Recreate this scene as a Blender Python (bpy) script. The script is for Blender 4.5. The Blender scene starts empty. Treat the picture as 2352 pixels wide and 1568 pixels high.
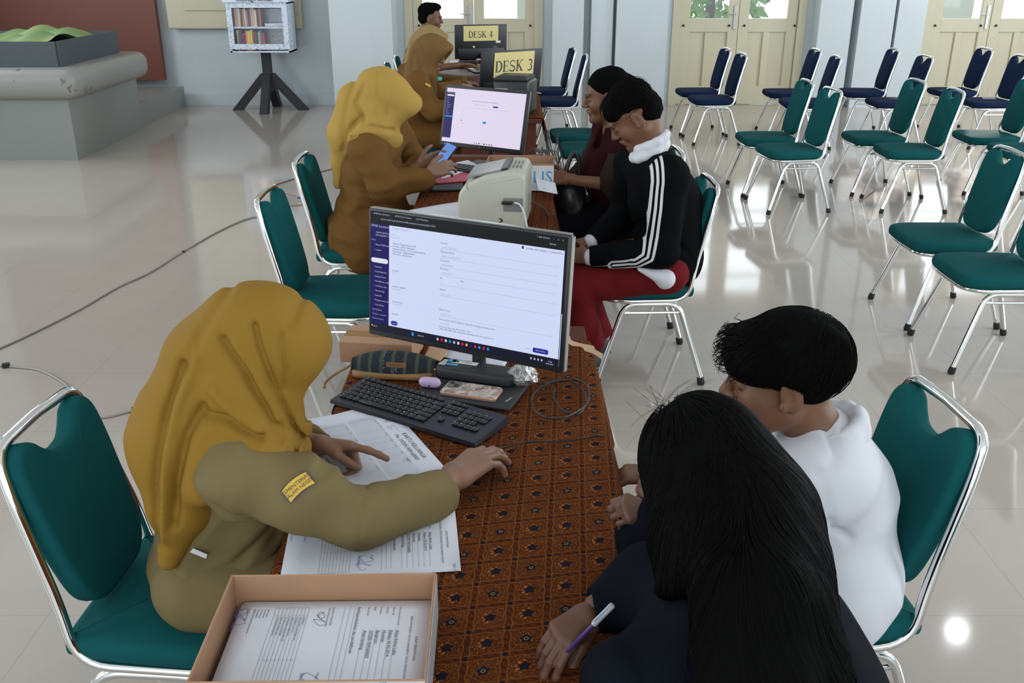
import bpy, bmesh, math, random
import numpy as np
from mathutils import Vector, Matrix, Euler
random.seed(7); rng = np.random.default_rng(7)
SC = bpy.context.scene; COL = SC.collection
PI = math.pi

# ---------------------------------------------------------------- camera
FPX, PITCH, CAMH = 2170.0, math.radians(22.13), 1.85
cam_d = bpy.data.cameras.new('camera'); cam = bpy.data.objects.new('camera', cam_d); COL.objects.link(cam)
cam_d.sensor_width = 36; cam_d.lens = FPX / 2352 * 36; cam_d.clip_end = 200; cam_d.clip_start = 0.05
cam.location = (0, 0, CAMH); cam.rotation_euler = (PI / 2 - PITCH, 0, 0); SC.camera = cam

# ---------------------------------------------------------------- world, lights, exposure
world = bpy.data.worlds.new('world'); SC.world = world; world.use_nodes = True
wb = world.node_tree.nodes['Background']; wb.inputs[0].default_value = (0.80, 0.93, 1.0, 1); wb.inputs[1].default_value = 1.1
def area(name, loc, rot, sx, sy, power, col=(1, 1, 1)):
    l = bpy.data.lights.new(name, 'AREA'); l.shape = 'RECTANGLE'; l.size = sx; l.size_y = sy; l.energy = power; l.color = col
    o = bpy.data.objects.new(name, l); COL.objects.link(o); o.location = loc; o.rotation_euler = rot; return o
def window_light(name, loc, target, sx, sy, power, col):
    o = area(name, loc, (0, 0, 0), sx, sy, power, col)
    o.rotation_euler = (Vector(target) - Vector(loc)).to_track_quat('-Z', 'Y').to_euler(); return o
DAY = (0.90, 0.955, 1.0)
# area lamps for daylight at the unseen tall openings of the hall (right side, left side, behind) and over the back doors
for i, yy in enumerate((1.5, 5.5, 9.5)):
    window_light('daylight_right', (8.4, yy, 2.6), (0, yy, 1.0), 2.2, 3.0, 112, DAY)
for i, yy in enumerate((0.0, 4.5, 9.6)):
    window_light('daylight_fill_left', (-6.9, yy, 2.7), (0, yy, 1.0), 2.2, 3.0, 66, DAY)  # the farthest of these is a fill lamp added to brighten the back-left wall
window_light('daylight_behind', (0.5, -4.6, 3.0), (0.5, 3, 0.8), 7.0, 2.6, 70, (0.95, 0.97, 1.0))
for xx in (-0.5, 2.95, 6.4):
    window_light('daylight_door', (xx, 13.5, 2.6), (xx, 8, 1.2), 1.7, 2.7, 26, DAY)
sun_d = bpy.data.lights.new('sunbeam', 'SPOT'); sun_d.energy = 13000; sun_d.spot_size = math.radians(5.0); sun_d.spot_blend = 0.1; sun_d.shadow_soft_size = 0.06; sun_d.color = (1, 0.88, 0.80)
sun = bpy.data.objects.new('sunbeam', sun_d); COL.objects.link(sun); sun.location = (10.9, 21.8, 6.2)   # low sun shining through the right-hand door
sun.rotation_euler = (Vector((3.75, 8.35, 0)) - Vector((10.9, 21.8, 6.2))).to_track_quat('-Z', 'Y').to_euler()
SC.view_settings.view_transform = 'Standard'; SC.view_settings.look = 'None'
SC.view_settings.exposure = 0.62; SC.view_settings.gamma = 1; SC.view_settings.use_curve_mapping = False

# ---------------------------------------------------------------- photogrammetry: photo point -> place in the hall
_cp, _sp = math.cos(PITCH), math.sin(PITCH)
def ray(x, y):
    u = (x - 1176) / FPX; v = -(y - 784) / FPX
    return np.array([u, _cp + v * _sp, -_sp + v * _cp])
def P(x, y, Y):                      # point seen at (x,y) standing in the vertical plane at depth Y
    d = ray(x, y); t = Y / d[1]; return np.array([0, 0, CAMH]) + t * d
def T(x, y, z=0.75):                 # point seen at (x,y) lying at height z
    d = ray(x, y); t = (z - CAMH) / d[2]; return np.array([0, 0, CAMH]) + t * d

# ---------------------------------------------------------------- node helper
class N:
    def __init__(s, nt, sock): s.nt = nt; s.s = sock
    def _m(s, op, *a):
        n = s.nt.nodes.new('ShaderNodeMath'); n.operation = op
        for i, v in enumerate((s,) + a):
            if isinstance(v, N): s.nt.links.new(v.s, n.inputs[i])
            else: n.inputs[i].default_value = v
        return N(s.nt, n.outputs[0])
    def __add__(s, o): return s._m('ADD', o)
    def __sub__(s, o): return s._m('SUBTRACT', o)
    def __mul__(s, o): return s._m('MULTIPLY', o)
    def __truediv__(s, o): return s._m('DIVIDE', o)
    def lt(s, o): return s._m('LESS_THAN', o)
    def gt(s, o): return s._m('GREATER_THAN', o)
    def fract(s): return s._m('FRACT')
    def floor(s): return s._m('FLOOR')
    def abs(s): return s._m('ABSOLUTE')
    def sin(s): return s._m('SINE')
    def max(s, o): return s._m('MAXIMUM', o)
    def min(s, o): return s._m('MINIMUM', o)
    def sqrt(s): return s._m('SQRT')
class Mt:
    def __init__(s, name, col, rough=0.5, metal=0.0, spec=0.5, **kw):
        s.m = bpy.data.materials.new(name); s.m.use_nodes = True; s.nt = s.m.node_tree
        s.b = s.nt.nodes['Principled BSDF']; s.b.inputs['Base Color'].default_value = (*col, 1)
        s.b.inputs['Roughness'].default_value = rough; s.b.inputs['Metallic'].default_value = metal
        s.b.inputs['Specular IOR Level'].default_value = spec
        for k, v in kw.items(): s.b.inputs[k.replace('_', ' ')].default_value = v
        s.col = (*col, 1); s._tc = None
    def co(s, kind='Object'):
        if s._tc is None: s._tc = s.nt.nodes.new('ShaderNodeTexCoord')
        return s._tc.outputs[kind]
    def xyz(s, kind='Object'):
        n = s.nt.nodes.new('ShaderNodeSeparateXYZ'); s.nt.links.new(s.co(kind), n.inputs[0])
        return [N(s.nt, n.outputs[i]) for i in range(3)]
    def noise(s, scale, detail=2, rough=0.5, vec=None, stretch=None):
        n = s.nt.nodes.new('ShaderNodeTexNoise'); n.inputs['Scale'].default_value = scale
        n.inputs['Detail'].default_value = detail; n.inputs['Roughness'].default_value = rough
        src = vec or s.co()
        if stretch:
            mp = s.nt.nodes.new('ShaderNodeMapping'); mp.inputs['Scale'].default_value = stretch
            s.nt.links.new(src, mp.inputs[0]); src = mp.outputs[0]
        s.nt.links.new(src, n.inputs['Vector']); return N(s.nt, n.outputs[0])
    def voro(s, scale, out='Distance', feat='F1', rand=1.0):
        n = s.nt.nodes.new('ShaderNodeTexVoronoi'); n.inputs['Scale'].default_value = scale; n.feature = feat
        n.inputs['Randomness'].default_value = rand
        s.nt.links.new(s.co(), n.inputs['Vector']); return N(s.nt, n.outputs[out])
    def mix(s, fac, a, b):
        n = s.nt.nodes.new('ShaderNodeMix'); n.data_type = 'RGBA'
        if isinstance(fac, N): s.nt.links.new(fac.s, n.inputs[0])
        else: n.inputs[0].default_value = fac
        for i, v in ((6, a), (7, b)):
            if isinstance(v, tuple): n.inputs[i].default_value = (*v[:3], 1)
            else: s.nt.links.new(v, n.inputs[i])
        return n.outputs[2]
    def base(s, sock): s.nt.links.new(sock, s.b.inputs['Base Color']); return s
    def rough(s, n): s.nt.links.new(n.s, s.b.inputs['Roughness']); return s
    def bump(s, n, strength=0.3, dist=0.01):
        b = s.nt.nodes.new('ShaderNodeBump'); b.inputs['Strength'].default_value = strength; b.inputs['Distance'].default_value = dist
        s.nt.links.new(n.s, b.inputs['Height']); s.nt.links.new(b.outputs[0], s.b.inputs['Normal']); return s
    def vary(s, amount=0.15, scale=6):
        c = s.col; a = tuple(v * (1 - amount) for v in c[:3]); b = tuple(min(1, v * (1 + amount)) for v in c[:3])
        return s.base(s.mix(s.noise(scale, 3), a, b))
def srgb(r, g, b):
    f = lambda c: (c / 255 / 12.92) if c <= 10 else ((c / 255 + 0.055) / 1.055) ** 2.4
    return (f(r), f(g), f(b))
def fabric(name, col, amt=0.12, bumps=0.15, rough=0.9, sc=900):
    m = Mt(name, col, rough, spec=0.04 if max(col) < .03 else 0.12); m.vary(amt, 9)
    m.b.inputs['Sheen Weight'].default_value = 0.0
    m.bump(m.noise(sc, 1) , bumps, 0.0006); return m.m
def emis(name, col, st=1.0):
    st = st / 1.537 if st < 5 else st
    m = Mt(name, (0, 0, 0), 0.35, spec=0.2); m.b.inputs['Emission Color'].default_value = (*col, 1); m.b.inputs['Emission Strength'].default_value = st; return m.m
def plain(name, col, rough=0.5, metal=0.0, amt=0.06, sc=8, spec=0.5, **kw):
    m = Mt(name, col, rough, metal, spec, **kw)
    if amt: m.vary(amt, sc)
    return m.m

MAT = {}
MAT['chrome'] = plain('chrome', (0.80, 0.80, 0.79), 0.10, 1.0, 0.05, 20)
MAT['teal'] = fabric('teal_fabric', (0.005, 0.078, 0.082), 0.10)
MAT['navy'] = fabric('navy_fabric', (0.007, 0.017, 0.052), 0.12)
MAT['rubber'] = plain('black_rubber', (0.012, 0.012, 0.012), 0.6)
MAT['black_plastic'] = plain('black_plastic', (0.012, 0.012, 0.014), 0.35)
MAT['black_matte'] = plain('black_matte_plastic', (0.02, 0.021, 0.024), 0.55)
MAT['key'] = plain('keycap_black', (0.010, 0.010, 0.011), 0.45)
MAT['white'] = plain('white_print', (0.75, 0.75, 0.75), 0.6)
MAT['paper'] = plain('white_paper', (0.66, 0.67, 0.74), 0.85, amt=0.03, sc=5)
MAT['ink'] = plain('black_ink', (0.06, 0.06, 0.07), 0.8)
MAT['grey_ink'] = plain('grey_ink', (0.30, 0.30, 0.33), 0.8)
MAT['blue_ink'] = plain('blue_stamp_ink', (0.12, 0.10, 0.42), 0.8)
MAT['cardboard'] = plain('brown_cardboard', (0.38, 0.215, 0.125), 0.85, amt=0.10, sc=14)
MAT['cream'] = plain('cream_paint', (0.56, 0.51, 0.37), 0.42, amt=0.05, sc=3)
MAT['cream_dark'] = plain('cream_groove', (0.40, 0.36, 0.25), 0.5)
MAT['steel'] = plain('brushed_steel', (0.45, 0.45, 0.43), 0.35, 1.0)
MAT['wood'] = plain('red_brown_wood', (0.080, 0.022, 0.013), 0.55, amt=0.25, sc=10, spec=.15)
MAT['laminate'] = plain('dark_laminate', (0.085, 0.050, 0.042), 0.35, amt=0.15, sc=20)
MAT['signyellow'] = plain('yellow_card', (0.72, 0.61, 0.26), 0.6)
MAT['cable_black'] = plain('black_cable', (0.012, 0.012, 0.012), 0.5)
MAT['cable_grey'] = plain('grey_cable', (0.30, 0.27, 0.23), 0.5)
MAT['rubine'] = plain('maroon_cover', (0.34, 0.03, 0.06), 0.5)
_g = Mt('clear_glass', (1, 1, 1), 0.03); _t = _g.nt.nodes.new('ShaderNodeBsdfTransparent'); _gl = _g.nt.nodes.new('ShaderNodeBsdfGlossy'); _gl.inputs['Roughness'].default_value = .03
_x = _g.nt.nodes.new('ShaderNodeMixShader'); _x.inputs[0].default_value = .07; _g.nt.links.new(_t.outputs[0], _x.inputs[1]); _g.nt.links.new(_gl.outputs[0], _x.inputs[2]); _g.nt.links.new(_x.outputs[0], _g.nt.nodes['Material Output'].inputs[0]); MAT['glass'] = _g.m

# ---------------------------------------------------------------- mesh helpers
def tag(o, label=None, cat=None, group=None, kind=None):
    if label: o['label'] = label
    if cat: o['category'] = cat
    if group: o['group'] = group
    if kind: o['kind'] = kind
    return o
def empty(name, loc, rz=0, label=None, cat=None, group=None):
    o = bpy.data.objects.new(name, None); o.empty_display_size = 0.1; COL.objects.link(o)
    o.location = tuple(loc); o.rotation_euler = (0, 0, rz); return tag(o, label, cat, group)
class MB:
    def __init__(s): s.v = []; s.f = []; s.mi = []; s.cur = 0
    def add(s, v, f):
        n = len(s.v); s.v += [tuple(float(c) for c in p) for p in v]; s.f += [tuple(i + n for i in q) for q in f]; s.mi += [s.cur] * len(f); return s
    def box(s, c, d, R=None):
        x, y, z = [k / 2 for k in d]
        vs = [(sx * x, sy * y, sz * z) for sx in (-1, 1) for sy in (-1, 1) for sz in (-1, 1)]
        if R is not None: vs = [tuple(R @ Vector(p)) for p in vs]
        vs = [(p[0] + c[0], p[1] + c[1], p[2] + c[2]) for p in vs]
        return s.add(vs, [(0, 1, 3, 2), (4, 6, 7, 5), (0, 4, 5, 1), (2, 3, 7, 6), (0, 2, 6, 4), (1, 5, 7, 3)])
    def rbox(s, c, d, b=0.005, seg=2, R=None):
        bm = bmesh.new(); bmesh.ops.create_cube(bm, size=1)
        bmesh.ops.scale(bm, vec=d, verts=bm.verts)
        bmesh.ops.bevel(bm, geom=list(bm.edges), offset=min(b, min(d) * 0.49), segments=seg, profile=0.5, affect='EDGES')
        M = Matrix.Translation(c) @ (R.to_4x4() if R is not None else Matrix.Identity(4))
        bm.verts.index_update()
        vs = [tuple(M @ v.co) for v in bm.verts]; fs = [tuple(v.index for v in f.verts) for f in bm.faces]; bm.free()
        return s.add(vs, fs)
    def tube(s, pts, r, seg=8, closed=False, cap=True):
        pts = [Vector(p) for p in pts]; n = len(pts)
        rs = r if hasattr(r, '__len__') else [r] * n
        vs = []; fs = []; up = None
        for i, p in enumerate(pts):
            if closed: t = (pts[(i + 1) % n] - pts[i - 1])
            else: t = (pts[min(i + 1, n - 1)] - pts[max(i - 1, 0)])
            t.normalize()
            if up is None:
                up = t.orthogonal().normalized()
            up = (up - t * up.dot(t))
            if up.length < 1e-6: up = t.orthogonal()
            up.normalize(); w = t.cross(up)
            for k in range(seg):
                a = 2 * PI * k / seg; vs.append(p + (up * math.cos(a) + w * math.sin(a)) * rs[i])
        for i in range(n if closed else n - 1):
            j = (i + 1) % n
            for k in range(seg):
                l = (k + 1) % seg; fs.append((i * seg + k, i * seg + l, j * seg + l, j * seg + k))
        if cap and not closed:
            fs.append(tuple(reversed(range(seg)))); fs.append(tuple((n - 1) * seg + k for k in range(seg)))
        return s.add(vs, fs)
    def prism(s, poly, z0, z1, M=None):
        n = len(poly); vs = [(x, y, z0) for x, y in poly] + [(x, y, z1) for x, y in poly]
        fs = [tuple(reversed(range(n))), tuple(range(n, 2 * n))] + [(i, (i + 1) % n, n + (i + 1) % n, n + i) for i in range(n)]
        if M is not None: vs = [tuple(M @ Vector(p)) for p in vs]
        return s.add(vs, fs)
    def quad(s, a, b, c, d): return s.add([a, b, c, d], [(0, 1, 2, 3)])
    def build(s, name, mat, parent=None, smooth=False, world=False, label=None):
        me = bpy.data.meshes.new(name); off = Vector(parent.location) if (world and parent) else Vector((0, 0, 0))
        me.from_pydata([tuple(Vector(p) - off) for p in s.v], [], s.f)
        for m in (mat if isinstance(mat, (list, tuple)) else [mat]): me.materials.append(m)
        if len(me.materials) > 1: me.polygons.foreach_set('material_index', s.mi)
        if smooth: me.polygons.foreach_set('use_smooth', [True] * len(me.polygons))
        if smooth and smooth != 'all': 
            try: me.set_sharp_from_angle(angle=math.radians(40))
            except Exception: pass
        me.update(); o = bpy.data.objects.new(name, me); COL.objects.link(o)
        if parent: o.parent = parent
        if label: o['label'] = label
        return o
def catmull(pts, n=8, closed=False):
    pts = [np.array(p, float) for p in pts]; out = []; m = len(pts)
    rg = range(m) if closed else range(m - 1)
    for i in rg:
        p0 = pts[(i - 1) % m] if (closed or i > 0) else 2 * pts[0] - pts[1]
        p1 = pts[i]; p2 = pts[(i + 1) % m]
        p3 = pts[(i + 2) % m] if (closed or i + 2 < m) else 2 * pts[-1] - pts[-2]
        for k in range(n):
            t = k / n; out.append(0.5 * ((2 * p1) + (p2 - p0) * t + (2 * p0 - 5 * p1 + 4 * p2 - p3) * t * t + (3 * p1 - p0 - 3 * p2 + p3) * t ** 3))
    if not closed: out.append(pts[-1])
    return out
def fillet(pts, rad, n=5):           # round the inner corners of a polyline
    pts = [np.array(p, float) for p in pts]; out = [pts[0]]
    for i in range(1, len(pts) - 1):
        r = rad[i - 1] if hasattr(rad, '__len__') else rad
        a = pts[i - 1] - pts[i]; b = pts[i + 1] - pts[i]; la, lb = np.linalg.norm(a), np.linalg.norm(b)
        r = min(r, la * 0.49, lb * 0.49); a = pts[i] + a / la * r; b = pts[i] + b / lb * r
        for k in range(n + 1):
            t = k / n; out.append((1 - t) ** 2 * a + 2 * t * (1 - t) * pts[i] + t * t * b)
    out.append(pts[-1]); return out
def copy_tree(o, parent=None):
    c = o.copy(); COL.objects.link(c)
    if parent: c.parent = parent
    for ch in list(o.children): copy_tree(ch, c)
    return c
def cushion(mb, outline, z0, z1, edge, bulge=0.01, M=None, rings=3):
    pts = np.array(outline, float); n = len(pts)
    nx = np.roll(pts, -1, 0) - np.roll(pts, 1, 0); nr = np.stack([nx[:, 1], -nx[:, 0]], 1); nr /= np.linalg.norm(nr, axis=1)[:, None] + 1e-9
    area2 = np.sum(pts[:, 0] * np.roll(pts[:, 1], -1) - np.roll(pts[:, 0], -1) * pts[:, 1])
    if area2 < 0: nr = -nr
    cen = pts.mean(0); L = [(edge * 0.9, z0, 1)]
    for k in range(4):
        a = k / 3 * PI / 2; L.append((edge * (1 - math.sin(a)), z0 + edge * (1 - math.cos(a)), 1))
    for k in range(4):
        a = k / 3 * PI / 2; L.append((edge * (1 - math.cos(a)), z1 - edge + edge * math.sin(a), 1))
    for k in range(1, rings + 1):
        s_ = 1 - k / (rings + 1); L.append((edge, z1 + bulge * (1 - s_ * s_), s_))
    vs = []; fs = []
    for ins, z, s_ in L:
        q = cen + ((pts - nr * ins) - cen) * s_
        vs += [(x, y, z) for x, y in q]
    for i in range(len(L) - 1):
        for k in range(n):
            l = (k + 1) % n; fs.append((i * n + k, i * n + l, (i + 1) * n + l, (i + 1) * n + k))
    vs.append((cen[0], cen[1], z1 + bulge)); t = len(vs) - 1; b = (len(L) - 1) * n
    fs += [(b + k, b + (k + 1) % n, t) for k in range(n)]
    fs.append(tuple(reversed(range(n))))
    if area2 < 0: fs = [tuple(reversed(f)) for f in fs]
    if M is not None: vs = [tuple(M(p)) for p in vs]
    mb.add(vs, fs)
def text_mesh(txt, size, mat, name, parent, M, extrude=0.0, align='CENTER', shear=0.0, space=1.0):
    cu = bpy.data.curves.new(name, 'FONT'); cu.body = txt; cu.size = size; cu.align_x = align; cu.align_y = 'CENTER'; cu.extrude = extrude
    cu.resolution_u = 2; cu.shear = shear; cu.space_character = space
    o = bpy.data.objects.new('tmp', cu); COL.objects.link(o)
    dg = bpy.context.evaluated_depsgraph_get(); dg.update()
    me = bpy.data.meshes.new_from_object(o.evaluated_get(dg)); bpy.data.objects.remove(o); bpy.data.curves.remove(cu)
    me.transform(M); me.materials.clear(); me.materials.append(mat); me.name = name
    ob = bpy.data.objects.new(name, me); COL.objects.link(ob)
    if parent: ob.parent = parent
    return ob
def join_text(items, mat, name, parent):
    """items: (text, size, Matrix, align) -> one mesh part"""
    mb = MB()
    for txt, size, M, al in items:
        o = text_mesh(txt, size, mat, 'tmp', None, M, align=al); me = o.data
        mb.add([v.co for v in me.vertices], [tuple(p.vertices) for p in me.polygons]); bpy.data.objects.remove(o); bpy.data.meshes.remove(me)
    return mb.build(name, mat, parent)
# ================================================================ the hall
def struct(name, mb, mat, **k): return tag(mb.build(name, mat, None, **k), kind='structure')
WY = 13.1
# floor: glossy grey-beige porcelain tiles
m = Mt('porcelain_floor', (0.40, 0.385, 0.365), 0.07, spec=0.5)
x, y, z = m.xyz()
fx = (x / 0.6 + 0.35).fract(); fy = (y / 0.6 + 0.1).fract()
line = fx.lt(0.006).max(fy.lt(0.006))
n1 = m.noise(0.9, 5, 0.6); n2 = m.noise(3.5, 6, 0.65)
c1 = m.mix(n1, (0.40, 0.355, 0.315), (0.50, 0.44, 0.385)); c2 = m.mix(n2 * 0.35, c1, (0.38, 0.335, 0.30))
m.base(m.mix(line * 0.45, c2, (0.27, 0.255, 0.24))); m.rough(n2 * 0.05 + 0.05)
MAT['floor'] = m.m
struct('floor', MB().box((1, 5, -0.05), (18, 20, 0.1)), MAT['floor'])
MAT['wallpaint'] = plain('pale_grey_wall_paint', (0.56, 0.61, 0.645), 0.4, amt=0.04, sc=0.8)
m = Mt('glossy_wall_tile', (0.50, 0.555, 0.585), 0.16, spec=0.5)
x, y, z = m.xyz(); ln = ((z + 0.42) / 0.6).fract().lt(0.006).max((x / 0.6).fract().lt(0.004))
m.base(m.mix(ln * 0.5, m.mix(m.noise(1.2, 3), (0.53, 0.575, 0.60), (0.59, 0.635, 0.655)), (0.70, 0.73, 0.75)))
MAT['walltile'] = m.m
MAT['ceiling'] = plain('ceiling_white', (0.72, 0.73, 0.72), 0.7, amt=0.03, sc=1)
struct('ceiling', MB().box((1, 5, 4.85), (18, 20, 0.1)), MAT['ceiling'])
# back wall: solid pieces between the three double doors, pilasters standing proud
D = [(-1.40, 0.40), (2.10, 3.84), (5.40, 7.15)]        # door openings in x
mb = MB(); DH = 2.9
xs = [-8.0] + [v for d in D for v in d] + [10.0]
for i in range(0, len(xs), 2):
    a, b = xs[i], xs[i + 1]; mb.box(((a + b) / 2, WY + 0.1, 2.4), (b - a, 0.3, 4.8))
for a, b in D: mb.box(((a + b) / 2, WY + 0.1, (DH + 4.8) / 2), (b - a, 0.3, 4.8 - DH))
struct('wall_back', mb, MAT['walltile'])
mb = MB()
for a, b in ((-2.28, -1.50), (0.52, 0.92), (1.02, 1.30), (1.34, 2.0), (3.94, 4.36), (4.46, 4.9), (4.94, 5.3)):
    dp = 0.62 if a < -2 else (0.28 if (b - a) > 0.3 else 0.22)
    mb.box(((a + b) / 2, WY - 0.05 - dp / 2, 2.4), (b - a, dp, 4.8))
struct('trim_1', mb, MAT['walltile'])
mb = MB(); mb.box((-3.5, WY - 0.06, 0.075), (2.3, 0.03, 0.15)); struct('baseboard_back', mb, MAT['walltile'])
# side walls with tall openings, so that daylight can come in
def side_wall(name, xw, ops, y0, y1):
    mb = MB(); yy = y0
    for a, b, zb, zt in ops:
        mb.box((xw, (yy + a) / 2, 2.4), (0.3, a - yy, 4.8)); mb.box((xw, (a + b) / 2, zb / 2), (0.3, b - a, zb)); mb.box((xw, (a + b) / 2, (zt + 4.8) / 2), (0.3, b - a, 4.8 - zt)); yy = b
    mb.box((xw, (yy + y1) / 2, 2.4), (0.3, y1 - yy, 4.8)); struct(name, mb, MAT['wallpaint'])
side_wall('wall_right', 8.9, [(0.4, 2.6, 0.9, 4.2), (4.4, 6.6, 0.9, 4.2), (8.4, 10.6, 0.9, 4.2)], -5, 13.1)
side_wall('wall_left', -7.4, [(-1.1, 1.1, 0.9, 4.2), (3.4, 5.6, 0.9, 4.2), (8.5, 10.7, 0.9, 4.2)], -5, 13.1)  # last opening is added to go with the lamp that brightens the back-left wall
# dark red panel and the pale reveal beside the recessed cream shutter
MAT['redpanel'] = plain('dark_red_panel', (0.16, 0.045, 0.028), 0.55, amt=0.12, sc=1.5)
pz = P(382, 183, 12.95)
mb = MB(); mb.box(((-8 + pz[0]) / 2, 12.93, (pz[2] + 4.8) / 2), (pz[0] + 8, 0.08, 4.8 - pz[2]))
tag(mb.build('wall_panel', MAT['redpanel']), 'dark red wall panel behind the white plinth on the left', 'panel')
a0 = P(390, 66, 12.98); a1 = P(545, 66, 12.98)
sh = empty('window_shutter', (a0[0], 12.95, a0[2]), 0, 'closed cream wooden shutter low behind the little bookcase', 'shutter')
w = 1.75; mb = MB(); mb.rbox((w / 2, -0.0, 0.9), (w, 0.05, 1.8), 0.02); mb.build('shutter_board', MAT['cream'], sh)
mb = MB()
for xx in (0.55, 1.3): mb.rbox((xx, -0.035, 1.0), (0.62, 0.02, 1.55), 0.008)
mb.build('raised_panel', MAT['cream'], sh)
# doors
MAT['hinge'] = plain('dark_bolt_metal', (0.06, 0.055, 0.05), 0.45, 0.8)
for di, (a, b) in enumerate(D):
    w = b - a; r = empty('door_%d' % (di + 1), ((a + b) / 2, WY - 0.02, 0)); r['kind'] = 'structure'
    mb = MB()
    for s_ in (-1, 1): mb.box((s_ * (w / 2 - 0.05), 0.02, DH / 2), (0.10, 0.16, DH)); 
    mb.box((0, 0.02, DH - 0.05), (w, 0.16, 0.1)); mb.build('door_frame', MAT['cream'], r)
    lw = (w - 0.2) / 2
    for s_ in (-1, 1):
        cx = s_ * lw / 2; mb = MB(); st = 0.13
        wz0, wz1, wz2, wz3 = 1.10, 1.45, 1.50, 1.95
        for t_ in (-1, 1): mb.rbox((cx + t_ * (lw / 2 - st / 2 - 0.003), 0, DH / 2 - 0.05), (st, 0.045, DH - 0.12), 0.004, 1)
        for (za, zb) in ((0.0, 0.24), (0.93, wz0), (wz1, wz2), (wz3, wz3 + 0.05), (2.4, 2.45), (DH - 0.22, DH - 0.1)):
            mb.rbox((cx, 0, (za + zb) / 2 + 0.005), (lw - 2 * st, 0.042, zb - za), 0.004, 1)
        mb.rbox((cx, 0, 0.585), (0.09, 0.042, 0.69), 0.004, 1)
        leaf = mb.build('door_leaf', MAT['cream'], r)
        mb = MB()
        for t_ in (-1, 1): mb.rbox((cx + t_ * (lw / 4 - st / 2 + 0.022), 0.012, 0.585), (lw / 2 - st - 0.03, 0.015, 0.71), 0.004, 1)
        mb.build('lower_panel', MAT['cream'], leaf)
        for za, zb in ((wz0, wz1), (wz2, wz3), (wz3 + 0.05, 2.4), (2.45, DH - 0.22)):
            MB().box((cx, 0.0, (za + zb) / 2), (lw - 2 * st, 0.005, zb - za)).build('glass_pane', MAT['glass'], leaf)
    mb = MB(); mb.rbox((-0.05, -0.03, 1.12), (0.045, 0.012, 0.30), 0.004); h = mb.build('lock_plate', MAT['steel'], r)
    MB().tube([(-0.05, -0.035, 1.16), (-0.05, -0.075, 1.16), (-0.17, -0.075, 1.165)], 0.008).build('door_handle', MAT['steel'], r, smooth=True)
    mb = MB(); mb.rbox((-0.035, -0.03, 1.5), (0.04, 0.014, 0.12), 0.004); mb.build('bolt', MAT['hinge'], r)
    mb = MB()
    for xx in (-0.72, -0.12, 0.08, 0.74): mb.tube([(xx, -0.02, 1.02), (xx, -0.045, 1.015)], 0.014, 8)
    mb.build('hook', MAT['hinge'], r)
# outside: veranda floor, low wall, bench and garden shrubs
MAT['ext_ground'] = plain('outdoor_paving', (0.55, 0.54, 0.5), 0.8)
struct('ground', MB().box((1, 22, -0.12), (40, 17.5, 0.1)), MAT['ext_ground'])
MAT['ext_wall'] = plain('outdoor_cream_wall', (0.78, 0.77, 0.66), 0.7)
tag(MB().box((1.4, 19.0, 1.2), (2.6, 0.25, 2.4)).box((7.0, 19, 1.2), (3.4, 0.25, 2.4)).build('garden_wall', MAT['ext_wall']), 'pale wall standing outside behind the door panes', 'wall')
m = Mt('foliage', (0.10, 0.24, 0.03), 0.7); m.base(m.mix(m.noise(3, 4), (0.05, 0.16, 0.015), (0.30, 0.52, 0.12))); MAT['leaf'] = m.m
def shrub(x_, y_, h_, r_, label):
    v = []; f = []
    for k in range(520):
        th = rng.uniform(0, 2 * PI); ph = math.acos(rng.uniform(-1, 1)); rr = r_ * rng.uniform(0.75, 1.05)
        c = np.array([math.cos(th) * math.sin(ph) * rr, math.sin(th) * math.sin(ph) * rr, h_ * 0.55 + math.cos(ph) * h_ * 0.45])
        a = rng.normal(size=3); a /= np.linalg.norm(a); b = np.cross(a, rng.normal(size=3)); b /= np.linalg.norm(b); s_ = rng.uniform(0.10, 0.2)
        n = len(v); v += [tuple(c + a * s_), tuple(c + b * s_ * .45), tuple(c - a * s_), tuple(c - b * s_ * .45)]; f.append((n, n + 1, n + 2, n + 3))
    r = empty('garden_shrub', (x_, y_, -0.07), 0, label, 'shrub', 'shrubs seen through the door panes')
    MB().add(v, f).build('foliage', MAT['leaf'], r); MB().tube([(0, 0, 0), (0, 0, h_ * 0.6)], 0.05).build('stem', MAT['wood'], r)
shrub(3.6, 18.0, 3.0, 1.0, 'leafy green shrub outside the right leaf of the middle door')
shrub(4.4, 22.5, 3.4, 1.2, 'green shrub behind the outdoor walls, seen through the middle door')
shrub(7.2, 21.5, 4.2, 1.6, 'tall green shrub outside the right-hand door, over the pale wall')
shrub(10.6, 17.6, 3.0, 1.3, 'green shrub outside far right behind the right-hand door')
for bx, lb in ((2.45, 'dark bench outside the left pane of the middle door'), (6.6, 'dark bench outside the right-hand door panes')):
    r = empty('garden_bench', (bx, 16.0, -0.07), 0, lb, 'bench')
    MB().rbox((0, 0, 0.62), (1.5, 0.5, 0.06), 0.01).build('bench_seat', MAT['laminate'], r)
    for s_ in (-1, 1): MB().rbox((s_ * 0.62, 0, 0.3), (0.07, 0.4, 0.6), 0.01).build('leg', MAT['laminate'], r)
# ceiling lamps (one of them mirrors in the glossy floor)
MAT['lampglow'] = emis('lamp_glow', (0.9, 0.95, 1.0), 60)
for lx, ly in ((4.7, 8.1), (-2.4, 8.1), (4.7, 2.0), (-2.4, 2.0)):
    r = empty('ceiling_lamp', (lx, ly, 4.8), 0, 'round white ceiling downlight over the hall', 'lamp', 'ceiling downlights')
    mb = MB(); mb.tube([(0, 0, 0), (0, 0, -0.05)], 0.13, 24); mb.build('lamp_housing', MAT['ceiling'], r)
    mb = MB(); mb.tube([(0, 0, -0.05), (0, 0, -0.056)], 0.09, 24); mb.build('diffuser', MAT['lampglow'], r)

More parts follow.
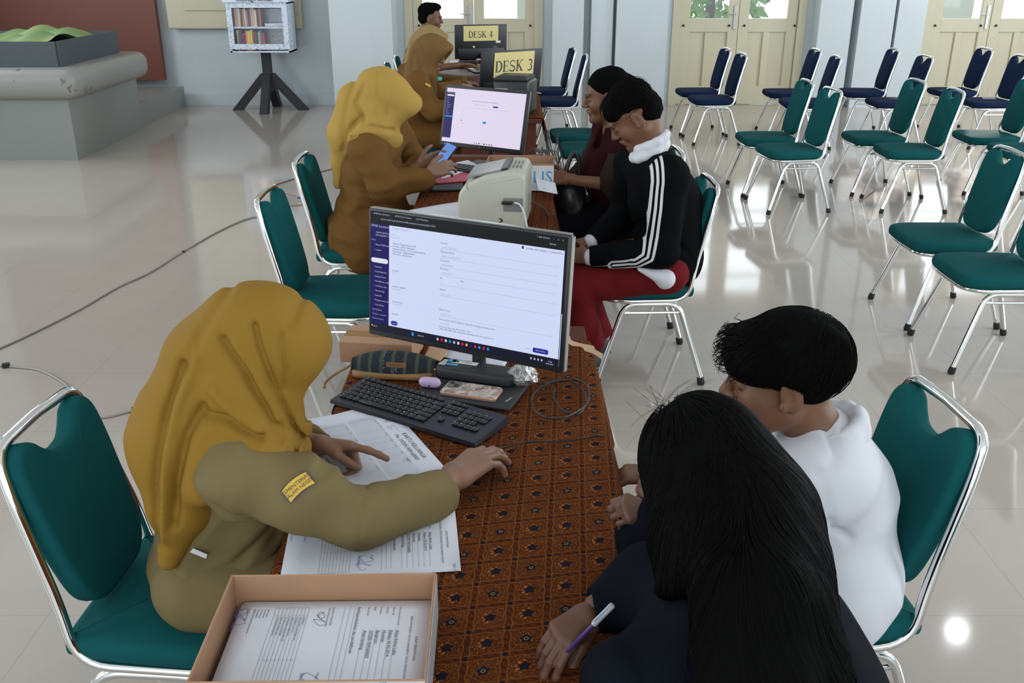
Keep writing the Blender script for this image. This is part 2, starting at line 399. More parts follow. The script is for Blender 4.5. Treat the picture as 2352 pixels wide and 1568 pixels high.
# ---- white plinth with rounded coping
MAT['plinth'] = plain('white_painted_plinth', (0.255, 0.265, 0.245), 0.35, amt=0.05, sc=2)
m = Mt('worn_coping', (0.60, 0.58, 0.54), 0.4)
nn = m.noise(5, 5, 0.6); m.base(m.mix(nn.gt(0.63), (0.275, 0.268, 0.250), (0.15, 0.14, 0.125))); MAT['coping'] = m.m
fl = T(180, 368, 0); zc = P(158, 228, fl[1])[2]; zt = P(158, 165, fl[1] + .1)[2]
X1 = fl[0]; Y0 = fl[1]; Y1 = T(345, 298, 0)[1]
pl = empty('display_plinth', (-5.6, 10.2, 0), 0, 'large white plinth with thick rounded worn coping at the left wall', 'plinth')
MB().box(((-7.0 + X1) / 2, (Y0 + Y1) / 2, zc / 2), (X1 + 7.0, Y1 - Y0, zc)).build('plinth_body', MAT['plinth'], pl, world=True)
MB().rbox(((-7.06 + X1 + 0.13) / 2, (Y0 + Y1) / 2, (zc + zt) / 2 + 0.02), (X1 + 7.2, Y1 - Y0 + 0.26, zt - zc + 0.04), 0.11, 5).build('coping', MAT['coping'], pl, world=True, smooth='all')
MB().box(((-7.0 + X1 - .1) / 2, (Y1 + 12.9) / 2, 0.13), (X1 + 6.9, 12.9 - Y1, 0.26)).build('low_step', MAT['plinth'], pl, world=True)
MAT['greybox'] = plain('blue_grey_paint', (0.062, 0.075, 0.085), 0.5)
m = Mt('model_terrain', (0.25, 0.25, 0.07), 0.7); m.base(m.mix(m.noise(3.0, 3), (0.36, 0.33, 0.12), (0.04, 0.24, 0.10))); MAT['terrain'] = m.m
gz = zt + 0.042; gx1 = X1 - 0.10; gy0 = Y0 + 0.16; gh = 0.23
g = empty('relief_model', (-5.6, 10.3, gz), 0, 'blue-grey display box holding a green relief landscape on the plinth', 'model')
mb = MB(); t_ = 0.04
mb.box(((-6.9 + gx1) / 2, gy0, gz + gh / 2), (gx1 + 6.9, t_, gh)).box((gx1, (gy0 + Y1 - .15) / 2, gz + gh / 2), (t_, Y1 - .15 - gy0, gh)).box(((-6.9 + gx1) / 2, Y1 - .15, gz + gh / 2), (gx1 + 6.9, t_, gh))
mb.build('display_box', MAT['greybox'], g, world=True)
nx_, ny_ = 60, 30; vs = []; fs = []
for j in range(ny_):
    for i in range(nx_):
        xx = -6.9 + (gx1 + 6.85) * i / (nx_ - 1); yy = gy0 + 0.03 + (Y1 - .2 - gy0) * j / (ny_ - 1)
        vs.append((xx, yy, gz + gh * 0.86 + 0.09 * abs(math.sin(xx * 3.1 + yy * 1.3)) * abs(math.cos(yy * 4 + xx)) + 0.02 * math.sin(17 * xx)))
for j in range(ny_ - 1):
    for i in range(nx_ - 1): fs.append((j * nx_ + i, j * nx_ + i + 1, (j + 1) * nx_ + i + 1, (j + 1) * nx_ + i))
MB().add(vs, fs).build('terrain', MAT['terrain'], g, world=True, smooth='all')

# ---- little street bookcase on a black pole
m = Mt('ink_splashed_white', (0.70, 0.74, 0.80), 0.45)
s1 = m.noise(38, 4, 0.7); s2 = m.noise(22, 5, 0.75, stretch=(1, 1, 2.2))
m.base(m.mix(s2.gt(0.57), m.mix(s1.gt(0.62), (0.68, 0.73, 0.80), (0.06, 0.09, 0.17)), (0.25, 0.38, 0.60))); MAT['splash'] = m.m
bx0 = P(535, 121, 12.35); bx1 = P(663, 121, 12.35); cx = (bx0[0] + bx1[0]) / 2; bz = bx0[2]; BW = 0.75; BH = P(598, 5, 12.35)[2] - bz; BD = 0.40
bc = empty('street_bookcase', (cx, 12.55, 0), 0, 'white splashed little bookcase on a black pole with four slanting feet', 'bookcase')
yb = -0.20
mb = MB(); th = 0.02
mb.box((-BW / 2 + th / 2, yb + BD / 2, bz + BH / 2), (th, BD, BH)).box((BW / 2 - th / 2, yb + BD / 2, bz + BH / 2), (th, BD, BH))
mb.box((0, yb + BD / 2, bz + th / 2), (BW, BD, th)).box((0, yb + BD / 2, bz + BH - th / 2), (BW, BD, th)).box((0, yb + BD - th / 2, bz + BH / 2), (BW, th, BH))
mb.build('cabinet_body', MAT['splash'], bc)
mb = MB(); fw = 0.065; yf = yb - 0.012
mb.box((-BW / 2 + fw / 2, yf, bz + BH / 2 + .02), (fw, 0.022, BH - .05)).box((BW / 2 - fw / 2, yf, bz + BH / 2 + .02), (fw, 0.022, BH - .05))
mb.box((0, yf, bz + 0.04 + fw / 2), (BW - 2 * fw, 0.022, fw)).box((0, yf, bz + BH - fw / 2), (BW - 2 * fw, 0.022, fw))
dr = mb.build('door', MAT['splash'], bc)
MB().box((0, yf, bz + BH / 2), (BW - 2 * fw, 0.004, BH - 0.15)).build('glass_pane', MAT['glass'], dr)
MB().box((0, yb + BD / 2 - 0.02, bz + BH * 0.50), (BW - 2 * th, BD - 0.06, 0.022)).build('shelf', MAT['splash'], bc)
mb = MB(); mb.add([(-BW / 2 - .03, yb - .05, bz + BH), (BW / 2 + .03, yb - .05, bz + BH), (BW / 2 + .03, yb + BD, bz + BH), (-BW / 2 - .03, yb + BD, bz + BH), (-BW / 2 - .03, yb - .03, bz + BH + .22), (BW / 2 + .03, yb - .03, bz + BH + .22), (0, yb + BD, bz + BH + .34)], [(0, 3, 2, 1), (0, 1, 5, 4), (1, 2, 5), (2, 6, 5), (2, 3, 6), (3, 0, 4), (3, 4, 6), (4, 5, 6)])
mb.build('gable', MAT['splash'], bc)
text_mesh('BerbagiManfaat', 0.072, MAT['ink'], 'lettering', bc, Matrix.Translation((0, yb - .056, bz + BH + .035)) @ Matrix.Rotation(PI / 2, 4, 'X'))
mb = MB(); mb.box((0, 0.05, bz / 2 + 0.12), (0.105, 0.105, bz - 0.24)); mb.build('pole', MAT['black_matte'], bc)
for sx, sy in ((-1, 0), (1, 0), (0, -1), (0, 1)):
    a = Vector((sx * 0.02, 0.05 + sy * 0.02, 0.46)); e = Vector((sx * 0.43, 0.05 + sy * 0.36, 0.0)); d_ = (e - a)
    R = d_.to_track_quat('Z', 'Y' if sx else 'X').to_matrix(); mb = MB()
    wv = Vector((0, 0.05, 0)) if sx else Vector((0.05, 0, 0)); hv = Vector((sx * 0.065, sy * 0.065, 0)) * 1.0
    mb.add([a - wv - hv, a + wv - hv, a + wv + hv, a - wv + hv, e - wv - hv, e + wv - hv, e + wv + hv, e - wv + hv], [(0, 1, 2, 3), (7, 6, 5, 4), (0, 4, 5, 1), (1, 5, 6, 2), (2, 6, 7, 3), (3, 7, 4, 0)])
    mb.build('leg', MAT['black_matte'], bc)
BC = [(0.10, .05, .12), (.55, .35, .25), (.62, .45, .38), (.70, .60, .50), (.12, .07, .06), (.5, .18, .12), (.65, .60, .52), (.35, .2, .15)]
BC2 = [(.03, .03, .05), (.45, .42, .25), (.10, .16, .35), (.35, .04, .07), (.30, .05, .10), (.70, .35, .25), (.75, .55, .10), (.70, .50, .12), (.25, .08, .06), (.15, .05, .04)]
names1 = ['dark blue', 'brick', 'salmon', 'cream', 'black', 'red-brown', 'pale', 'brown']
bk = None
for row, cols in enumerate((BC2, BC)):
    z0 = bz + (0.02 if row == 0 else BH * 0.50 + 0.011); xx = -BW / 2 + 0.06; k = 0
    while xx < (-BW / 2 + 0.40):
        t_ = rng.uniform(0.018, 0.032); h_ = rng.uniform(0.20, 0.25) if row == 0 else rng.uniform(0.19, 0.235); c = cols[k % len(cols)]
        key = 'book%d_%d' % (row, k % len(cols))
        if key not in MAT: MAT[key] = plain(key, c, 0.6, amt=0.05)
        r = empty('book', (cx + xx + t_ / 2, 12.55 + yb + 0.11, z0), 0, 'thin upright book in the row on the %s shelf of the little bookcase' % ('lower' if row == 0 else 'upper'), 'book', 'books on the %s shelf' % ('lower' if row == 0 else 'upper'))
        MB().box((0, 0, h_ / 2), (t_ * .96, 0.15, h_)).build('cover', MAT[key], r)
        MB().box((0, 0.001, h_ / 2 + .001), (t_ * .7, 0.145, h_)).build('pages', MAT['paper'], r); xx += t_ + 0.001; k += 1
r = empty('magazine', (cx + 0.17, 12.55 + yb + 0.14, bz + BH * .5 + .011), 0.3, 'open magazine lying at the right of the upper shelf', 'magazine')
MB().box((0, 0, 0.02), (0.24, 0.17, 0.035)).build('pages', MAT['paper'], r); MB().box((0, 0, 0.04), (0.20, 0.15, 0.004)).build('cover', MAT['black_matte'], r)

# ================================================================ banquet chairs
def make_chair(fab):
    r = empty('banquet_chair', (0, 0, 0))
    # chrome tube: seat rail, bend, leaning back with rounded handle
    lean = lambda z: -0.155 - (z - 0.41) * 0.245
    half = [(0.0, 0.225, 0.402), (0.155, 0.222, 0.402), (0.212, 0.14, 0.402), (0.205, -0.165, 0.402), (0.195, lean(0.55), 0.56), (0.178, lean(0.80), 0.80), (0.160, lean(0.905), 0.905), (0.0, lean(0.912), 0.912)]
    h = fillet(half, [0.05, 0.07, 0.09, 0.05, 0.03, 0.045], 6)
    full = [tuple(p) for p in h] + [(-p[0], p[1], p[2]) for p in reversed(h[1:-1])]
    MB().tube(full, 0.0125, 10, closed=True).build('back_frame', MAT['chrome'], r, smooth=True)
    for s_ in (-1, 1):
        xx = lambda z: s_ * (0.205 + (0.385 - z) * 0.12)
        pts = [(xx(0.02), 0.245, 0.02), (xx(0.385), 0.125, 0.385), (xx(0.385), -0.125, 0.385), (xx(0.02), -0.245, 0.02)]
        mb = MB(); mb.tube(fillet(pts, [0.06, 0.06], 6), 0.0125, 10)
        lf = mb.build('leg_frame', MAT['chrome'], r, smooth=True)
        MB().tube([(xx(0.345), 0.138, 0.345), (xx(0.345), -0.138, 0.345)], 0.0075, 8).build('stretcher', MAT['chrome'], lf, smooth=True)
        for t_ in (-1, 1):
            MB().tube([(xx(0.02), t_ * 0.2385, 0.035), (xx(0.01), t_ * 0.245, 0.008), (xx(0.0), t_ * 0.246, 0.0)], [0.016, 0.018, 0.014], 10).build('rubber_foot', MAT['rubber'], lf, smooth=True)
    ol = [(0, .245), (.15, .243), (.20, .205), (.225, .12), (.22, -.06), (.205, -.17), (.175, -.195), (0, -.20)]
    o2 = [np.array(p) for p in catmull(ol, 4)]; o2 = [p for p in o2] + [np.array([-p[0], p[1]]) for p in reversed(o2[1:-1])]
    mb = MB(); cushion(mb, o2, 0.412, 0.470, 0.022, 0.012); mb.build('seat', fab, r, smooth='all')
    bo = [(0, .483), (.085, .488), (.136, .528), (.157, .61), (.167, .74), (.166, .83), (.155, .875), (.125, .897), (.088, .888), (.062, .862), (.035, .842), (0, .836)]
    b2 = catmull([(p[0], p[1]) for p in bo], 4); b2 = b2 + [np.array([-p[0], p[1]]) for p in reversed(b2[1:-1])]
    def place(p): x_, v, d = p; return (x_, lean(v) + 0.012 + d, v + d * 0.2)
    mb = MB(); cushion(mb, b2, -0.026, 0.026, 0.016, 0.003, M=place); mb.build('backrest', fab, r, smooth='all')
    return r
PROTO = {}
def put_chair(kind, x_, y_, ang, label, group):
    if kind not in PROTO: o = PROTO[kind] = make_chair(MAT[kind])
    else: o = copy_tree(PROTO[kind])
    o.location = (x_, y_, 0); o.rotation_euler = (0, 0, math.radians(ang)); tag(o, label, 'chair', group)
    return o
L_, R_ = 90, -90           # facing left / right in the hall
CH = [
 ('teal', -.78, 1.86, R_ - 4, 'teal banquet chair under the woman in the mustard headscarf and khaki uniform', 'chairs along the desks, office side'),
 ('teal', -.79, 4.02, R_ - 1, 'empty teal banquet chair behind the mustard headscarf, left of the big screen', 'chairs along the desks, office side'),
 ('teal', -.80, 4.80, R_ - 1, 'teal banquet chair under the woman in yellow headscarf holding a phone', 'chairs along the desks, office side'),
 ('teal', -.80, 7.45, R_, 'teal banquet chair under the woman in brown headscarf and brown uniform', 'chairs along the desks, office side'),
 ('teal', -.95, 9.45, R_ + 4, 'teal banquet chair far back behind the brown uniforms, nearer of two chair backs', 'chairs along the desks, office side'),
 ('teal', -.93, 10.1, R_ + 4, 'teal banquet chair furthest back behind the desks, second of two chair backs', 'chairs along the desks, office side'),
 ('teal', .72, 1.92, L_ + 6, 'teal banquet chair with a small dark spot under the boy in white shirt', 'chairs along the desks, visitor side'),
 ('teal', 1.31, 1.05, L_ + 6, 'teal banquet chair back cut off by the bottom right corner of the photo', 'chairs along the desks, visitor side'),
 ('teal', .63, 4.26, L_ + 2, 'teal banquet chair under the boy in the black striped jacket', 'chairs along the desks, visitor side'),
 ('teal', .60, 4.98, L_ + 2, 'teal banquet chair under the woman in the maroon blouse', 'chairs along the desks, visitor side'),
 ('teal', .62, 7.50, L_, 'empty teal chair seat directly behind the woman in maroon', 'chairs along the desks, visitor side'),
 ('teal', .57, 8.15, L_, 'empty teal chair seat second behind the woman in maroon', 'chairs along the desks, visitor side'),
 ('navy', .50, 10.20, L_ - 2, 'navy banquet chair beside desk 3, nearer of the two by the pale pilaster', 'navy chairs'),
 ('navy', .42, 11.00, L_ + 4, 'navy banquet chair beside desk 3, farther of the two by the pale pilaster', 'navy chairs'),
 ('navy', 2.15, 10.31, L_ + 3, 'navy chair in front of the middle door, nearer of its pair', 'navy chairs'),
 ('navy', 2.11, 10.91, L_ + 3, 'navy chair in front of the middle door, farther of its pair', 'navy chairs'),
 ('navy', 3.06, 10.08, L_ - 4, 'navy chair right of the middle door, nearer of its pair', 'navy chairs'),
 ('navy', 3.08, 10.84, L_ + 1, 'navy chair right of the middle door, farther of its pair', 'navy chairs'),
 ('navy', 3.99, 10.10, L_ + 1, 'navy chair before the grey pilaster, nearer of its pair', 'navy chairs'),
 ('navy', 3.95, 10.88, L_ - 3, 'navy chair before the grey pilaster, farther of its pair', 'navy chairs'),
 ('navy', 4.98, 10.10, L_ + 1, 'navy chair before the right-hand door, nearer of its pair', 'navy chairs'),
 ('navy', 4.99, 10.94, L_ + 1, 'navy chair before the right-hand door, farther of its pair', 'navy chairs'),
 ('teal', 2.20, 7.44, L_ + 7, 'empty teal chair leftmost in the middle row, nearer of its pair', 'empty teal chairs in rows'),
 ('teal', 2.15, 7.98, L_ + 2, 'empty teal chair leftmost in the middle row, farther of its pair', 'empty teal chairs in rows'),
 ('teal', 3.13, 7.44, L_ - 2, 'empty teal chair second pair of the middle row, nearer one', 'empty teal chairs in rows'),
 ('teal', 3.07, 8.02, L_ + 2, 'empty teal chair second pair of the middle row, farther one', 'empty teal chairs in rows'),
 ('teal', 4.05, 7.45, L_, 'empty teal chair at the right photo edge of the middle row, nearer one', 'empty teal chairs in rows'),
 ('teal', 4.03, 8.05, L_, 'empty teal chair at the right photo edge of the middle row, farther one', 'empty teal chairs in rows'),
 ('teal', 2.35, 4.97, L_ + 2, 'large empty teal chair at the right photo edge, front row, farther one', 'empty teal chairs in rows'),
 ('teal', 2.35, 4.39, L_, 'large empty teal chair at the right photo edge, front row, nearer one', 'empty teal chairs in rows'),
]
for a in CH: put_chair(*a)

# ================================================================ desks with batik cloths
def batik():
    m = Mt('batik_cloth', (0.16, 0.05, 0.015), 0.9, spec=0.05)
    x, y, z = m.xyz('UV')
    PX, PY = 0.068, 0.068
    wob = m.noise(30, 1, vec=m.co('UV'))
    u = (x - y * 0.06) / PX; v = (y - x * 0.18) / PY
    fu = u.fract() - 0.5; fv = v.fract() - 0.5; au = fu.abs(); av = fv.abs()
    cid = (u.floor() + v.floor() * 2.0)
    alt = (cid / 3.0).fract()
    r2 = ((fu * fu) + (fv * fv)).sqrt()
    cell = au.max(av)
    brown = m.mix(m.noise(14, 3, vec=m.co('UV')), (0.062, 0.016, 0.006), (0.105, 0.030, 0.009))
    orange = (0.21, 0.068, 0.016); dark = (0.018, 0.010, 0.008); blk = (0.012, 0.012, 0.018)
    # dotted ground of each square
    n = m.nt.nodes.new('ShaderNodeTexVoronoi'); n.inputs['Scale'].default_value = 290; m.nt.links.new(m.co('UV'), n.inputs['Vector'])
    dots = N(m.nt, n.outputs['Distance']).lt(0.29)
    col = m.mix(dots * cell.lt(0.38) * 0.75, brown, (0.33, 0.13, 0.035))
    ringy = ((r2 * 46.0).sin()).gt(0.75) * r2.gt(0.14) * cell.lt(0.38); col = m.mix(ringy * 0.3, col, (0.18, 0.055, 0.012))
    # wavy double frame around each square
    wv = (v * 12.566).sin() * 0.018; wu = (u * 12.566).sin() * 0.018
    fr = ((au + wv - 0.405).abs().lt(0.014)).max((av + wu - 0.405).abs().lt(0.014)) 
    col = m.mix(fr * 0.9, col, orange)
    dsh = (((fu + 0.5) * 4.0 + (fv + 0.5) * 4.0).fract().lt(0.30)) * cell.gt(0.44)
    col = m.mix(dsh * 0.65, col, dark)
    dia = (au - 0.5).abs() + (av - 0.5).abs(); col = m.mix(dia.lt(0.085), col, blk)
    # flower: black heart with orange petals on alternate squares
    ang = m.nt.nodes.new('ShaderNodeMath'); ang.operation = 'ARCTAN2'; m.nt.links.new(fv.s, ang.inputs[0]); m.nt.links.new(fu.s, ang.inputs[1]); an = N(m.nt, ang.outputs[0])
    pet = ((an * 9.0).sin().gt(-0.2)) * r2.gt(0.14) * r2.lt(0.235) * fu.lt(0.03) * m.noise(90, 2, vec=m.co('UV')).gt(.42)
    leaf = (((an * 5.0).sin() * 0.05) + 0.13); hr = r2.lt(0.12 ) .max( r2.lt(leaf) )
    sel = alt.lt(0.5)
    col = m.mix(pet * sel, col, (0.32, 0.10, 0.022)); col = m.mix(hr, col, blk)
    ring = ((r2 - 0.05).abs()).lt(0.012); col = m.mix(ring * (alt.gt(0.5)) * 0.7, col, (0.35, 0.28, 0.12))
    m.base(col); m.bump(m.noise(700, 1, vec=m.co('UV')), 0.15, 0.0006)
    return m.m
MAT['batik'] = batik()
MAT['clothback'] = plain('cloth_reverse_beige', (0.55, 0.36, 0.23), 0.9)
def desk(x0, x1, y0, y1, cy0, cy1, label, label2, mat_body='wood', lift=0.0):
    h = 0.742 + lift; r = empty('desk', ((x0 + x1) / 2, (y0 + y1) / 2, 0), 0, label, 'desk')
    MB().rbox(((x0 + x1) / 2, (y0 + y1) / 2, h - 0.015), (x1 - x0, y1 - y0, 0.03), 0.004).build('desk_top', MAT['laminate'] if mat_body == 'laminate' else MAT['wood'], r, world=True)
    for yy in (y0 + 0.05, y1 - 0.05): MB().rbox(((x0 + x1) / 2, yy, (h - .03) / 2), (x1 - x0 - 0.08, 0.03, h - 0.03), 0.003).build('side_panel', MAT['wood'], r, world=True)
    MB().rbox(((x0 + x1) / 2 + .1, (y0 + y1) / 2, h - 0.25), (0.02, y1 - y0 - 0.14, 0.42), 0.003).build('modesty_panel', MAT['wood'], r, world=True)
    if cy1 is None: return r
    # cloth draped over: subdivided top with gentle waves, hanging sides
    mb = MB(); nx_, ny_ = 30, int((cy1 - cy0) / 0.02); e = 0.012; dl = 0.30; dr = 0.24
    prof = []     # (across, x, z)
    sides = [(-dl, 0), (0, 0)]
    acc = 0; path = []
    for k in range(10): path.append((x0 - e - 0.0, h - dl * (1 - k / 10)))
    path.append((x0 - e * .8, h - .004)); path.append((x0 - .002, h + 0.004))
    for k in range(1, nx_): path.append((x0 + (x1 - x0) * k / nx_, h + 0.005))
    path.append((x1 + .002, h + 0.004)); path.append((x1 + e * .8, h - .004))
    for k in range(1, 11): path.append((x1 + e, h - dr * k / 10))
    us = [0]
    for k in range(1, len(path)): us.append(us[-1] + math.hypot(path[k][0] - path[k - 1][0], path[k][1] - path[k - 1][1]))
    vs = []; fs = []; uv = []
    for j in range(ny_ + 1):
        yy = cy0 + (cy1 - cy0) * j / ny_
        for k, (px_, pz_) in enumerate(path):
            dep = max(0, h - pz_); w_ = dep * 0.10 * math.sin(yy * 11 + (0 if px_ < x0 else 2)) + dep * 0.05 * math.sin(yy * 27)
            s_ = 1 if px_ > x1 else -1
            ex = (s_ * (abs(w_) + 0.02 * dep / .2) if dep > 0.006 else 0)
            vs.append((px_ + ex, yy + 0.006 * math.sin(px_ * 14) * (1 if j in (0, ny_) else 0), pz_ + (0.0012 * math.sin(yy * 9 + px_ * 5) if dep < 0 else 0))); uv.append((us[k], yy))
    m_ = len(path)
    for j in range(ny_):
        for k in range(m_ - 1): fs.append((j * m_ + k, j * m_ + k + 1, (j + 1) * m_ + k + 1, (j + 1) * m_ + k))
    c = empty('tablecloth', ((x0 + x1) / 2, (y0 + y1) / 2, h), 0, label2, 'tablecloth')
    o = MB().add(vs, fs).build('cloth', MAT['batik'], c, world=True, smooth='all')
    uvl = o.data.uv_layers.new(name='UVMap')
    for p in o.data.polygons:
        for li in p.loop_indices: uvl.data[li].uv = uv[o.data.loops[li].vertex_index]
    so = o.modifiers.new('thick', 'SOLIDIFY'); so.thickness = 0.0015; so.offset = 1
    # turned-over far hem showing the pale reverse
    mb = MB(); hem = []
    for k in range(25):
        t_ = k / 24; hem.append((x1 - 0.10 + 0.13 * t_, cy1 - 0.02 - 0.14 * t_ ** 1.7, h + 0.008 + 0.004 * math.sin(t_ * 9)))
    vv = []; ff = []
    for k, p in enumerate(hem): vv += [p, (p[0] + 0.012 + .012 * math.sin(k * .5), p[1] + 0.030, p[2] + 0.006)]
    for k in range(24): ff.append((2 * k, 2 * k + 1, 2 * k + 3, 2 * k + 2))
    mb.add(vv, ff).build('folded_hem', MAT['clothback'], c, world=True, smooth='all', label='turned-over pale reverse of the cloth')
    return r
desk(-0.46, 0.235, 0.70, 2.86, 0.72, 2.72, 'nearest long desk under the big screen, papers and keyboard', 'brown batik tablecloth on the nearest desk')
desk(-0.46, 0.19, 3.72, 5.74, 3.98, 5.62, 'second desk in the row, carrying the beige printer', 'brown batik tablecloth under the beige printer')
desk(-0.42, 0.22, 7.06, 8.75, 7.10, 8.55, 'third desk in the row, dark red wood, behind the second screen', 'brown batik tablecloth under the black printer')
desk(-0.85, 0.05, 9.20, 10.9, None, None, 'fourth desk furthest back, dark red wood without a cloth', '')
# ================================================================ screens
MAT['scr_white'] = emis('screen_white', srgb(206, 216, 246), 1.0)
MAT['scr_white2'] = emis('screen_white_b', srgb(222, 214, 236), 1.0)
MAT['scr_navy'] = emis('screen_navy', srgb(26, 20, 88), 1.0)
MAT['scr_dark'] = emis('screen_dark', srgb(22, 24, 27), 1.0)
MAT['scr_task'] = emis('screen_taskbar', srgb(24, 26, 44), 1.0)
MAT['scr_pill'] = emis('screen_search', srgb(222, 222, 238), 1.0)
MAT['scr_blue'] = emis('screen_blue', srgb(34, 40, 150), 1.0)
MAT['scr_cyan'] = emis('screen_cyan', srgb(40, 140, 220), 1.0)
MAT['scr_txtw'] = emis('screen_text_light', srgb(176, 180, 205), 1.0)
MAT['scr_txtd'] = emis('screen_text_dark', srgb(60, 62, 90), 1.0)
MAT['scr_txtg'] = emis('screen_text_grey', srgb(150, 158, 186), 1.0)
MAT['scr_red'] = emis('screen_red', srgb(205, 40, 45), 1.0)
MAT['scr_orange'] = emis('screen_orange', srgb(225, 165, 60), 1.0)
MAT['pcb'] = plain('dark_monitor_back', (0.016, 0.017, 0.020), 0.4)
MAT['bezelgrey'] = plain('grey_metal_edge', (0.30, 0.29, 0.27), 0.3, 0.9)
def frame_of(x, y, z, yaw, tilt, sc):
    u = np.array([math.cos(yaw), math.sin(yaw), 0]); n = np.array([math.sin(yaw), -math.cos(yaw), 0])
    v = np.array([0, 0, 1]) * math.cos(tilt) - n * math.sin(tilt); nn = np.cross(u, v)
    c = np.array([0, 0, CAMH]); o = c + (np.array([x, y, z]) - c) * sc
    return o, u, v, nn
def mat_from(o, u, v, n): return Matrix(((u[0], v[0], n[0], o[0]), (u[1], v[1], n[1], o[1]), (u[2], v[2], n[2], o[2]), (0, 0, 0, 1)))
def monitor(pose, w, h, tabz, label, back=False, bez=0.008, base=0.20, neck=True):
    o, u, v, n = pose
    bl = o - u * w / 2; face = -1 if back else 1
    # neck foot position behind the panel
    rear = -n * face; foot = o + v * h * 0.35 + rear * 0.09; r = empty('computer_monitor', (foot[0], foot[1], tabz), 0, label, 'monitor')
    M = mat_from(bl, u, v, n); Rm = M.to_3x3()
    cc = M @ Vector((w / 2, h / 2, -0.012))
    MB().rbox(tuple(cc), (w, h, 0.022), 0.006, 2, R=Rm).build('monitor_body', MAT['pcb'], r, world=True, smooth=True)
    MB().rbox(tuple(M @ (Vector((w / 2, h * 0.42, -0.030)) if not back else Vector((w * .5, h * .17, .002)))), (w * (0.55 if not back else .9), h * (0.6 if not back else .3), 0.03 if not back else .012), 0.006, 2, R=Rm).build('rear_housing', MAT['pcb'], r, world=True, smooth=True)
    if neck:
        a = o + v * h * (0.42 if not back else .12) + rear * (0.045 if not back else .008); b = np.array([foot[0], foot[1], tabz + 0.012])
        MB().tube([tuple(a), tuple(a + rear * 0.03), tuple(b + np.array([0, 0, 0.06])), tuple(b)], 0.02, 10).build('stand_neck', MAT['black_matte'], r, world=True, smooth=True)
        Rb = Matrix.Rotation(math.atan2(u[1], u[0]), 3, 'Z'); fc = foot - rear * 0.05
        if base: MB().rbox((fc[0], fc[1], tabz + 0.006), (base, 0.17, 0.012), 0.005, 2, R=Rb).build('stand_base', MAT['black_matte'], r, world=True, smooth=True)
    return r, M
class UI:
    def __init__(s, root, M, w, h): s.r, s.M, s.w, s.h, s.L = root, M, w, h, {}
    def rect(s, x0, y0, x1, y1, mat, lay=1, r=0):
        mb = s.L.setdefault(mat, MB()); W, H = s.w, s.h; z = 0.0004 * lay
        X0, X1, Y0, Y1 = x0 * W, x1 * W, (1 - y1) * H, (1 - y0) * H
        if r:
            R = min(r, (X1 - X0) / 2, (Y1 - Y0) / 2); pts = []
            for cx_, cy_, a0 in ((X1 - R, Y1 - R, 0), (X0 + R, Y1 - R, 1), (X0 + R, Y0 + R, 2), (X1 - R, Y0 + R, 3)):
                for k in range(5): a = (a0 + k / 4) * PI / 2; pts.append((cx_ + R * math.cos(a), cy_ + R * math.sin(a)))
        else: pts = [(X0, Y0), (X1, Y0), (X1, Y1), (X0, Y1)]
        mb.add([tuple(s.M @ Vector((p[0], p[1], z))) for p in pts], [tuple(range(len(pts)))])
    def text(s, x, y, txt, size, mat, lay=3, align='LEFT'):
        s.T = getattr(s, 'T', {}); s.T.setdefault(mat, []).append((txt, size * s.h, s.M @ Matrix.Translation((x * s.w, (1 - y) * s.h, 0.0004 * lay)), align))
    def done(s, names):
        for k, mb in s.L.items(): mb.build(names.get(k, 'screen_shape'), MAT[k], s.r, world=True)
        for k, it in getattr(s, 'T', {}).items():
            o = join_text(it, MAT[k], 'screen_text', s.r); o.data.transform(Matrix.Translation(-Vector(s.r.location)))
# ---- screen 1
sc1 = 0.61 / 0.54
W1, H1 = 0.61, 0.363
r1, M1 = monitor(frame_of(-.124, 2.096, .967, -.478, .099, sc1), W1, H1, 0.755, 'big computer monitor showing a web form with a navy sidebar on the nearest desk', base=None)
q = T(1085, 893, .765); MB().rbox((q[0], q[1], .755 + .005), (.27, .165, .010), .004, 2, R=Matrix.Rotation(math.radians(-19), 3, 'Z')).build('stand_base', MAT['black_matte'], r1, world=True, smooth=True)
o = text_mesh('lenovo', .011, MAT['white'], 'maker_mark', r1, Matrix.Translation(Vector(T(1168, 917, .766)) - Vector(r1.location)) @ Matrix.Rotation(math.radians(60), 4, 'Z'))
ui = UI(r1, M1, W1, H1)
ui.rect(0.012, 0.018, 0.985, 0.955, 'scr_dark', 1)
ui.rect(0.012, 0.895, 0.985, 0.955, 'scr_task', 2)
ui.rect(0.012, 0.112, 0.115, 0.895, 'scr_navy', 2)
ui.rect(0.115, 0.112, 0.975, 0.895, 'scr_white', 2); ui.rect(0.978, 0.56, 0.981, 0.95, 'scr_white', 2)
ui.rect(0.018, 0.375, 0.110, 0.412, 'scr_pill', 3, 0.008)
ui.rect(0.128, 0.850, 0.165, 0.884, 'scr_blue', 3, 0.006); ui.rect(0.855, 0.842, 0.928, 0.878, 'scr_blue', 3, 0.004)
for x_, t_ in ((.03, 'SPMB Kota Surakarta'), (.145, 'SPMB Kota Surakarta'), (.255, '(10) WhatsApp')): ui.text(x_, .036, t_, .017, 'scr_txtw')
ui.text(.07, .072, 'spmb.surakarta.go.id/admin/verifikasi/mapel-zonasi/pendaftar/2616', .018, 'scr_txtw')
ui.text(.845, .040, '+ Ask Gemini      -     o     x', .018, 'scr_txtw'); ui.text(.905, .078, 'School', .018, 'scr_txtw')
ui.text(.018, .130, 'SPMB Surakarta   =', .026, 'scr_txtw'); ui.text(.042, .178, 'ADMIN SEKOLAH SMP', .018, 'scr_txtw'); ui.text(.042, .200, 'SMP NEGERI 1 SURAKARTA', .018, 'scr_txtw')
ui.text(.018, .238, 'MENU', .016, 'scr_txtg')
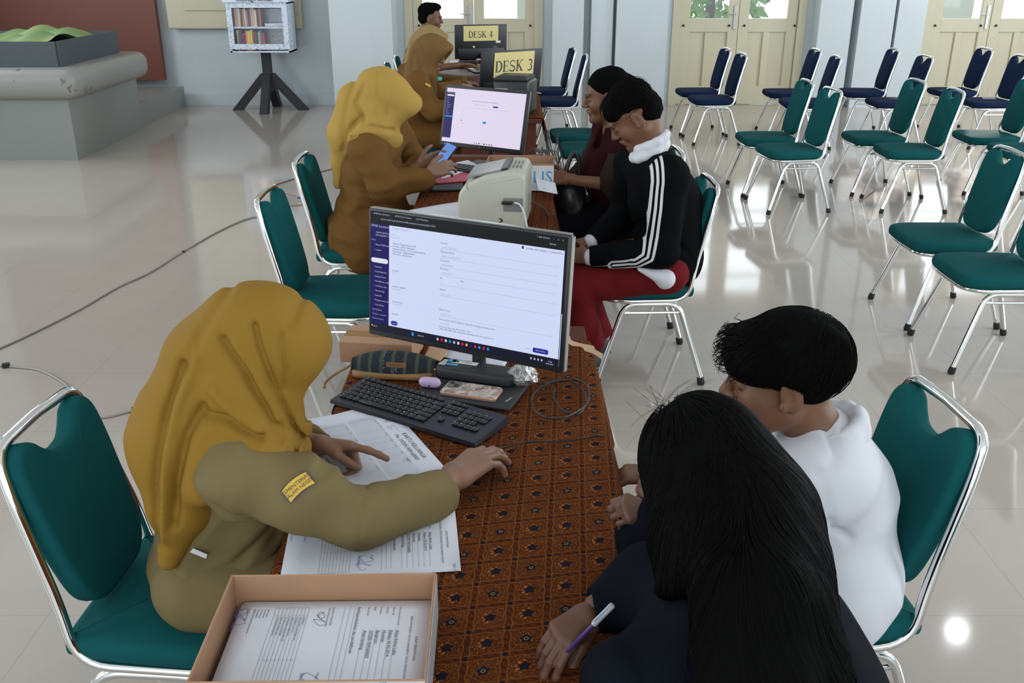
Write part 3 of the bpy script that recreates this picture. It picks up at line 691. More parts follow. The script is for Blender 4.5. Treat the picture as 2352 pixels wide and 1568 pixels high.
for i, t_ in enumerate(('Status PDB aktual', 'Logout')): ui.text(.032, .272 + i * .040, '-  ' + t_, .019, 'scr_txtw')
for i, t_ in enumerate(('Beranda', 'Profil Sekolah', 'Rekap Kuota', 'Pendaftaran online', 'Verifikasi data', 'Monitoring', 'Statistik', 'Pengumuman hasil', 'Cek Status')): ui.text(.030, .445 + i * .0375, '-  ' + t_, .019, 'scr_txtw')
for i, t_ in enumerate(('INFORMASI', 'Telepon - bantuan', 'Pemberitahuan')): ui.text(.024, .805 + i * .035 - .02, t_, .018, 'scr_txtg')
ui.text(.135, .132, 'Verifikasi / Pendaftar', .017, 'scr_txtg')
for i, t_ in enumerate(('Tempat Tinggal Menurut KK', 'Provinsi : JAWA TENGAH', 'Kabupaten/Kota : KOTA SURAKARTA', 'Kecamatan : BANJARSARI', 'Kelurahan : NUSUKAN')): ui.text(.135, .245 + i * .020, t_, .018, 'scr_txtd')
for y_, t_, b_ in ((.455, 'RT/RW :', '5/2'), (.575, 'Alamat Lengkap :', 'Mojosongo'), (.695, 'Nomor Urut :', 'Urutan Data'), (.795, 'File KK :', '')):
    ui.text(.135, y_, t_, .018, 'scr_txtd'); ui.text(.135, y_ + .020, b_, .017, 'scr_txtg')
for y_, t_, b_ in ((.185, 'Provinsi', 'JAWA TENGAH'), (.250, 'Kabupaten/Kota', 'KOTA SURAKARTA'), (.315, 'Kecamatan', 'BANJARSARI'), (.378, 'Kelurahan', 'NUSUKAN'), (.450, 'RT', '5'), (.535, 'Alamat', 'Mojosongo'), (.690, 'Nomor Urut', 'Urutan Data')):
    ui.text(.385, y_, t_, .018, 'scr_txtd'); ui.text(.392, y_ + .033, b_, .018, 'scr_txtg'); ui.rect(.385, y_ + .047, .95, y_ + .0485, 'scr_txtg', 3)
    ui.text(.935, y_ + .03, '.  .', .022, 'scr_txtd')
ui.text(.49, .450, 'RW', .018, 'scr_txtd'); ui.text(.495, .483, '2', .018, 'scr_txtg')
ui.text(.385, .765, 'File Scan KK Peserta Didik (isi hanya jika terdapat perubahan file)', .018, 'scr_txtd'); ui.text(.392, .795, 'Pilih gambar', .017, 'scr_txtg')
ui.text(.385, .820, 'Format: jpg, jpeg, png, gif, pdf. Maks: 1 MB', .016, 'scr_txtd'); ui.text(.385, .838, '* Jika anda tidak akan melakukan perubahan file, kosongi isian ini', .018, 'scr_txtd')
ui.text(.80, .135, 'ADMIN SMP NEGERI 1 SURAKARTA -', .018, 'scr_txtd'); ui.text(.822, .860, 'Kembali', .016, 'scr_txtg'); ui.text(.868, .860, 'Pilih berkas ...', .017, 'scr_txtw', 4); ui.text(.136, .867, 'Simpan', .015, 'scr_txtw', 4)
ui.rect(.779, .118, .789, .142, 'scr_txtd', 3, .004)
ui.text(.275, .925, 'Search', .020, 'scr_txtw'); ui.text(.032, .92, '28 C', .018, 'scr_txtw'); ui.text(.93, .925, '9.36', .018, 'scr_txtw'); ui.text(.918, .943, '09/06/2026', .014, 'scr_txtw')
ui.rect(.242, .910, .253, .938, 'scr_cyan', 3); ui.rect(.020, .908, .029, .922, 'scr_orange', 3, .003)
for i, k_ in enumerate(('scr_txtw', 'scr_red', 'scr_white', 'scr_cyan', 'scr_txtw', 'scr_white', 'scr_red', 'scr_orange', 'scr_blue', 'scr_red', 'scr_cyan', 'scr_red', 'scr_cyan')): ui.rect(.375 + i * .0215, .913, .386 + i * .0215, .935, k_, 3, .003)
for i in range(4): ui.rect(.845 + i * .017, .918, .853 + i * .017, .934, 'scr_txtw', 3, .002)
ui.done({'scr_dark': 'screen', 'scr_task': 'taskbar', 'scr_navy': 'sidebar', 'scr_white': 'web_page', 'scr_blue': 'button'})
mb = MB(); mb.box(tuple(M1 @ Vector((W1 / 2, H1 + .001, -.012))), (W1 - .01, .003, .018), M1.to_3x3()); mb.box(tuple(M1 @ Vector((W1 + .001, H1 / 2, -.012))), (.003, H1 - .01, .018), M1.to_3x3()); mb.build('metal_edge', MAT['bezelgrey'], r1, world=True)
# ---- screen 2
W2, H2 = 0.56, 0.336
r2_, M2 = monitor(frame_of(-.168, 4.896, .929, -.567, .238, .56 / .52), W2, H2, 0.755, 'second computer monitor with a pale page and blue button, beside the beige printer', base=0.22)
ui = UI(r2_, M2, W2, H2)
ui.rect(.028, .05, .965, .93, 'scr_white2', 1); ui.rect(.028, .115, .13, .865, 'scr_navy', 2)
ui.rect(.038, .155, .122, .182, 'scr_pill', 3, .006); ui.rect(.040, .500, .125, .522, 'scr_cyan', 3)
ui.rect(.60, .885 - .60, .66, .885 - .575, 'scr_blue', 3, .004); ui.rect(.50, .545, .54, .58, 'scr_cyan', 3)
ui.rect(.24, .345, .78, .348, 'scr_txtg', 3); ui.rect(.24, .55, .25, .565, 'scr_blue', 3)
ui.text(.035, .130, 'SPMB Surakarta', .022, 'scr_txtw')
for i in range(9): ui.text(.045, .215 + i * .036, ('Beranda', 'Profil', 'Rekap', 'Pendaftaran', 'Verifikasi', 'SMP', 'Data', 'Statistik', 'Cek')[i], .018, 'scr_txtw')
ui.text(.50, .235, 'SELAMAT DATANG DI SPMB KOTA SURAKARTA', .024, 'scr_txtd', align='CENTER'); ui.text(.45, .285, 'Silakan pilih jenjang pendaftaran', .018, 'scr_txtg', align='CENTER')
for y_, t_ in ((.40, 'NIK'), (.47, 'Nama'), (.60, 'Keterangan')): ui.text(.24, y_, t_, .018, 'scr_txtg')
for i, k_ in enumerate(('scr_txtg', 'scr_cyan', 'scr_txtd', 'scr_orange', 'scr_txtd', 'scr_cyan', 'scr_red', 'scr_red')): ui.rect(.42 + i * .03, .895, .434 + i * .03, .918, k_, 3)
ui.rect(.06, .962, .10, .972, 'scr_txtg', 1); ui.rect(.495, .96, .50, .968, 'scr_white', 1)
ui.done({'scr_white2': 'screen', 'scr_navy': 'sidebar', 'scr_cyan': 'button'})

# ---- serif lettering on the yellow cards
def glyph_strokes(ch):
    """list of (points, widths) in a 0..1 high box"""
    K, t = 0.15, 0.055
    def arc(cx, cy, rx, ry, a0, a1, w0, w1, w2=None, n=16):
        p = []; w = []
        for k in range(n + 1):
            q = k / n; a = math.radians(a0 + (a1 - a0) * q); p.append((cx + rx * math.cos(a), cy + ry * math.sin(a)))
            w.append(w0 + (w1 - w0) * math.sin(q * PI) if w2 is None else w0 + (w1 - w0) * q)
        return p, w
    S = []
    if ch == 'D': S = [([(.16, 0), (.16, 1)], K), ([(.02, .03), (.34, .03)], t), ([(.02, .97), (.34, .97)], t), arc(.30, .5, .38, .47, -90, 90, .06, .16)]; W = .74
    elif ch == 'E': S = [([(.16, 0), (.16, 1)], K), ([(.02, .03), (.60, .03)], t), ([(.02, .97), (.58, .97)], t), ([(.16, .51), (.44, .51)], t), ([(.60, 0), (.60, .24)], t * .8), ([(.57, 1), (.57, .78)], t * .8), ([(.44, .40), (.44, .62)], t * .8)]; W = .66
    elif ch == 'S':
        a, wa = arc(.31, .74, .23, .235, 35, 245, .05, .09); b, wb = arc(.31, .255, .25, .23, 75, -150, .10, .13)
        S = [(a, wa), (b, wb), ([(a[-1][0], a[-1][1]), (b[0][0], b[0][1])], .14), ([(.53, 1.0), (.53, .76)], t * .8), ([(.05, 0), (.05, .26)], t * .8)]; W = .62
    elif ch == 'K': S = [([(.16, 0), (.16, 1)], K), ([(.02, .03), (.31, .03)], t), ([(.02, .97), (.31, .97)], t), ([(.20, .42), (.60, .96)], t * 1.1), ([(.32, .56), (.66, .03)], K), ([(.50, .97), (.74, .97)], t), ([(.50, .03), (.80, .03)], t)]; W = .80
    elif ch == '3':
        S = [arc(.28, .75, .20, .22, 150, -80, .05, .13), arc(.27, .27, .24, .25, 85, -150, .06, .14)]; W = .56
    elif ch == '4': S = [([(.40, 0), (.40, 1)], .13), ([(.40, .97), (.04, .32)], t * 1.1), ([(.02, .30), (.60, .30)], .09), ([(.28, .03), (.54, .03)], t)]; W = .62
    else: S = []; W = .30
    return S, W
def serif(txt, hgt, M, name, parent):
    mb = MB(); x = 0; tot = sum(glyph_strokes(c)[1] + .06 for c in txt); zoff = 0
    for ch in txt:
        S, W = glyph_strokes(ch)
        for pts, w in S:
            n = len(pts); ws = w if isinstance(w, list) else [w] * n; L = []; 
            for i, p in enumerate(pts):
                a = pts[max(i - 1, 0)]; b = pts[min(i + 1, n - 1)]; dx, dy = b[0] - a[0], b[1] - a[1]; l = math.hypot(dx, dy); nx_, ny_ = -dy / l, dx / l
                L.append(((p[0] + nx_ * ws[i] / 2 + x - tot / 2) * hgt, (p[1] + ny_ * ws[i] / 2 - .5) * hgt)); L.append(((p[0] - nx_ * ws[i] / 2 + x - tot / 2) * hgt, (p[1] - ny_ * ws[i] / 2 - .5) * hgt))
            vs = [tuple(M @ Vector((q[0], q[1], zoff))) for q in L]
            mb.add(vs, [(2 * i, 2 * i + 1, 2 * i + 3, 2 * i + 2) for i in range(n - 1)]); zoff += 0.000004
        x += W + .06
    return mb.build(name, MAT['ink'], parent, world=True)
for pose, w, h, tz, num, lb, sc in (((-.014, 7.12, .912, .568, -.136), .56, .345, .755, '3', 'black monitor seen from behind with a yellow DESK 3 card', .56 / .52), ((-.303, 9.615, .929, .29, -.063), .55, .338, .745, '4', 'black monitor seen from behind with a yellow DESK 4 card, furthest back', .55 / .52)):
    po = frame_of(*pose, sc); r, M = monitor(po, w, h, tz, lb, back=True)
    # back of the set faces us: card, stickers, housing seam
    o, u, v, n = po; F = M
    mb = MB(); cw, chh = (.66, .55) if num == '3' else (.67, .44); x0 = .20 if num == '3' else .16
    cc = F @ Vector((w * (x0 + cw / 2), h * (0.965 - chh / 2), 0.002)); Rm = F.to_3x3()
    card = MB().rbox(tuple(cc), (w * cw, h * chh, 0.002), 0.0008, 1, R=Rm).build('sign_card', MAT['signyellow'], r, world=True)
    t_ = serif('DESK ' + num, h * (.25 if num == '3' else .19), F @ Matrix.Translation((w * (x0 + cw / 2), h * (0.955 - chh / 2 - .02), 0.0036)), 'lettering', None)
    t_.parent = card; t_.data.transform(Matrix.Translation(-Vector(r.location)))
    mb = MB(); mb.box(tuple(F @ Vector((w * .36, h * .355, .002))), (.022, .018, .001), Rm); mb.build('sticker', MAT['signyellow'], r, world=True, label='small square sticker on the back')
    if num == '4': MB().box(tuple(F @ Vector((w * .83, h * .49, .002))), (.05, .022, .001), Rm).build('sticker', MAT['white'], r, world=True, label='white label on the back')
    tt = text_mesh('ASUS' if num == '3' else 'DELL', h * .07, MAT['grey_ink'], 'maker_mark', r, Matrix.Translation(-Vector(r.location)) @ F @ Matrix.Translation((w * .78, h * .34, 0.0015)))

# ================================================================ nearest desk: keyboard and small things
Z = 0.752
MAT['kbd'] = plain('keyboard_black', (0.014, 0.015, 0.020), 0.45)
A = T(757, 918, Z + .012); B = T(1098, 1022, Z + .012); ang = math.atan2(B[1] - A[1], B[0] - A[0])
kb = empty('keyboard', (A[0], A[1], Z), ang, 'black full-size keyboard lying askew in front of the big screen', 'keyboard'); KW, KD = 0.465, 0.152
vs = [(0, 0, .003), (KW, 0, .003), (KW, KD, .003), (0, KD, .003), (0.002, .002, .013), (KW - .002, .002, .013), (KW - .002, KD - .002, .024), (.002, KD - .002, .024)]
MB().add(vs, [(0, 3, 2, 1), (4, 5, 6, 7), (0, 1, 5, 4), (1, 2, 6, 5), (2, 3, 7, 6), (3, 0, 4, 7)]).build('keyboard_body', MAT['kbd'], kb)
U = 0.0188; rows = [(0, [1] + [1] * 12 + [1]), (1, [1] * 13 + [2]), (2, [1.5] + [1] * 12 + [1.5]), (3, [1.8] + [1] * 11 + [2.2]), (4, [2.3] + [1] * 10 + [2.7]), (5, [1.3, 1.1, 1.1, 6.2, 1.2, 1.2, 1.2, 1.7])]
keys = []
for ri, ws in rows:
    x_ = 0.012; y_ = KD - 0.016 - ri * 0.0205 - (0 if ri == 0 else 0.002); kh = 0.013 if ri == 0 else 0.0178
    for w_ in ws: keys.append((x_ + w_ * U / 2, y_, w_ * U - 0.0022, kh)); x_ += w_ * U
nx0 = 0.012 + 15 * U + .006
for ri in range(6):
    y_ = KD - 0.016 - ri * 0.0205 - (0 if ri == 0 else 0.002); kh = 0.013 if ri == 0 else 0.0178
    cols = {0: (0, 1, 2), 1: (0, 1, 2), 2: (0, 1, 2), 3: (), 4: (1,), 5: (0, 1, 2)}[ri]
    for c_ in cols: keys.append((nx0 + (c_ + .5) * U * .92, y_, U * .92 - .0022, kh))
    if ri >= 1:
        for c_ in range(4):
            if c_ == 3 and ri in (3, 5): continue
            keys.append((nx0 + .062 + (c_ + .5) * U, y_, U - .0022, kh))
mbk = None; legends = []
for i, (kx, ky, kw, kh) in enumerate(keys[:100]):
    zz = 0.0165 + (ky / KD) * 0.0105
    mb = MB(); mb.rbox((0, 0, 0), (kw, kh, 0.006), 0.0018, 1); o = mb.build('keycap', MAT['key'], kb, smooth=True); o.location = (kx, ky, zz)
    legends.append(('QWERTYUIOPASDFGHJKLZXCVBNM1234567890'[i % 36], 0.0055, Matrix.Translation((kx - kw * .22, ky + kh * .12, zz + .0034)), 'CENTER'))
join_text(legends, MAT['white'], 'key_legends', kb)
def slab(name, pts, z0, z1, mat, parent, label=None, bev=0):
    c = MB().prism([(p[0], p[1]) for p in pts], z0, z1); return c.build(name, mat, parent, world=True, label=label)
def rr_outline(w, d, r, n=5):
    o = []
    for cx_, cy_, a0 in ((w / 2 - r, d / 2 - r, 0), (-w / 2 + r, d / 2 - r, 1), (-w / 2 + r, -d / 2 + r, 2), (w / 2 - r, -d / 2 + r, 3)):
        for k in range(n + 1): a = (a0 + k / n) * PI / 2; o.append((cx_ + r * math.cos(a), cy_ + r * math.sin(a)))
    return o
# black sleeve carrying stickers
pc = T(1096, 852, .785); ang2 = math.radians(-19)
ps = empty('document_case', (pc[0], pc[1], Z + .014), ang2, 'flat black case with small stickers standing under the big screen', 'case')
mb = MB(); cushion(mb, rr_outline(.235, .082, .030), 0, .030, .008, .002); mb.build('case_body', MAT['black_matte'], ps, smooth=True)
MAT['stk_blue'] = plain('blue_sticker', (0.05, 0.30, 0.55), 0.4); MAT['stk_grey'] = plain('grey_sticker', (0.45, 0.47, 0.48), 0.4)
for (sx, sy, sw, sh_, mk, lb) in ((-.06, .028, .075, .020, 'white', 'white sticker with a thumbs-up mark'), (-.098, .030, .022, .018, 'stk_blue', 'blue sticker'), (-.118, .022, .014, .022, 'stk_grey', 'grey sticker'), (-.09, .006, .035, .013, 'stk_blue', 'blue and white sticker'), (-.118, .002, .020, .016, 'stk_grey', 'small grey and red sticker')):
    st_ = MB().box((sx + .018, sy - .012, .0322), (sw, sh_, .0008)).build('sticker', MAT[mk], ps, label=lb)
    if mk == 'white': MB().rbox((sx - .006, sy - .012, .0330), (.010, .010, .0006), .002, 1).build('thumb_mark', MAT['ink'], st_); o = text_mesh('DATA\nTERKIRIM', .0055, MAT['ink'], 'sticker_text', st_, Matrix.Translation((sx + .028, sy - .012, .0332)))
# lilac earbud case
q = T(987, 870, .79); eb = empty('earbud_case', (q[0], q[1], Z + .014), math.radians(-12), 'glossy lilac pill-shaped earbud case behind the keyboard', 'earbud case')
mb = MB(); pts = [(-.031 + .062 * k / 14, 0, .014) for k in range(15)]; rs = [.0145 * max(.12, math.sqrt(max(0, 1 - max(0, abs(k - 7) - 3.2) ** 2 / 3.9 ** 2))) for k in range(15)]
mb.tube(pts, rs, 20); MAT['lilac'] = plain('lilac_plastic', (0.48, 0.36, 0.55), 0.18, amt=0); mb.build('case_shell', MAT['lilac'], eb, smooth='all')
MB().box((.002, -.0142, .010), (.004, .001, .006)).build('logo', MAT['ink'], eb)
# phone in a marbled case
q = T(1083, 897, Z + .02); ph = empty('smartphone', (q[0], q[1], Z + .013), math.radians(-18), 'smartphone lying face down in a brown marbled glossy case', 'smartphone')
m = Mt('marbled_case', (0.5, 0.42, 0.38), 0.12, spec=0.6); nz = m.noise(55, 3, 0.6); vz = m.voro(60, 'Color')
m.base(m.mix(m.voro(70).gt(.45) * .5, m.mix(nz.gt(.5), (0.22, 0.15, 0.12), (0.55, 0.46, 0.42)), (0.40, 0.34, 0.32))); MAT['marble'] = m.m
MAT['rose'] = plain('rose_gold', (0.50, 0.30, 0.22), 0.3, 0.4)
mb = MB(); cushion(mb, rr_outline(.158, .078, .012), 0, .0105, .003, 0); mb.build('phone_case', MAT['rose'], ph, smooth=True)
mb = MB(); mb.prism(rr_outline(.152, .072, .010), .0105, .0112); mb.build('marbled_back', MAT['marble'], ph)
mb = MB(); mb.prism([(a_ - .054, b_ + .012) for a_, b_ in rr_outline(.036, .036, .009)], .0112, .0135); cm = mb.build('camera_bump', MAT['bezelgrey'], ph)
for dx, dy in ((-.008, .008), (.008, -.006)): mb = MB(); mb.tube([(-.054 + dx, .012 + dy, .0134), (-.054 + dx, .012 + dy, .0152)], .0068, 14); mb.build('lens', MAT['black_plastic'], cm)
# striped pouch with brown base
q = T(905, 830, .79); po_ = empty('pouch', (q[0], q[1], Z), math.radians(-6), 'dark striped woven pouch with tan base and zip, left of the black case', 'pouch')
m = Mt('striped_weave', (0.02, 0.03, 0.05), 0.85); x, y, z = m.xyz(); st1 = (x * 30.0).fract(); 
m.base(m.mix(st1.lt(.28), m.mix(m.noise(60, 3, .7).gt(.58) * x.abs().lt(.035), (0.008, 0.012, 0.020), (0.10, 0.11, 0.15)), (0.045, 0.055, 0.035))); MAT['weave'] = m.m
MAT['tan'] = plain('tan_leather', (0.26, 0.135, 0.045), 0.6, amt=.12, sc=20)
vs = []; fs = []; nn_ = 14; mm_ = 9
for i in range(nn_ + 1):
    t_ = i / nn_; xx = (-.12 + .24 * t_); taper = math.sin(PI * min(1, max(0, .08 + t_ * .84))) ** .5
    for j in range(mm_):
        a = PI * j / (mm_ - 1); vs.append((xx, -math.cos(a) * .045 * taper, .018 + math.sin(a) * .052 * taper))
for i in range(nn_):
    for j in range(mm_ - 1): fs.append((i * mm_ + j, i * mm_ + j + 1, (i + 1) * mm_ + j + 1, (i + 1) * mm_ + j))
fs.append(tuple(range(mm_))); fs.append(tuple(nn_ * mm_ + j for j in reversed(range(mm_))))
MB().add(vs, fs).build('woven_body', MAT['weave'], po_, smooth='all')
mb = MB(); cushion(mb, rr_outline(.235, .098, .03), 0, .020, .008, 0); mb.build('tan_base', MAT['tan'], po_, smooth=True)
MAT['brass'] = plain('brass', (0.55, 0.47, 0.25), 0.3, 1.0)
mb = MB(); mb.rbox((.122, -.03, .020), (.007, .004, .03), .002); mb.build('zip_pull', MAT['brass'], po_)
lb_ = MB().box((.015, -.040, .045), (.055, .002, .014)).build('label_patch', MAT['tan'], po_, label='small tan name patch'); text_mesh('JO&KE JELITA', .0075, MAT['ink'], 'patch_text', lb_, Matrix.Translation((.015, -.0415, .045)) @ Matrix.Rotation(PI / 2, 4, 'X'))
mb = MB(); mb.tube([tuple(p) for p in catmull([(-.12, -.02, .03), (-.16, -.05, .012), (-.175, -.09, .006), (-.17, -.12, .004)], 6)], .004, 6); mb.build('strap', MAT['tan'], po_, smooth='all')
# cardboard box behind the pouch
def open_or_closed_box(name, cx_, cy_, z_, w_, d_, h_, ang_, label, cat='box'):
    r = empty(name, (cx_, cy_, z_), ang_, label, cat); MB().rbox((0, 0, h_ / 2), (w_, d_, h_), .002, 1).build('box_body', MAT['cardboard'], r); MB().box((0, 0, h_ + .0006), (w_, .04, .0008)).build('packing_tape', MAT['tan'], r); return r
q = T(880, 785, Z + .05); open_or_closed_box('cardboard_box', q[0] - .01, q[1] + .04, Z - .008, .22, .14, .065, math.radians(-8), 'closed brown cardboard box behind the striped pouch')
# paper note strip, white sheet and crumpled plastic behind the case
def sheet(name, pts, z, mat, label, cat, curl=0.003, n=10, group=None, th=.0006):
    a, b, c, d = [np.array(p[:2]) for p in pts]; r = empty(name, ((a[0] + c[0]) / 2, (a[1] + c[1]) / 2, z), 0, label, cat, group); vs = []; fs = []
    ph_ = rng.uniform(0, 6)
    for j in range(n + 1):
        for i in range(n + 1):
            s_, t_ = i / n, j / n; p = (a * (1 - s_) + b * s_) * (1 - t_) + (d * (1 - s_) + c * s_) * t_
            zz = curl * (math.sin(s_ * 4 + ph_) * math.cos(t_ * 3 + ph_) + 1) * .5; vs.append((p[0], p[1], z + zz))
    for j in range(n):
        for i in range(n): fs.append((j * (n + 1) + i, j * (n + 1) + i + 1, (j + 1) * (n + 1) + i + 1, (j + 1) * (n + 1) + i))
    o = MB().add(vs, fs).build('page', mat, r, world=True, smooth='all'); m_ = o.modifiers.new('t', 'SOLIDIFY'); m_.thickness = th; return r
sheet('paper_sheet', [T(1035, 808, Z), T(1165, 838, Z), T(1155, 858, Z), T(1020, 826, Z)], Z + .008, MAT['paper'], 'white sheet lying behind the black case under the big screen', 'paper')
sheet('kraft_paper', [T(985, 800, Z), T(1040, 808, Z), T(1010, 835, Z), T(975, 822, Z)], Z + .006, MAT['clothback'], 'scrap of brown kraft paper with writing beside the black case', 'paper')
m = Mt('crumpled_film', (0.6, 0.6, 0.6), 0.08, spec=0.8); m.b.inputs['Transmission Weight'].default_value = .75; m.bump(m.noise(60, 4), 1, .02); MAT['film'] = m.m
q = T(1200, 865, Z + .03); r = empty('plastic_bag', (q[0], q[1], Z), 0, 'crumpled clear plastic bag under the right end of the big screen', 'bag')
mb = MB(); vs = []; fs = []
for j in range(9):
    for i in range(16):
        a = 2 * PI * i / 16; b = PI * j / 8; rr_ = 1 + .28 * rng.uniform(-1, 1); vs.append((.042 * rr_ * math.sin(b) * math.cos(a), .035 * rr_ * math.sin(b) * math.sin(a), .034 + .032 * math.cos(b) * (1 + .15 * rng.uniform(-1, 1))))
for j in range(8):
    for i in range(16): fs.append((j * 16 + i, j * 16 + (i + 1) % 16, (j + 1) * 16 + (i + 1) % 16, (j + 1) * 16 + i))
MB().add(vs, fs).build('film', MAT['film'], r)
# cables
def cable(name, pts, r, mat, label, cat='cable', parts=None):
    o = empty(name, tuple(pts[0]), 0, label, cat); MB().tube([tuple(p) for p in catmull(pts, 8)], r, 6).build('cord', mat, o, world=True, smooth='all'); return o
zc_ = Z + .009
def tp(x_, y_, z_=zc_): return T(x_, y_, z_)
cable('cable', [tp(1210, 878), tp(1260, 880), tp(1320, 872), tp(1350, 890, .78), tp(1345, 930), tp(1290, 960, .775), tp(1235, 950), tp(1222, 910), tp(1260, 880, .775), tp(1310, 875, .77), tp(1345, 910), tp(1330, 950), tp(1290, 940), tp(1272, 910), tp(1275, 890)], .0028, MAT['cable_black'], 'tangled black cable coiled on the batik cloth under the right of the screen')
cable('cable', [P(1300, 858, 2.55), P(1303, 852, 2.6), P(1350, 858, 2.62), P(1368, 880, 2.6), P(1372, 920, 2.55), P(1360, 890, 2.5), P(1376, 935, 2.5), P(1368, 960, 2.5)], .0028, MAT['cable_black'], 'black cable hanging over the far right corner of the nearest desk')
cable('mouse_cable', [tp(1140, 1032), tp(1180, 1022), tp(1220, 1014), tp(1290, 1013), tp(1350, 1005), tp(1380, 1000), P(1404, 1030, 2.28), P(1418, 1070, 2.30), P(1426, 1105, 2.30), P(1419, 1142, 2.28), P(1405, 1190, 2.25)], .0022, MAT['cable_black'], 'thin black mouse cable crossing the cloth and hanging off the desk')
cable('cable', [tp(775, 920, Z + .006), P(768, 935, 2.27), P(764, 950, 2.27), P(772, 960, 2.27)], .0035, MAT['cable_black'], 'short loop of black cable hanging at the left end of the keyboard')
# mouse under the hand
q = T(1098, 1066, Z + .015); ms = empty('computer_mouse', (q[0], q[1], Z + .003), math.radians(-62), 'black computer mouse under the hand of the khaki uniform', 'mouse')
mb = MB(); cushion(mb, rr_outline(.056, .095, .024), 0, .022, .012, .008); mb.build('mouse_body', MAT['black_plastic'], ms, smooth='all')
mb = MB(); mb.tube([(-.003, .026, .027), (.003, .026, .027)], .008, 12); mb.build('scroll_wheel', MAT['rubber'], ms, smooth=True)

# ---- documents
class Doc:
    """page with its own frame: origin top-left of the print, x along the lines, y down the page"""
    def __init__(s, root, o, ex, ey, z): s.r = root; s.o = np.array(o[:2]); s.ex = np.array(ex[:2]); s.ey = np.array(ey[:2]); s.z = z; s.L = {}; s.T = {}
    def p(s, x, y, dz=0): q = s.o + s.ex * x + s.ey * y; return (q[0], q[1], s.z + dz)
    def line(s, x0, y0, x1, y1, w=.0006, mat='grey_ink'):
        mb = s.L.setdefault(mat, MB()); dx, dy = x1 - x0, y1 - y0; l = math.hypot(dx, dy) + 1e-9; nx_, ny_ = -dy / l * w / 2, dx / l * w / 2
        mb.add([s.p(x0 + nx_, y0 + ny_), s.p(x1 + nx_, y1 + ny_), s.p(x1 - nx_, y1 - ny_), s.p(x0 - nx_, y0 - ny_)], [(3, 2, 1, 0)])
    def text(s, x, y, t, size, mat='ink', align='LEFT'):
        q = s.p(x, y, .0002); s.T.setdefault(mat, []).append((t, size, Matrix(((s.ex[0], -s.ey[0], 0, q[0]), (s.ex[1], -s.ey[1], 0, q[1]), (0, 0, 1, q[2]), (0, 0, 0, 1))), align))
    def poly(s, pts, w, mat):
        for a, b in zip(pts[:-1], pts[1:]): s.line(a[0], a[1], b[0], b[1], w, mat)
    def sign(s, x, y, sz, mat='blue_ink', seed=1):
        g = np.random.default_rng(seed); pts = [(x + sz * (k / 9 + .25 * math.sin(k * 2.2)), y + sz * (.3 * math.sin(k * 1.7) + g.uniform(-.2, .2))) for k in range(11)]
        s.poly([tuple(p) for p in catmull([(a, b) for a, b in pts], 4)], .0007, mat)
    def done(s):
        for k, mb in s.L.items(): mb.build('printed_lines', MAT[k], s.r, world=True)
        for k, it in s.T.items():
            o = join_text(it, MAT[k], 'printed_text', s.r); o.data.transform(Matrix.Translation(-Vector(s.r.location)))
ZP = Z + .0045
# family card sheet
A = T(905, 942, ZP); B = T(1028, 1079, ZP); ex = (B - A)[:2]; Lx = np.linalg.norm(ex); ex = ex / Lx; ey = np.array([-ex[1], ex[0]]); ey = -ey if ey[0] > 0 else ey
Wd, Hd = Lx, .232
def corners(A_, ex_, ey_, w_, h_): return [A_[:2], A_[:2] + ex_ * w_, A_[:2] + ex_ * w_ + ey_ * h_, A_[:2] + ey_ * h_]
def rot2(v, a): return np.array([v[0] * math.cos(a) - v[1] * math.sin(a), v[0] * math.sin(a) + v[1] * math.cos(a)])
A2 = T(857, 930, Z); ex2 = rot2(ex, .10); ey2 = rot2(ey, .10)
sheet('document', corners(A2, ex2, ey2, Lx, .215), Z + .0015, MAT['paper'], 'white sheet peeking out beneath the KARTU KELUARGA page', 'document', .001)
A3 = A2 + np.array([-.03, -.03, 0]); sheet('document', corners(A3, rot2(ex, -.06), rot2(ey, -.06), Lx * .97, .205), Z + .0003, MAT['paper'], 'lowest white sheet under the KARTU KELUARGA page, its corner at the desk edge', 'document', .0008)
kk = sheet('document', corners(A, ex, ey, Wd, Hd), ZP - .0012, MAT['paper'], 'KARTU KELUARGA page with table lines under the pointing finger', 'document', 0)
d = Doc(kk, A, ex, ey, ZP - .0003)
d.text(.20, .024, 'KARTU KELUARGA', .0165, align='CENTER'); d.text(.20, .043, 'No. 3372051909160003', .0145, align='CENTER')
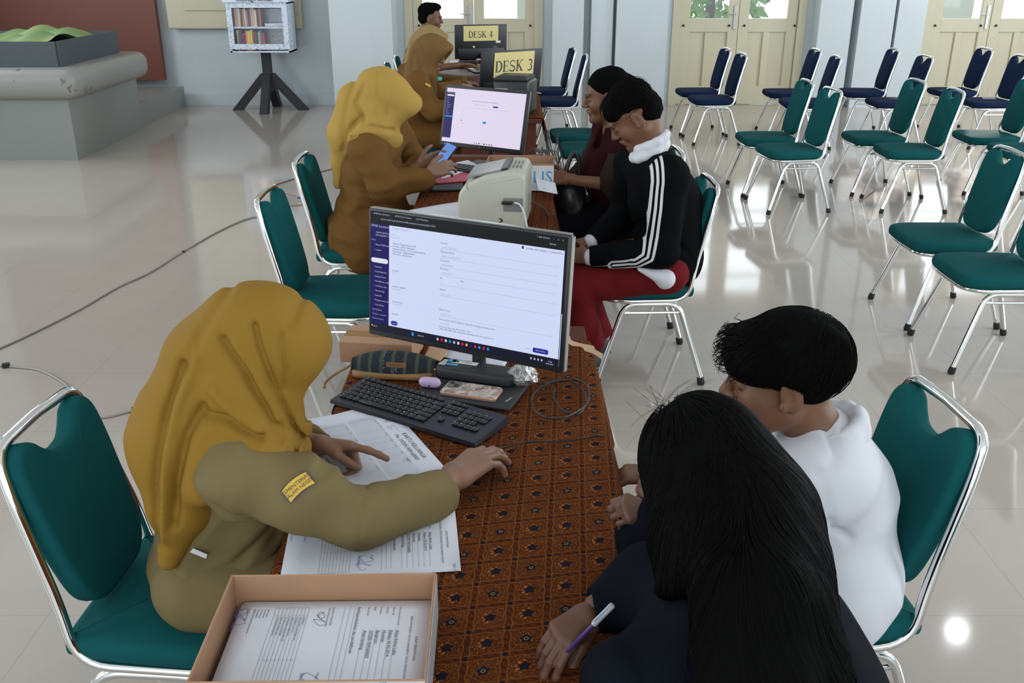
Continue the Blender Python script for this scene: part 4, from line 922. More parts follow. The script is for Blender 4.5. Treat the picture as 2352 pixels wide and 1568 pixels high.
# eagle crest
for k in range(-3, 4): d.poly([(.050, .030), (.050 + k * .0035, .022 - abs(k) * -.001), (.050 + k * .006, .014 + abs(k) * .002)], .0016, 'grey_ink')
d.poly([(.044, .030), (.050, .040), (.056, .030), (.044, .030)], .003, 'grey_ink'); d.poly([(.050, .020), (.050, .012), (.053, .012)], .003, 'grey_ink'); d.poly([(.042, .038), (.050, .044), (.058, .038)], .0015, 'grey_ink')
for i in range(5): d.text(.075, .030 + i * .0045, ('Nama Kepala Keluarga', 'Alamat', 'RT/RW', 'Desa/Kelurahan', 'Kode Pos')[i], .0042, 'grey_ink'); d.text(.25, .058 + i * .0045, ('Kecamatan', 'Kabupaten/Kota', 'Kode Pos', 'Provinsi', ':')[i], .0042, 'grey_ink')
y_ = .060
for blk in range(2):
    yy0 = y_; nrow = 15
    for rI in range(nrow + 1): d.line(.012, yy0 + rI * .0045, Wd - .012, yy0 + rI * .0045)
    for cX in ((.012, .02, .085, .125, .15, .19, .225, .265, Wd - .012) if blk == 0 else (.012, .02, .07, .10, .14, .19, .24, .275, Wd - .012)): d.line(cX, yy0, cX, yy0 + nrow * .0045)
    for k in range(7): d.text(.03 + k * .037, yy0 + .003, ('Nama Lengkap', 'NIK', 'Jenis Kelamin', 'Tempat Lahir', 'Tanggal', 'Agama', 'Pendidikan')[k], .0038, 'ink')
    for q_ in range(3): d.text(.023, yy0 + .0115 + q_ * .0045, 'XXXXXXXXX  XXXXXXXXXXXX   XXXXXX  XXXXXX', .0038, 'ink') if False else None
    y_ += nrow * .0045 + .010
d.text(.05, y_ + .004, 'Dikeluarkan Tanggal :', .0045, 'grey_ink'); d.text(.22, y_ + .004, 'KEPALA DINAS', .0045, 'grey_ink'); d.done()
# registration form under the forearm: page top is to the right
A = T(1044, 1160, Z); C = T(1059, 1311, Z); ex = (C - A)[:2]; ex /= np.linalg.norm(ex); ey = np.array([ex[1], -ex[0]]); ey = -ey if ey[0] > 0 else ey
A = C[:2] - ex * .218
fm = sheet('document', corners(A, ex, ey, .218, .345), Z + .0005, MAT['paper'], 'printed registration form with handwriting lying under the khaki forearm', 'document', 0)
def form(d, W):
    d.text(W / 2, .022, 'SURAT PERNYATAAN', .0062, align='CENTER'); d.text(W / 2, .034, 'SPMB SMP NEGERI 1 KOTA SURAKARTA TAHUN AJARAN 2026/2027', .0055, align='CENTER')
    for i, t_ in enumerate(('Nama Calon Peserta Didik', 'Nomor NIK', 'Kelurahan', 'Kecamatan', 'NISN', 'Asal Sekolah')): d.text(.018, .056 + i * .011, t_, .0046); d.line(.075, .059 + i * .011, W - .02, .059 + i * .011)
    for i, t_ in enumerate(('Aisya Amira Lubis', 'Rahayu 05.03.2014', 'Nusukan', 'Banjarsari', '3372051909160003', 'Anak kandung')): d.text(.080, .0555 + i * .011, t_, .0085)
    d.text(.018, .128, 'berkependudukan dan pendaftaran', .0085)
    for i in range(3): d.line(.018, .135 + i * .009, W - .02, .135 + i * .009)
    d.text(.018, .172, 'Surakarta, 9 Juni 2026', .0055); d.text(.018, .179, 'Yang membuat pernyataan', .0048); d.sign(.03, .192, .03, 'ink', 3); d.text(W - .07, .172, 'Petugas', .0048); d.sign(W - .07, .186, .04, 'blue_ink', 4); d.text(W - .07, .198, 'SMP NEGERI 1', .006, 'blue_ink')
    for i in range(10): d.line(.018, .215 + i * .0065, W - .018, .215 + i * .0065)
    for x_ in (.018, .04, W * .6, W - .018): d.line(x_, .215, x_, .215 + 9 * .0065)
    for i in range(8): d.text(.044, .219 + i * .0065, ('Verifikator', 'NIK pada KK sesuai dengan akta', 'Sertifikat prestasi asli', 'Piagam lomba tingkat kota', 'Tanda tangan orang tua atau wali', 'KK asli / surat keterangan', 'Rapor asli semester satu', 'Foto berwarna (lampiran)')[i], .0046)
    for i in range(5): d.text(.022, .285 + i * .006, ('Keterangan:', 'Tahun terbit', 'Asal domisili', 'Asal Sekolah', 'Apabila ada yang lainnya lampirkan')[i], .0046)
    d.text(.02, .32, 'Surakarta, 9 Juni', .0055); d.sign(.02, .330, .035, 'blue_ink', 8); d.text(.02, .338, 'SMP NEGERI 1 SURAKARTA', .005, 'blue_ink')
d = Doc(fm, A, ex, ey, Z + .0016); form(d, .218); d.text(.195, .012, '08/1.9', .009, 'grey_ink'); d.done()
# open tray of forms
bxL, bxR = T(520, 1322, .845), T(1003, 1314, .845); y1_ = (bxL[1] + bxR[1]) / 2; x0_, x1_ = bxL[0] + .012, bxR[0]; y0_ = T(700, 1562, .845)[1]
tr = empty('cardboard_tray', ((x0_ + x1_) / 2, (y0_ + y1_) / 2, Z), math.radians(1.0), 'open brown cardboard tray full of forms at the bottom of the photo', 'box')
w_, d_, h_ = x1_ - x0_, y1_ - y0_, .093; t_ = .004
MAT['tray_white'] = plain('printed_white_card', (.6, .6, .62), .5)
MB().box((0, 0, .002), (w_, d_, .004)).build('tray_floor', MAT['cardboard'], tr)
for nm, c_, s_ in (('tray_wall', (0, d_ / 2, h_ / 2), (w_, t_, h_)), ('tray_wall', (-w_ / 2, 0, h_ / 2), (t_, d_ + t_, h_)), ('tray_wall', (w_ / 2, 0, h_ / 2), (t_, d_ + t_, h_)), ('tray_wall', (0, -d_ / 2, h_ / 2), (w_, t_, h_))): MB().rbox(c_, s_, .0015, 1).build(nm, MAT['cardboard'], tr)
mb = MB(); mb.box((w_ / 2 + .0026, 0, h_ / 2), (.0008, d_, h_ - .004)).box((0, -d_ / 2 - .0026, h_ / 2), (w_, .0008, h_ - .004)); mb.build('printed_outer_paper', MAT['tray_white'], tr)
MB().box((w_ * .32, -d_ / 2 - .0034, h_ - .012), (.012, .0006, .018)).build('blue_print', MAT['stk_blue'], tr)
zs = Z + .006; pw, pd = w_ - .022, d_ - .012; cx_, cy_ = (x0_ + x1_) / 2 + .004, (y0_ + y1_) / 2
for k in range(9):
    jx, jy, ja = rng.uniform(-.004, .004), rng.uniform(-.004, .002), rng.uniform(-.008, .008); z_ = zs + .036 * k / 8
    e1 = rot2((1, 0), ja + .018); e2 = rot2((0, 1), ja + .018); c0 = np.array([cx_ + jx, cy_ + jy]) - e1 * pw / 2 - e2 * pd / 2; last = (c0, e1, e2, z_)
    sp = sheet('document', [c0, c0 + e1 * pw, c0 + e1 * pw + e2 * pd, c0 + e2 * pd], z_, MAT['paper'], 'topmost filled form in the cardboard tray, signed in blue' if k == 8 else 'white form in the stack below the topmost one in the cardboard tray', 'document', 0 if k == 8 else .002, group=None if k == 8 else 'forms stacked in the tray')
c0, e1, e2, z_ = last; d = Doc(sp, c0 + e1 * pw + e2 * pd, -e2, -e1, z_ + .0009); form(d, pd); d.done()

# ================================================================ second desk
# beige laser printer, its paper side towards the yellow-scarfed woman
pr = empty('laser_printer', (-.072, 4.135, Z + .004), math.radians(-6), 'scuffed beige laser printer on the second desk behind the big screen', 'printer')
m = Mt('aged_beige_plastic', (0.50, 0.48, 0.40), 0.4); m.base(m.mix(m.voro(9).lt(.10) * m.noise(30, 3).gt(.5), m.mix(m.noise(6, 3), (0.42, 0.40, 0.33), (0.52, 0.50, 0.42)), (0.02, 0.02, 0.02))); MAT['beige'] = m.m
PW = .34
prof = [(-.140, 0), (.145, 0), (.148, .225), (.130, .252), (.08, .256), (-.03, .232), (-.10, .200), (-.138, .165), (-.148, .10)]
pf = [tuple(p) for p in fillet(prof + [prof[0]], .018, 3)[:-1]]; n_ = len(pf)
v_ = [(a, -PW / 2, b) for a, b in pf] + [(a, PW / 2, b) for a, b in pf]; f_ = [tuple(range(n_)), tuple(reversed(range(n_, 2 * n_)))] + [(i, n_ + i, n_ + (i + 1) % n_, (i + 1) % n_) for i in range(n_)]
bm = bmesh.new(); bv = [bm.verts.new(p) for p in v_]; [bm.faces.new([bv[i] for i in f]) for f in f_]; bmesh.ops.recalc_face_normals(bm, faces=bm.faces)
be = [e for e in bm.edges if abs(e.verts[0].co.y) > PW / 2 - .001 and (e.verts[0].co.y * e.verts[1].co.y) > 0]; bmesh.ops.bevel(bm, geom=be, offset=.014, segments=3, profile=.5, affect='EDGES')
me = bpy.data.meshes.new('printer_body'); bm.to_mesh(me); bm.free(); me.materials.append(MAT['beige']); o = bpy.data.objects.new('printer_body', me); COL.objects.link(o); o.parent = pr
for p in me.polygons: p.use_smooth = True
me.set_sharp_from_angle(angle=.6)
MAT['tray_grey'] = plain('smoky_tray', (.20, .20, .19), .25)
Rt = Matrix.Rotation(-.22, 3, 'Y')
MB().rbox((-.035, -.0, .2335), (.155, .25, .010), .005, R=Rt).build('output_tray', MAT['tray_grey'], pr)
MB().rbox((.052, -.0, .2535), (.030, .235, .012), .003, R=Rt).build('paper_slot', MAT['black_plastic'], pr)
mb = MB()
for k in range(3):
    for q_ in range(2): mb.rbox((.085 + k * .016, -.05 + q_ * .09, .2575), (.004, .06, .003), .001, 1)
mb.build('vent_slots', MAT['black_plastic'], pr)
MB().rbox((.095, -.1705, .115), (.085, .006, .060), .004).build('cable_recess', MAT['tray_grey'], pr)
MB().rbox((.070, -.180, .125), (.045, .020, .014), .003).build('power_plug', MAT['black_plastic'], pr)
mb = MB(); mb.tube([(-.10, -.172, .205), (-.104, -.1722, .19), (-.098, -.172, .175)], .0012, 4).tube([(-.075, .02, .222), (-.09, .05, .219), (-.10, .09, .214)], .0012, 4); mb.build('scratch', MAT['ink'], pr)
cable('cable', [(.01, 3.935, .885), (.035, 3.93, .875), (.055, 3.925, .83), (.065, 3.92, .78), (.075, 3.9, .765), (.085, 3.82, .762)], .004, MAT['paper'], 'white cable plugged into the beige printer')
cable('cable', [P(1203, 462, 4.45), P(1225, 466, 4.4), P(1250, 480, 4.3), P(1262, 500, 4.2), P(1270, 535, 4.1), P(1272, 580, 4.0)], .0045, MAT['cable_black'], 'thick black cable running right from the beige printer')
# cardboard box behind the printer with blue print, open top
bx = empty('cardboard_box', (.045, 4.83, Z + .004), math.radians(-3), 'open cardboard box with blue letters behind the beige printer', 'box'); w_, d_, h_ = .34, .22, .135
for c2, s2 in (((0, d_ / 2, h_ / 2), (w_, .004, h_)), ((0, -d_ / 2, h_ / 2), (w_, .004, h_)), ((-w_ / 2, 0, h_ / 2), (.004, d_, h_)), ((w_ / 2, 0, h_ / 2), (.004, d_, h_)), ((0, 0, .002), (w_, d_, .004))): MB().box(c2, s2).build('box_wall', MAT['cardboard'], bx)
fr = MB().box((0, -d_ / 2 - .0026, h_ / 2 - .004), (w_, .0008, h_ - .008)).build('printed_front', MAT['tray_white'], bx)
text_mesh('SILIS', .085, MAT['stk_blue'], 'blue_letters', fr, Matrix.Translation((.085, -d_ / 2 - .0034, h_ / 2)) @ Matrix.Rotation(PI / 2, 4, 'X'))
MB().box((.06, 0, h_ - .03), (.18, .16, .03)).build('paper_stack', MAT['paper'], bx) if False else None
sheet('document', [P(1150, 437, 4.80), P(1210, 440, 4.78), P(1205, 428, 4.88), P(1150, 425, 4.9)], .86, MAT['paper'], 'folded white paper inside the open cardboard box', 'document', .004)
lf = empty('leaflet', (.22, 4.62, .88), 0, 'white leaflet with a red stamp hanging over the right edge of the cardboard box', 'leaflet')
a, b, c, e = P(1230, 409, 4.72), P(1275, 420, 4.66), P(1281, 446, 4.5), P(1237, 437, 4.58)
mb = MB(); mb.quad(a, b, c, e); o = mb.build('page', MAT['paper'], lf, world=True); s_ = o.modifiers.new('t', 'SOLIDIFY'); s_.thickness = .001
mm = lambda s, t: tuple((a * (1 - s) + b * s) * (1 - t) + (e * (1 - s) + c * s) * t + np.array([0, -.002, .002]))
MB().quad(mm(.3, .35), mm(.75, .35), mm(.75, .6), mm(.3, .6)).build('printed_block', MAT['grey_ink'], lf, world=True); MAT['redink'] = plain('red_ink', (.35, .03, .03), .7); MB().quad(mm(.3, .62), mm(.7, .62), mm(.7, .78), mm(.3, .78)).build('red_stamp', MAT['redink'], lf, world=True)
# loose papers and folders on the second desk
ZB = .754
sheet('document', [T(940, 484, ZB), T(1068, 463, ZB), T(1075, 520, ZB), T(960, 530, ZB)], ZB + .002, MAT['paper'], 'white papers fanned out left of the beige printer', 'document', .004)
sheet('folder', [T(985, 415, ZB), T(1065, 410, ZB), T(1062, 438, ZB), T(990, 440, ZB)], ZB + .001, MAT['black_matte'], 'dark folder beneath the red one on the second desk', 'folder', .001, th=.004)
MAT['redfold'] = plain('red_folder', (0.48, 0.035, 0.07), 0.5)
sheet('folder', [T(990, 405, ZB), T(1080, 396, ZB), T(1078, 420, ZB), T(1000, 426, ZB)], ZB + .007, MAT['redfold'], 'red folder beside the yellow-scarfed woman\'s forearm', 'folder', .001, th=.003)
sheet('document', [T(1000, 385, ZB + .01), T(1075, 368, ZB + .01), T(1103, 384, ZB + .01), T(1015, 412, ZB + .01)], ZB + .011, MAT['paper'], 'white papers in front of the hands holding the phone', 'document', .003)
kb2 = empty('keyboard', (-.36, 5.25, ZB), math.radians(-30), 'black keyboard half hidden behind the phone-holding hands', 'keyboard'); MB().rbox((0, 0, .012), (.40, .14, .02), .004).build('keyboard_body', MAT['kbd'], kb2)
for j in range(4):
    for i in range(12): o = MB().rbox((0, 0, 0), (.026, .022, .006), .002, 1).build('keycap', MAT['key'], kb2); o.location = (-.17 + i * .031, -.045 + j * .03, .024)
for k, (pts, lb) in enumerate((([T(1165, 355, ZB), T(1200, 358, ZB), T(1220, 372, ZB), T(1238, 395, ZB), P(1245, 380, 5.3), P(1246, 340, 5.5)], 'black cable looping off the right side of the second desk'), ([T(1150, 372, ZB), T(1180, 380, ZB), T(1205, 372, ZB), T(1222, 385, ZB), T(1200, 392, ZB), T(1175, 385, ZB)], 'black cable bundle lying beside the foot of the second screen'))):
    cable('cable', [np.array(p) + [0, 0, .006] for p in pts], .005, MAT['cable_black'], lb)
tg = empty('cable_bundle', (.16, 5.75, .7), 0, 'tangle of thin black cables hanging behind the second screen', 'cable'); mb = MB()
for k in range(9):
    g = lambda s: rng.uniform(-s, s); p0 = np.array([.12 + g(.05), 5.68 + g(.04), .77]); pts = [p0, p0 + [.10 + g(.03), .08, -.02], p0 + [.12 + g(.03), .12 + g(.05), -.25 + g(.05)], p0 + [.06 + g(.06), .15 + g(.05), -.5 + g(.1)], p0 + [.12 + g(.05), .18, -.2 + g(.1)], p0 + [.10 + g(.04), .3 + g(.1), .05 + g(.05)]]
    mb.tube([tuple(p) for p in catmull(pts, 6)], .0028, 5)
mb.build('cords', MAT['cable_black'], tg, world=True, smooth='all')

# ================================================================ third and fourth desks
bp = empty('laser_printer', (.025, 7.30, .757), math.radians(-14), 'black laser printer on the third desk in front of the DESK 3 card', 'printer')
MB().rbox((0, 0, .125), (.27, .30, .25), .02, 3).build('printer_body', MAT['black_plastic'], bp, smooth=True)
MB().rbox((0, -.01, .262), (.25, .27, .03), .012, 2).build('lid', MAT['black_matte'], bp, smooth=True); MB().rbox((.02, .0, .276), (.16, .17, .010), .004).build('output_tray', MAT['black_plastic'], bp)
MB().rbox((-.07, -.152, .18), (.10, .008, .03), .003).build('control_panel', MAT['stk_grey'], bp)
for (px_, py_, Y_, nm, lb, dims, mk) in ((1075, 150, 9.5, 'telephone', 'black desk telephone on the fourth desk below the DESK 4 screen', (.2, .18, .07), 'black_matte'), (1062, 142, 9.9, 'paper_stack', 'small stack of white papers on the fourth desk left of the DESK 4 screen', (.28, .2, .02), 'paper'), (1085, 158, 9.35, 'calculator', 'small pale desk calculator at the near edge of the fourth desk', (.10, .14, .02), 'stk_grey'), (1093, 143, 9.8, 'stapler', 'brown wooden pen tray below the DESK 4 screen', (.20, .08, .04), 'wood')):
    q = T(px_, py_, .76); r = empty('pen_tray' if nm == 'stapler' else nm, (q[0], q[1], .744), 0, lb, {'stapler': 'tray', 'paper_stack': 'papers'}.get(nm, nm))
    MB().rbox((0, 0, dims[2] / 2), dims, .006, 2).build('body', MAT[mk], r)
    if nm == 'telephone': MB().rbox((0, .02, dims[2] + .015), (.19, .05, .03), .012, 2).build('handset', MAT['black_plastic'], r)
    if nm == 'calculator': MB().box((0, .045, dims[2] + .001), (.07, .03, .002)).build('display', MAT['black_plastic'], r)

# ================================================================ floor cables
MAT['blue_cord'] = plain('blue_cable_tie', (0.02, 0.12, 0.32), 0.5)
F = lambda x_, y_: T(x_, y_, .006)
cable('floor_cable', [F(-30, 812), F(60, 772), F(180, 712), F(270, 660), F(345, 625), F(420, 578), F(500, 532), F(560, 505), F(610, 490), F(620, 462), F(625, 430), F(660, 415), F(720, 398), F(775, 385), F(800, 380)], .006, MAT['cable_grey'], 'long grey cable crossing the floor from lower left to the far chairs')
cable('floor_cable', [F(625, 433), F(650, 441), F(690, 452), F(715, 458), F(740, 470)], .005, MAT['cable_grey'], 'short grey cable between the two empty chair backs with blue ties')
cable('floor_cable', [F(650, 473), F(690, 470), F(730, 466), F(760, 466)], .005, MAT['cable_grey'], 'faint grey cable lying under the second empty chair back')
cable('floor_cable', [F(-20, 838), F(30, 842), F(90, 850), F(140, 875), F(163, 900), F(165, 930), F(190, 955), F(240, 958), F(310, 943), F(370, 945), F(420, 960)], .0055, MAT['cable_grey'], 'pale cable curving across the floor behind the nearest left chair')
for (x_, y_, lb) in ((14, 841, 'black clip on the pale floor cable at the left photo edge'), (312, 943, 'black clip on the pale floor cable beside the mustard headscarf'), (421, 578, 'small black tie on the long grey floor cable')):
    q = F(x_, y_); r = empty('cable_clip', (q[0], q[1], 0), .4, lb, 'clip'); s_ = .6 if y_ == 578 else 1; MB().rbox((0, 0, .012 * s_), (.034 * s_, .026 * s_, .022 * s_), .003).build('clip_body', MAT['rubber'], r)
q = F(706, 456); r = empty('cable_tie', (q[0], q[1], .006), 0, 'knotted blue cable ties on the cable between the empty chairs', 'cable tie'); mb = MB()
for k in range(7): a = k * .9; mb.tube([(math.cos(a) * .08, math.sin(a) * .03, .004), (0, 0, .02), (-math.cos(a + .5) * .09, -math.sin(a + .5) * .04, .006)], .004, 5)
mb.build('tie_strands', MAT['blue_cord'], r)
# ================================================================ smooth bodies: distance fields meshed with surface nets
def _h(i, j, k):
    n = (i * 374761393 + j * 668265263 + k * 2147483647 % 1000003) & 0xffffffff
    n = ((n ^ (n >> 13)) * 1274126177) & 0xffffffff
    return ((n ^ (n >> 16)) & 0xffff) / 32768.0 - 1.0
def vnoise(q):
    q = np.asarray(q, np.float64) + 1000.0; i = np.floor(q).astype(np.int64); f = q - i; f = f * f * (3 - 2 * f); o = 0
    for dx in (0, 1):
        for dy in (0, 1):
            for dz in (0, 1):
                w = (f[:, 0] if dx else 1 - f[:, 0]) * (f[:, 1] if dy else 1 - f[:, 1]) * (f[:, 2] if dz else 1 - f[:, 2])
                o = o + w * _h(i[:, 0] + dx, i[:, 1] + dy, i[:, 2] + dz)
    return o
class Sdf:
    def __init__(s): s.p = []; s.d = []
    def cap(s, a, b, ra, rb=None, k=.02, sub=False): s.p.append(('c', np.array(a, float), np.array(b, float), ra, ra if rb is None else rb, k, sub)); return s
    def chain(s, pts, rs, k=.02):
        for i in range(len(pts) - 1): s.cap(pts[i], pts[i + 1], rs[i], rs[i + 1], k)
        return s
    def ell(s, c, r, R=None, k=.02, sub=False): s.p.append(('e', np.array(c, float), np.eye(3) if R is None else np.array(R, float), np.array(r, float), 0, k, sub)); return s
    def groove(s, pts, w, amp, y=None):       # crease running down the cloth, seen across x and z
        s.d.append(('g', np.array(pts, float)[:, [0, 2]], w, amp)); return s
    def wrinkle(s, A, amp, power=1.0): s.d.append(('n', np.array(A, float), amp, power)); return s
    def _prim(s, pr, P):
        if pr[0] == 'c':
            _, a, b, ra, rb, k, sub = pr; ba = b - a; t = np.clip(((P - a) @ ba) / (ba @ ba + 1e-12), 0, 1); return np.linalg.norm(P - a - t[:, None] * ba, axis=1) - (ra + (rb - ra) * t)
        _, c, R, r, _, k, sub = pr; q = (P - c) @ R.T; k0 = np.linalg.norm(q / r, axis=1); k1 = np.linalg.norm(q / (r * r), axis=1) + 1e-9; return k0 * (k0 - 1) / k1
    @staticmethod
    def _mix(d, e, k, sub):
        if sub:
            h = np.clip(.5 - .5 * (d + e) / k, 0, 1); return d + (-e - d) * h + k * h * (1 - h)
        h = np.clip(.5 + .5 * (e - d) / k, 0, 1); return e + (d - e) * h - k * h * (1 - h)
    def disp(s, P):
        o = np.zeros(len(P))
        for q in s.d:
            if q[0] == 'g':
                _, L, w, amp = q; X = P[:, [0, 2]]; m = np.full(len(P), 9.0)
                for i in range(len(L) - 1):
                    ba = L[i + 1] - L[i]; t = np.clip(((X - L[i]) @ ba) / (ba @ ba + 1e-12), 0, 1); m = np.minimum(m, np.linalg.norm(X - L[i] - t[:, None] * ba, axis=1))
                o += amp * np.exp(-(m / w) ** 2)
            else:
                n = vnoise(P @ q[1].T); n = (1 - 2 * np.abs(n)) if q[3] == 2 else n; o += q[2] * n
        return o
    def at(s, P):
        d = np.full(len(P), 9.0)
        for pr in s.p: d = s._mix(d, s._prim(pr, P), pr[5], pr[6])
        return d
    def bounds(s):
        lo = np.full(3, 9.0); hi = -lo.copy() * 1.0; hi[:] = -9
        for pr in s.p:
            if pr[6]: continue
            if pr[0] == 'c': a = np.minimum(pr[1] - pr[3], pr[2] - pr[4]); b = np.maximum(pr[1] + pr[3], pr[2] + pr[4])
            else: e = np.sqrt(((pr[2] * pr[3][:, None]) ** 2).sum(0)); a, b = pr[1] - e, pr[1] + e
            lo = np.minimum(lo, a); hi = np.maximum(hi, b)
        m_ = .02 + sum(abs(q[2] if q[0] == 'n' else q[3]) for q in s.d if q[0] == 'n'); return lo - m_, hi + m_
    def mesh(s, vox):
        lo, hi = s.bounds(); n = np.ceil((hi - lo) / vox).astype(int) + 2; g = [lo[i] + vox * np.arange(n[i]) for i in range(3)]
        D = np.full(n, 9.0, np.float32)
        for pr in s.p:
            m = pr[5] + vox * 4
            if pr[0] == 'c': a = np.minimum(pr[1] - pr[3], pr[2] - pr[4]) - m; b = np.maximum(pr[1] + pr[3], pr[2] + pr[4]) + m
            else: e = np.sqrt(((pr[2] * pr[3][:, None]) ** 2).sum(0)) + m; a, b = pr[1] - e, pr[1] + e
            i0 = np.clip(np.floor((a - lo) / vox).astype(int), 0, n); i1 = np.clip(np.ceil((b - lo) / vox).astype(int) + 1, 0, n)
            if (i1 <= i0).any(): continue
            sl = tuple(slice(i0[j], i1[j]) for j in range(3)); G = np.stack(np.meshgrid(*[g[j][sl[j]] for j in range(3)], indexing='ij'), -1).reshape(-1, 3)
            sub = D[sl]; D[sl] = s._mix(sub.reshape(-1).astype(float), s._prim(pr, G), pr[5], pr[6]).reshape(sub.shape)
        if s.d:
            idx = np.argwhere(np.abs(D) < max(.03, vox * 3)); Pq = lo + idx * vox; D[tuple(idx.T)] += s.disp(Pq).astype(np.float32)
        return surfnet(D, lo, vox)
def surfnet(D, lo, vox):
    S = D < 0; c = S[:-1, :-1, :-1]; al = c.copy(); an = c.copy()
    for o in [(i, j, k) for i in (0, 1) for j in (0, 1) for k in (0, 1)][1:]:
        q = S[o[0]:S.shape[0] - 1 + o[0], o[1]:S.shape[1] - 1 + o[1], o[2]:S.shape[2] - 1 + o[2]]; al &= q; an |= q
    act = np.argwhere(an & ~al)
    if len(act) == 0: return np.zeros((0, 3)), np.zeros((0, 4), int)
    ids = np.full(c.shape, -1, np.int64); ids[tuple(act.T)] = np.arange(len(act)); cs = {}
    for o in [(i, j, k) for i in (0, 1) for j in (0, 1) for k in (0, 1)]: cs[o] = D[act[:, 0] + o[0], act[:, 1] + o[1], act[:, 2] + o[2]].astype(float)
    acc = np.zeros((len(act), 3)); cnt = np.zeros(len(act))
    for o in cs:
        for ax in range(3):
            if o[ax]: continue
            e = list(o); e[ax] = 1; a, b = cs[o], cs[tuple(e)]; m = (a < 0) != (b < 0); t = np.where(m, a / (a - b + 1e-12), 0); p = np.tile(np.array(o, float), (len(act), 1)); p[:, ax] = t
            acc[m] += p[m]; cnt[m] += 1
    V = lo + (act + acc / np.maximum(cnt, 1)[:, None]) * vox; F = []
    for ax in range(3):
        u, v = [(1, 2), (2, 0), (0, 1)][ax]; sh = [slice(None)] * 3; sh[ax] = slice(0, -1); s2 = [slice(None)] * 3; s2[ax] = slice(1, None)
        A_, B_ = S[tuple(sh)], S[tuple(s2)]; e = np.argwhere(A_ != B_); e = e[(e[:, u] > 0) & (e[:, v] > 0)]
        e = e[(e[:, u] < ids.shape[u]) & (e[:, v] < ids.shape[v]) & (e[:, ax] < ids.shape[ax])]
        ins = S[tuple(e.T)]; q = []
        for du, dv in ((0, 0), (1, 0), (1, 1), (0, 1)):
            w = e.copy(); w[:, u] -= du; w[:, v] -= dv; q.append(ids[tuple(w.T)])
        q = np.stack(q, 1); q[~ins] = q[~ins][:, ::-1]; F.append(q[(q >= 0).all(1)])
    return V, np.concatenate(F)
def mk(name, parts, mat, parent, attrs=None, smooth_it=1, extra_faces=None):
    V = np.concatenate([p[0] for p in parts]); o = 0; Fs = []
    for p in parts: Fs.append(p[1] + o); o += len(p[0])
    F = np.concatenate(Fs)
    for _ in range(smooth_it):
        acc = np.zeros_like(V); cnt = np.zeros(len(V))
        for i in range(4):
            a, b = F[:, i], F[:, (i + 1) % 4]
            for k in range(3): acc[:, k] += np.bincount(a, V[b, k], len(V)) + np.bincount(b, V[a, k], len(V))
            cnt += np.bincount(a, minlength=len(V)) + np.bincount(b, minlength=len(V))
        V = V * .5 + .5 * acc / np.maximum(cnt, 1)[:, None]
    off = np.array(parent.location) if parent else np.zeros(3)
    me = bpy.data.meshes.new(name); me.vertices.add(len(V)); me.vertices.foreach_set('co', (V - off).astype(np.float32).ravel())
    me.loops.add(len(F) * 4); me.loops.foreach_set('vertex_index', F.astype(np.int32).ravel()); me.polygons.add(len(F)); me.polygons.foreach_set('loop_start', np.arange(0, len(F) * 4, 4, dtype=np.int32))
    try: me.polygons.foreach_set('loop_total', np.full(len(F), 4, dtype=np.int32))
    except Exception: pass
    me.update(calc_edges=True); me.polygons.foreach_set('use_smooth', [True] * len(F)); me.materials.append(mat)
    for k, fn in (attrs or {}).items():
        at = me.attributes.new(k, 'FLOAT', 'POINT'); at.data.foreach_set('value', fn(V).astype(np.float32))
    ob = bpy.data.objects.new(name, me); COL.objects.link(ob)
    if parent: ob.parent = parent
    return ob
def hit(S, x, y):                  # where the sight line through (x,y) meets the cloth
    d = ray(x, y); d = d / np.linalg.norm(d); t = .6
    for _ in range(160):
        p = np.array([[0, 0, CAMH]]) + t * d; f = (S.at(p) + S.disp(p))[0]
        if f < .0008: break
        t += f * .7
    return p[0]
def unit(v): v = np.array(v, float); return v / (np.linalg.norm(v) + 1e-12)
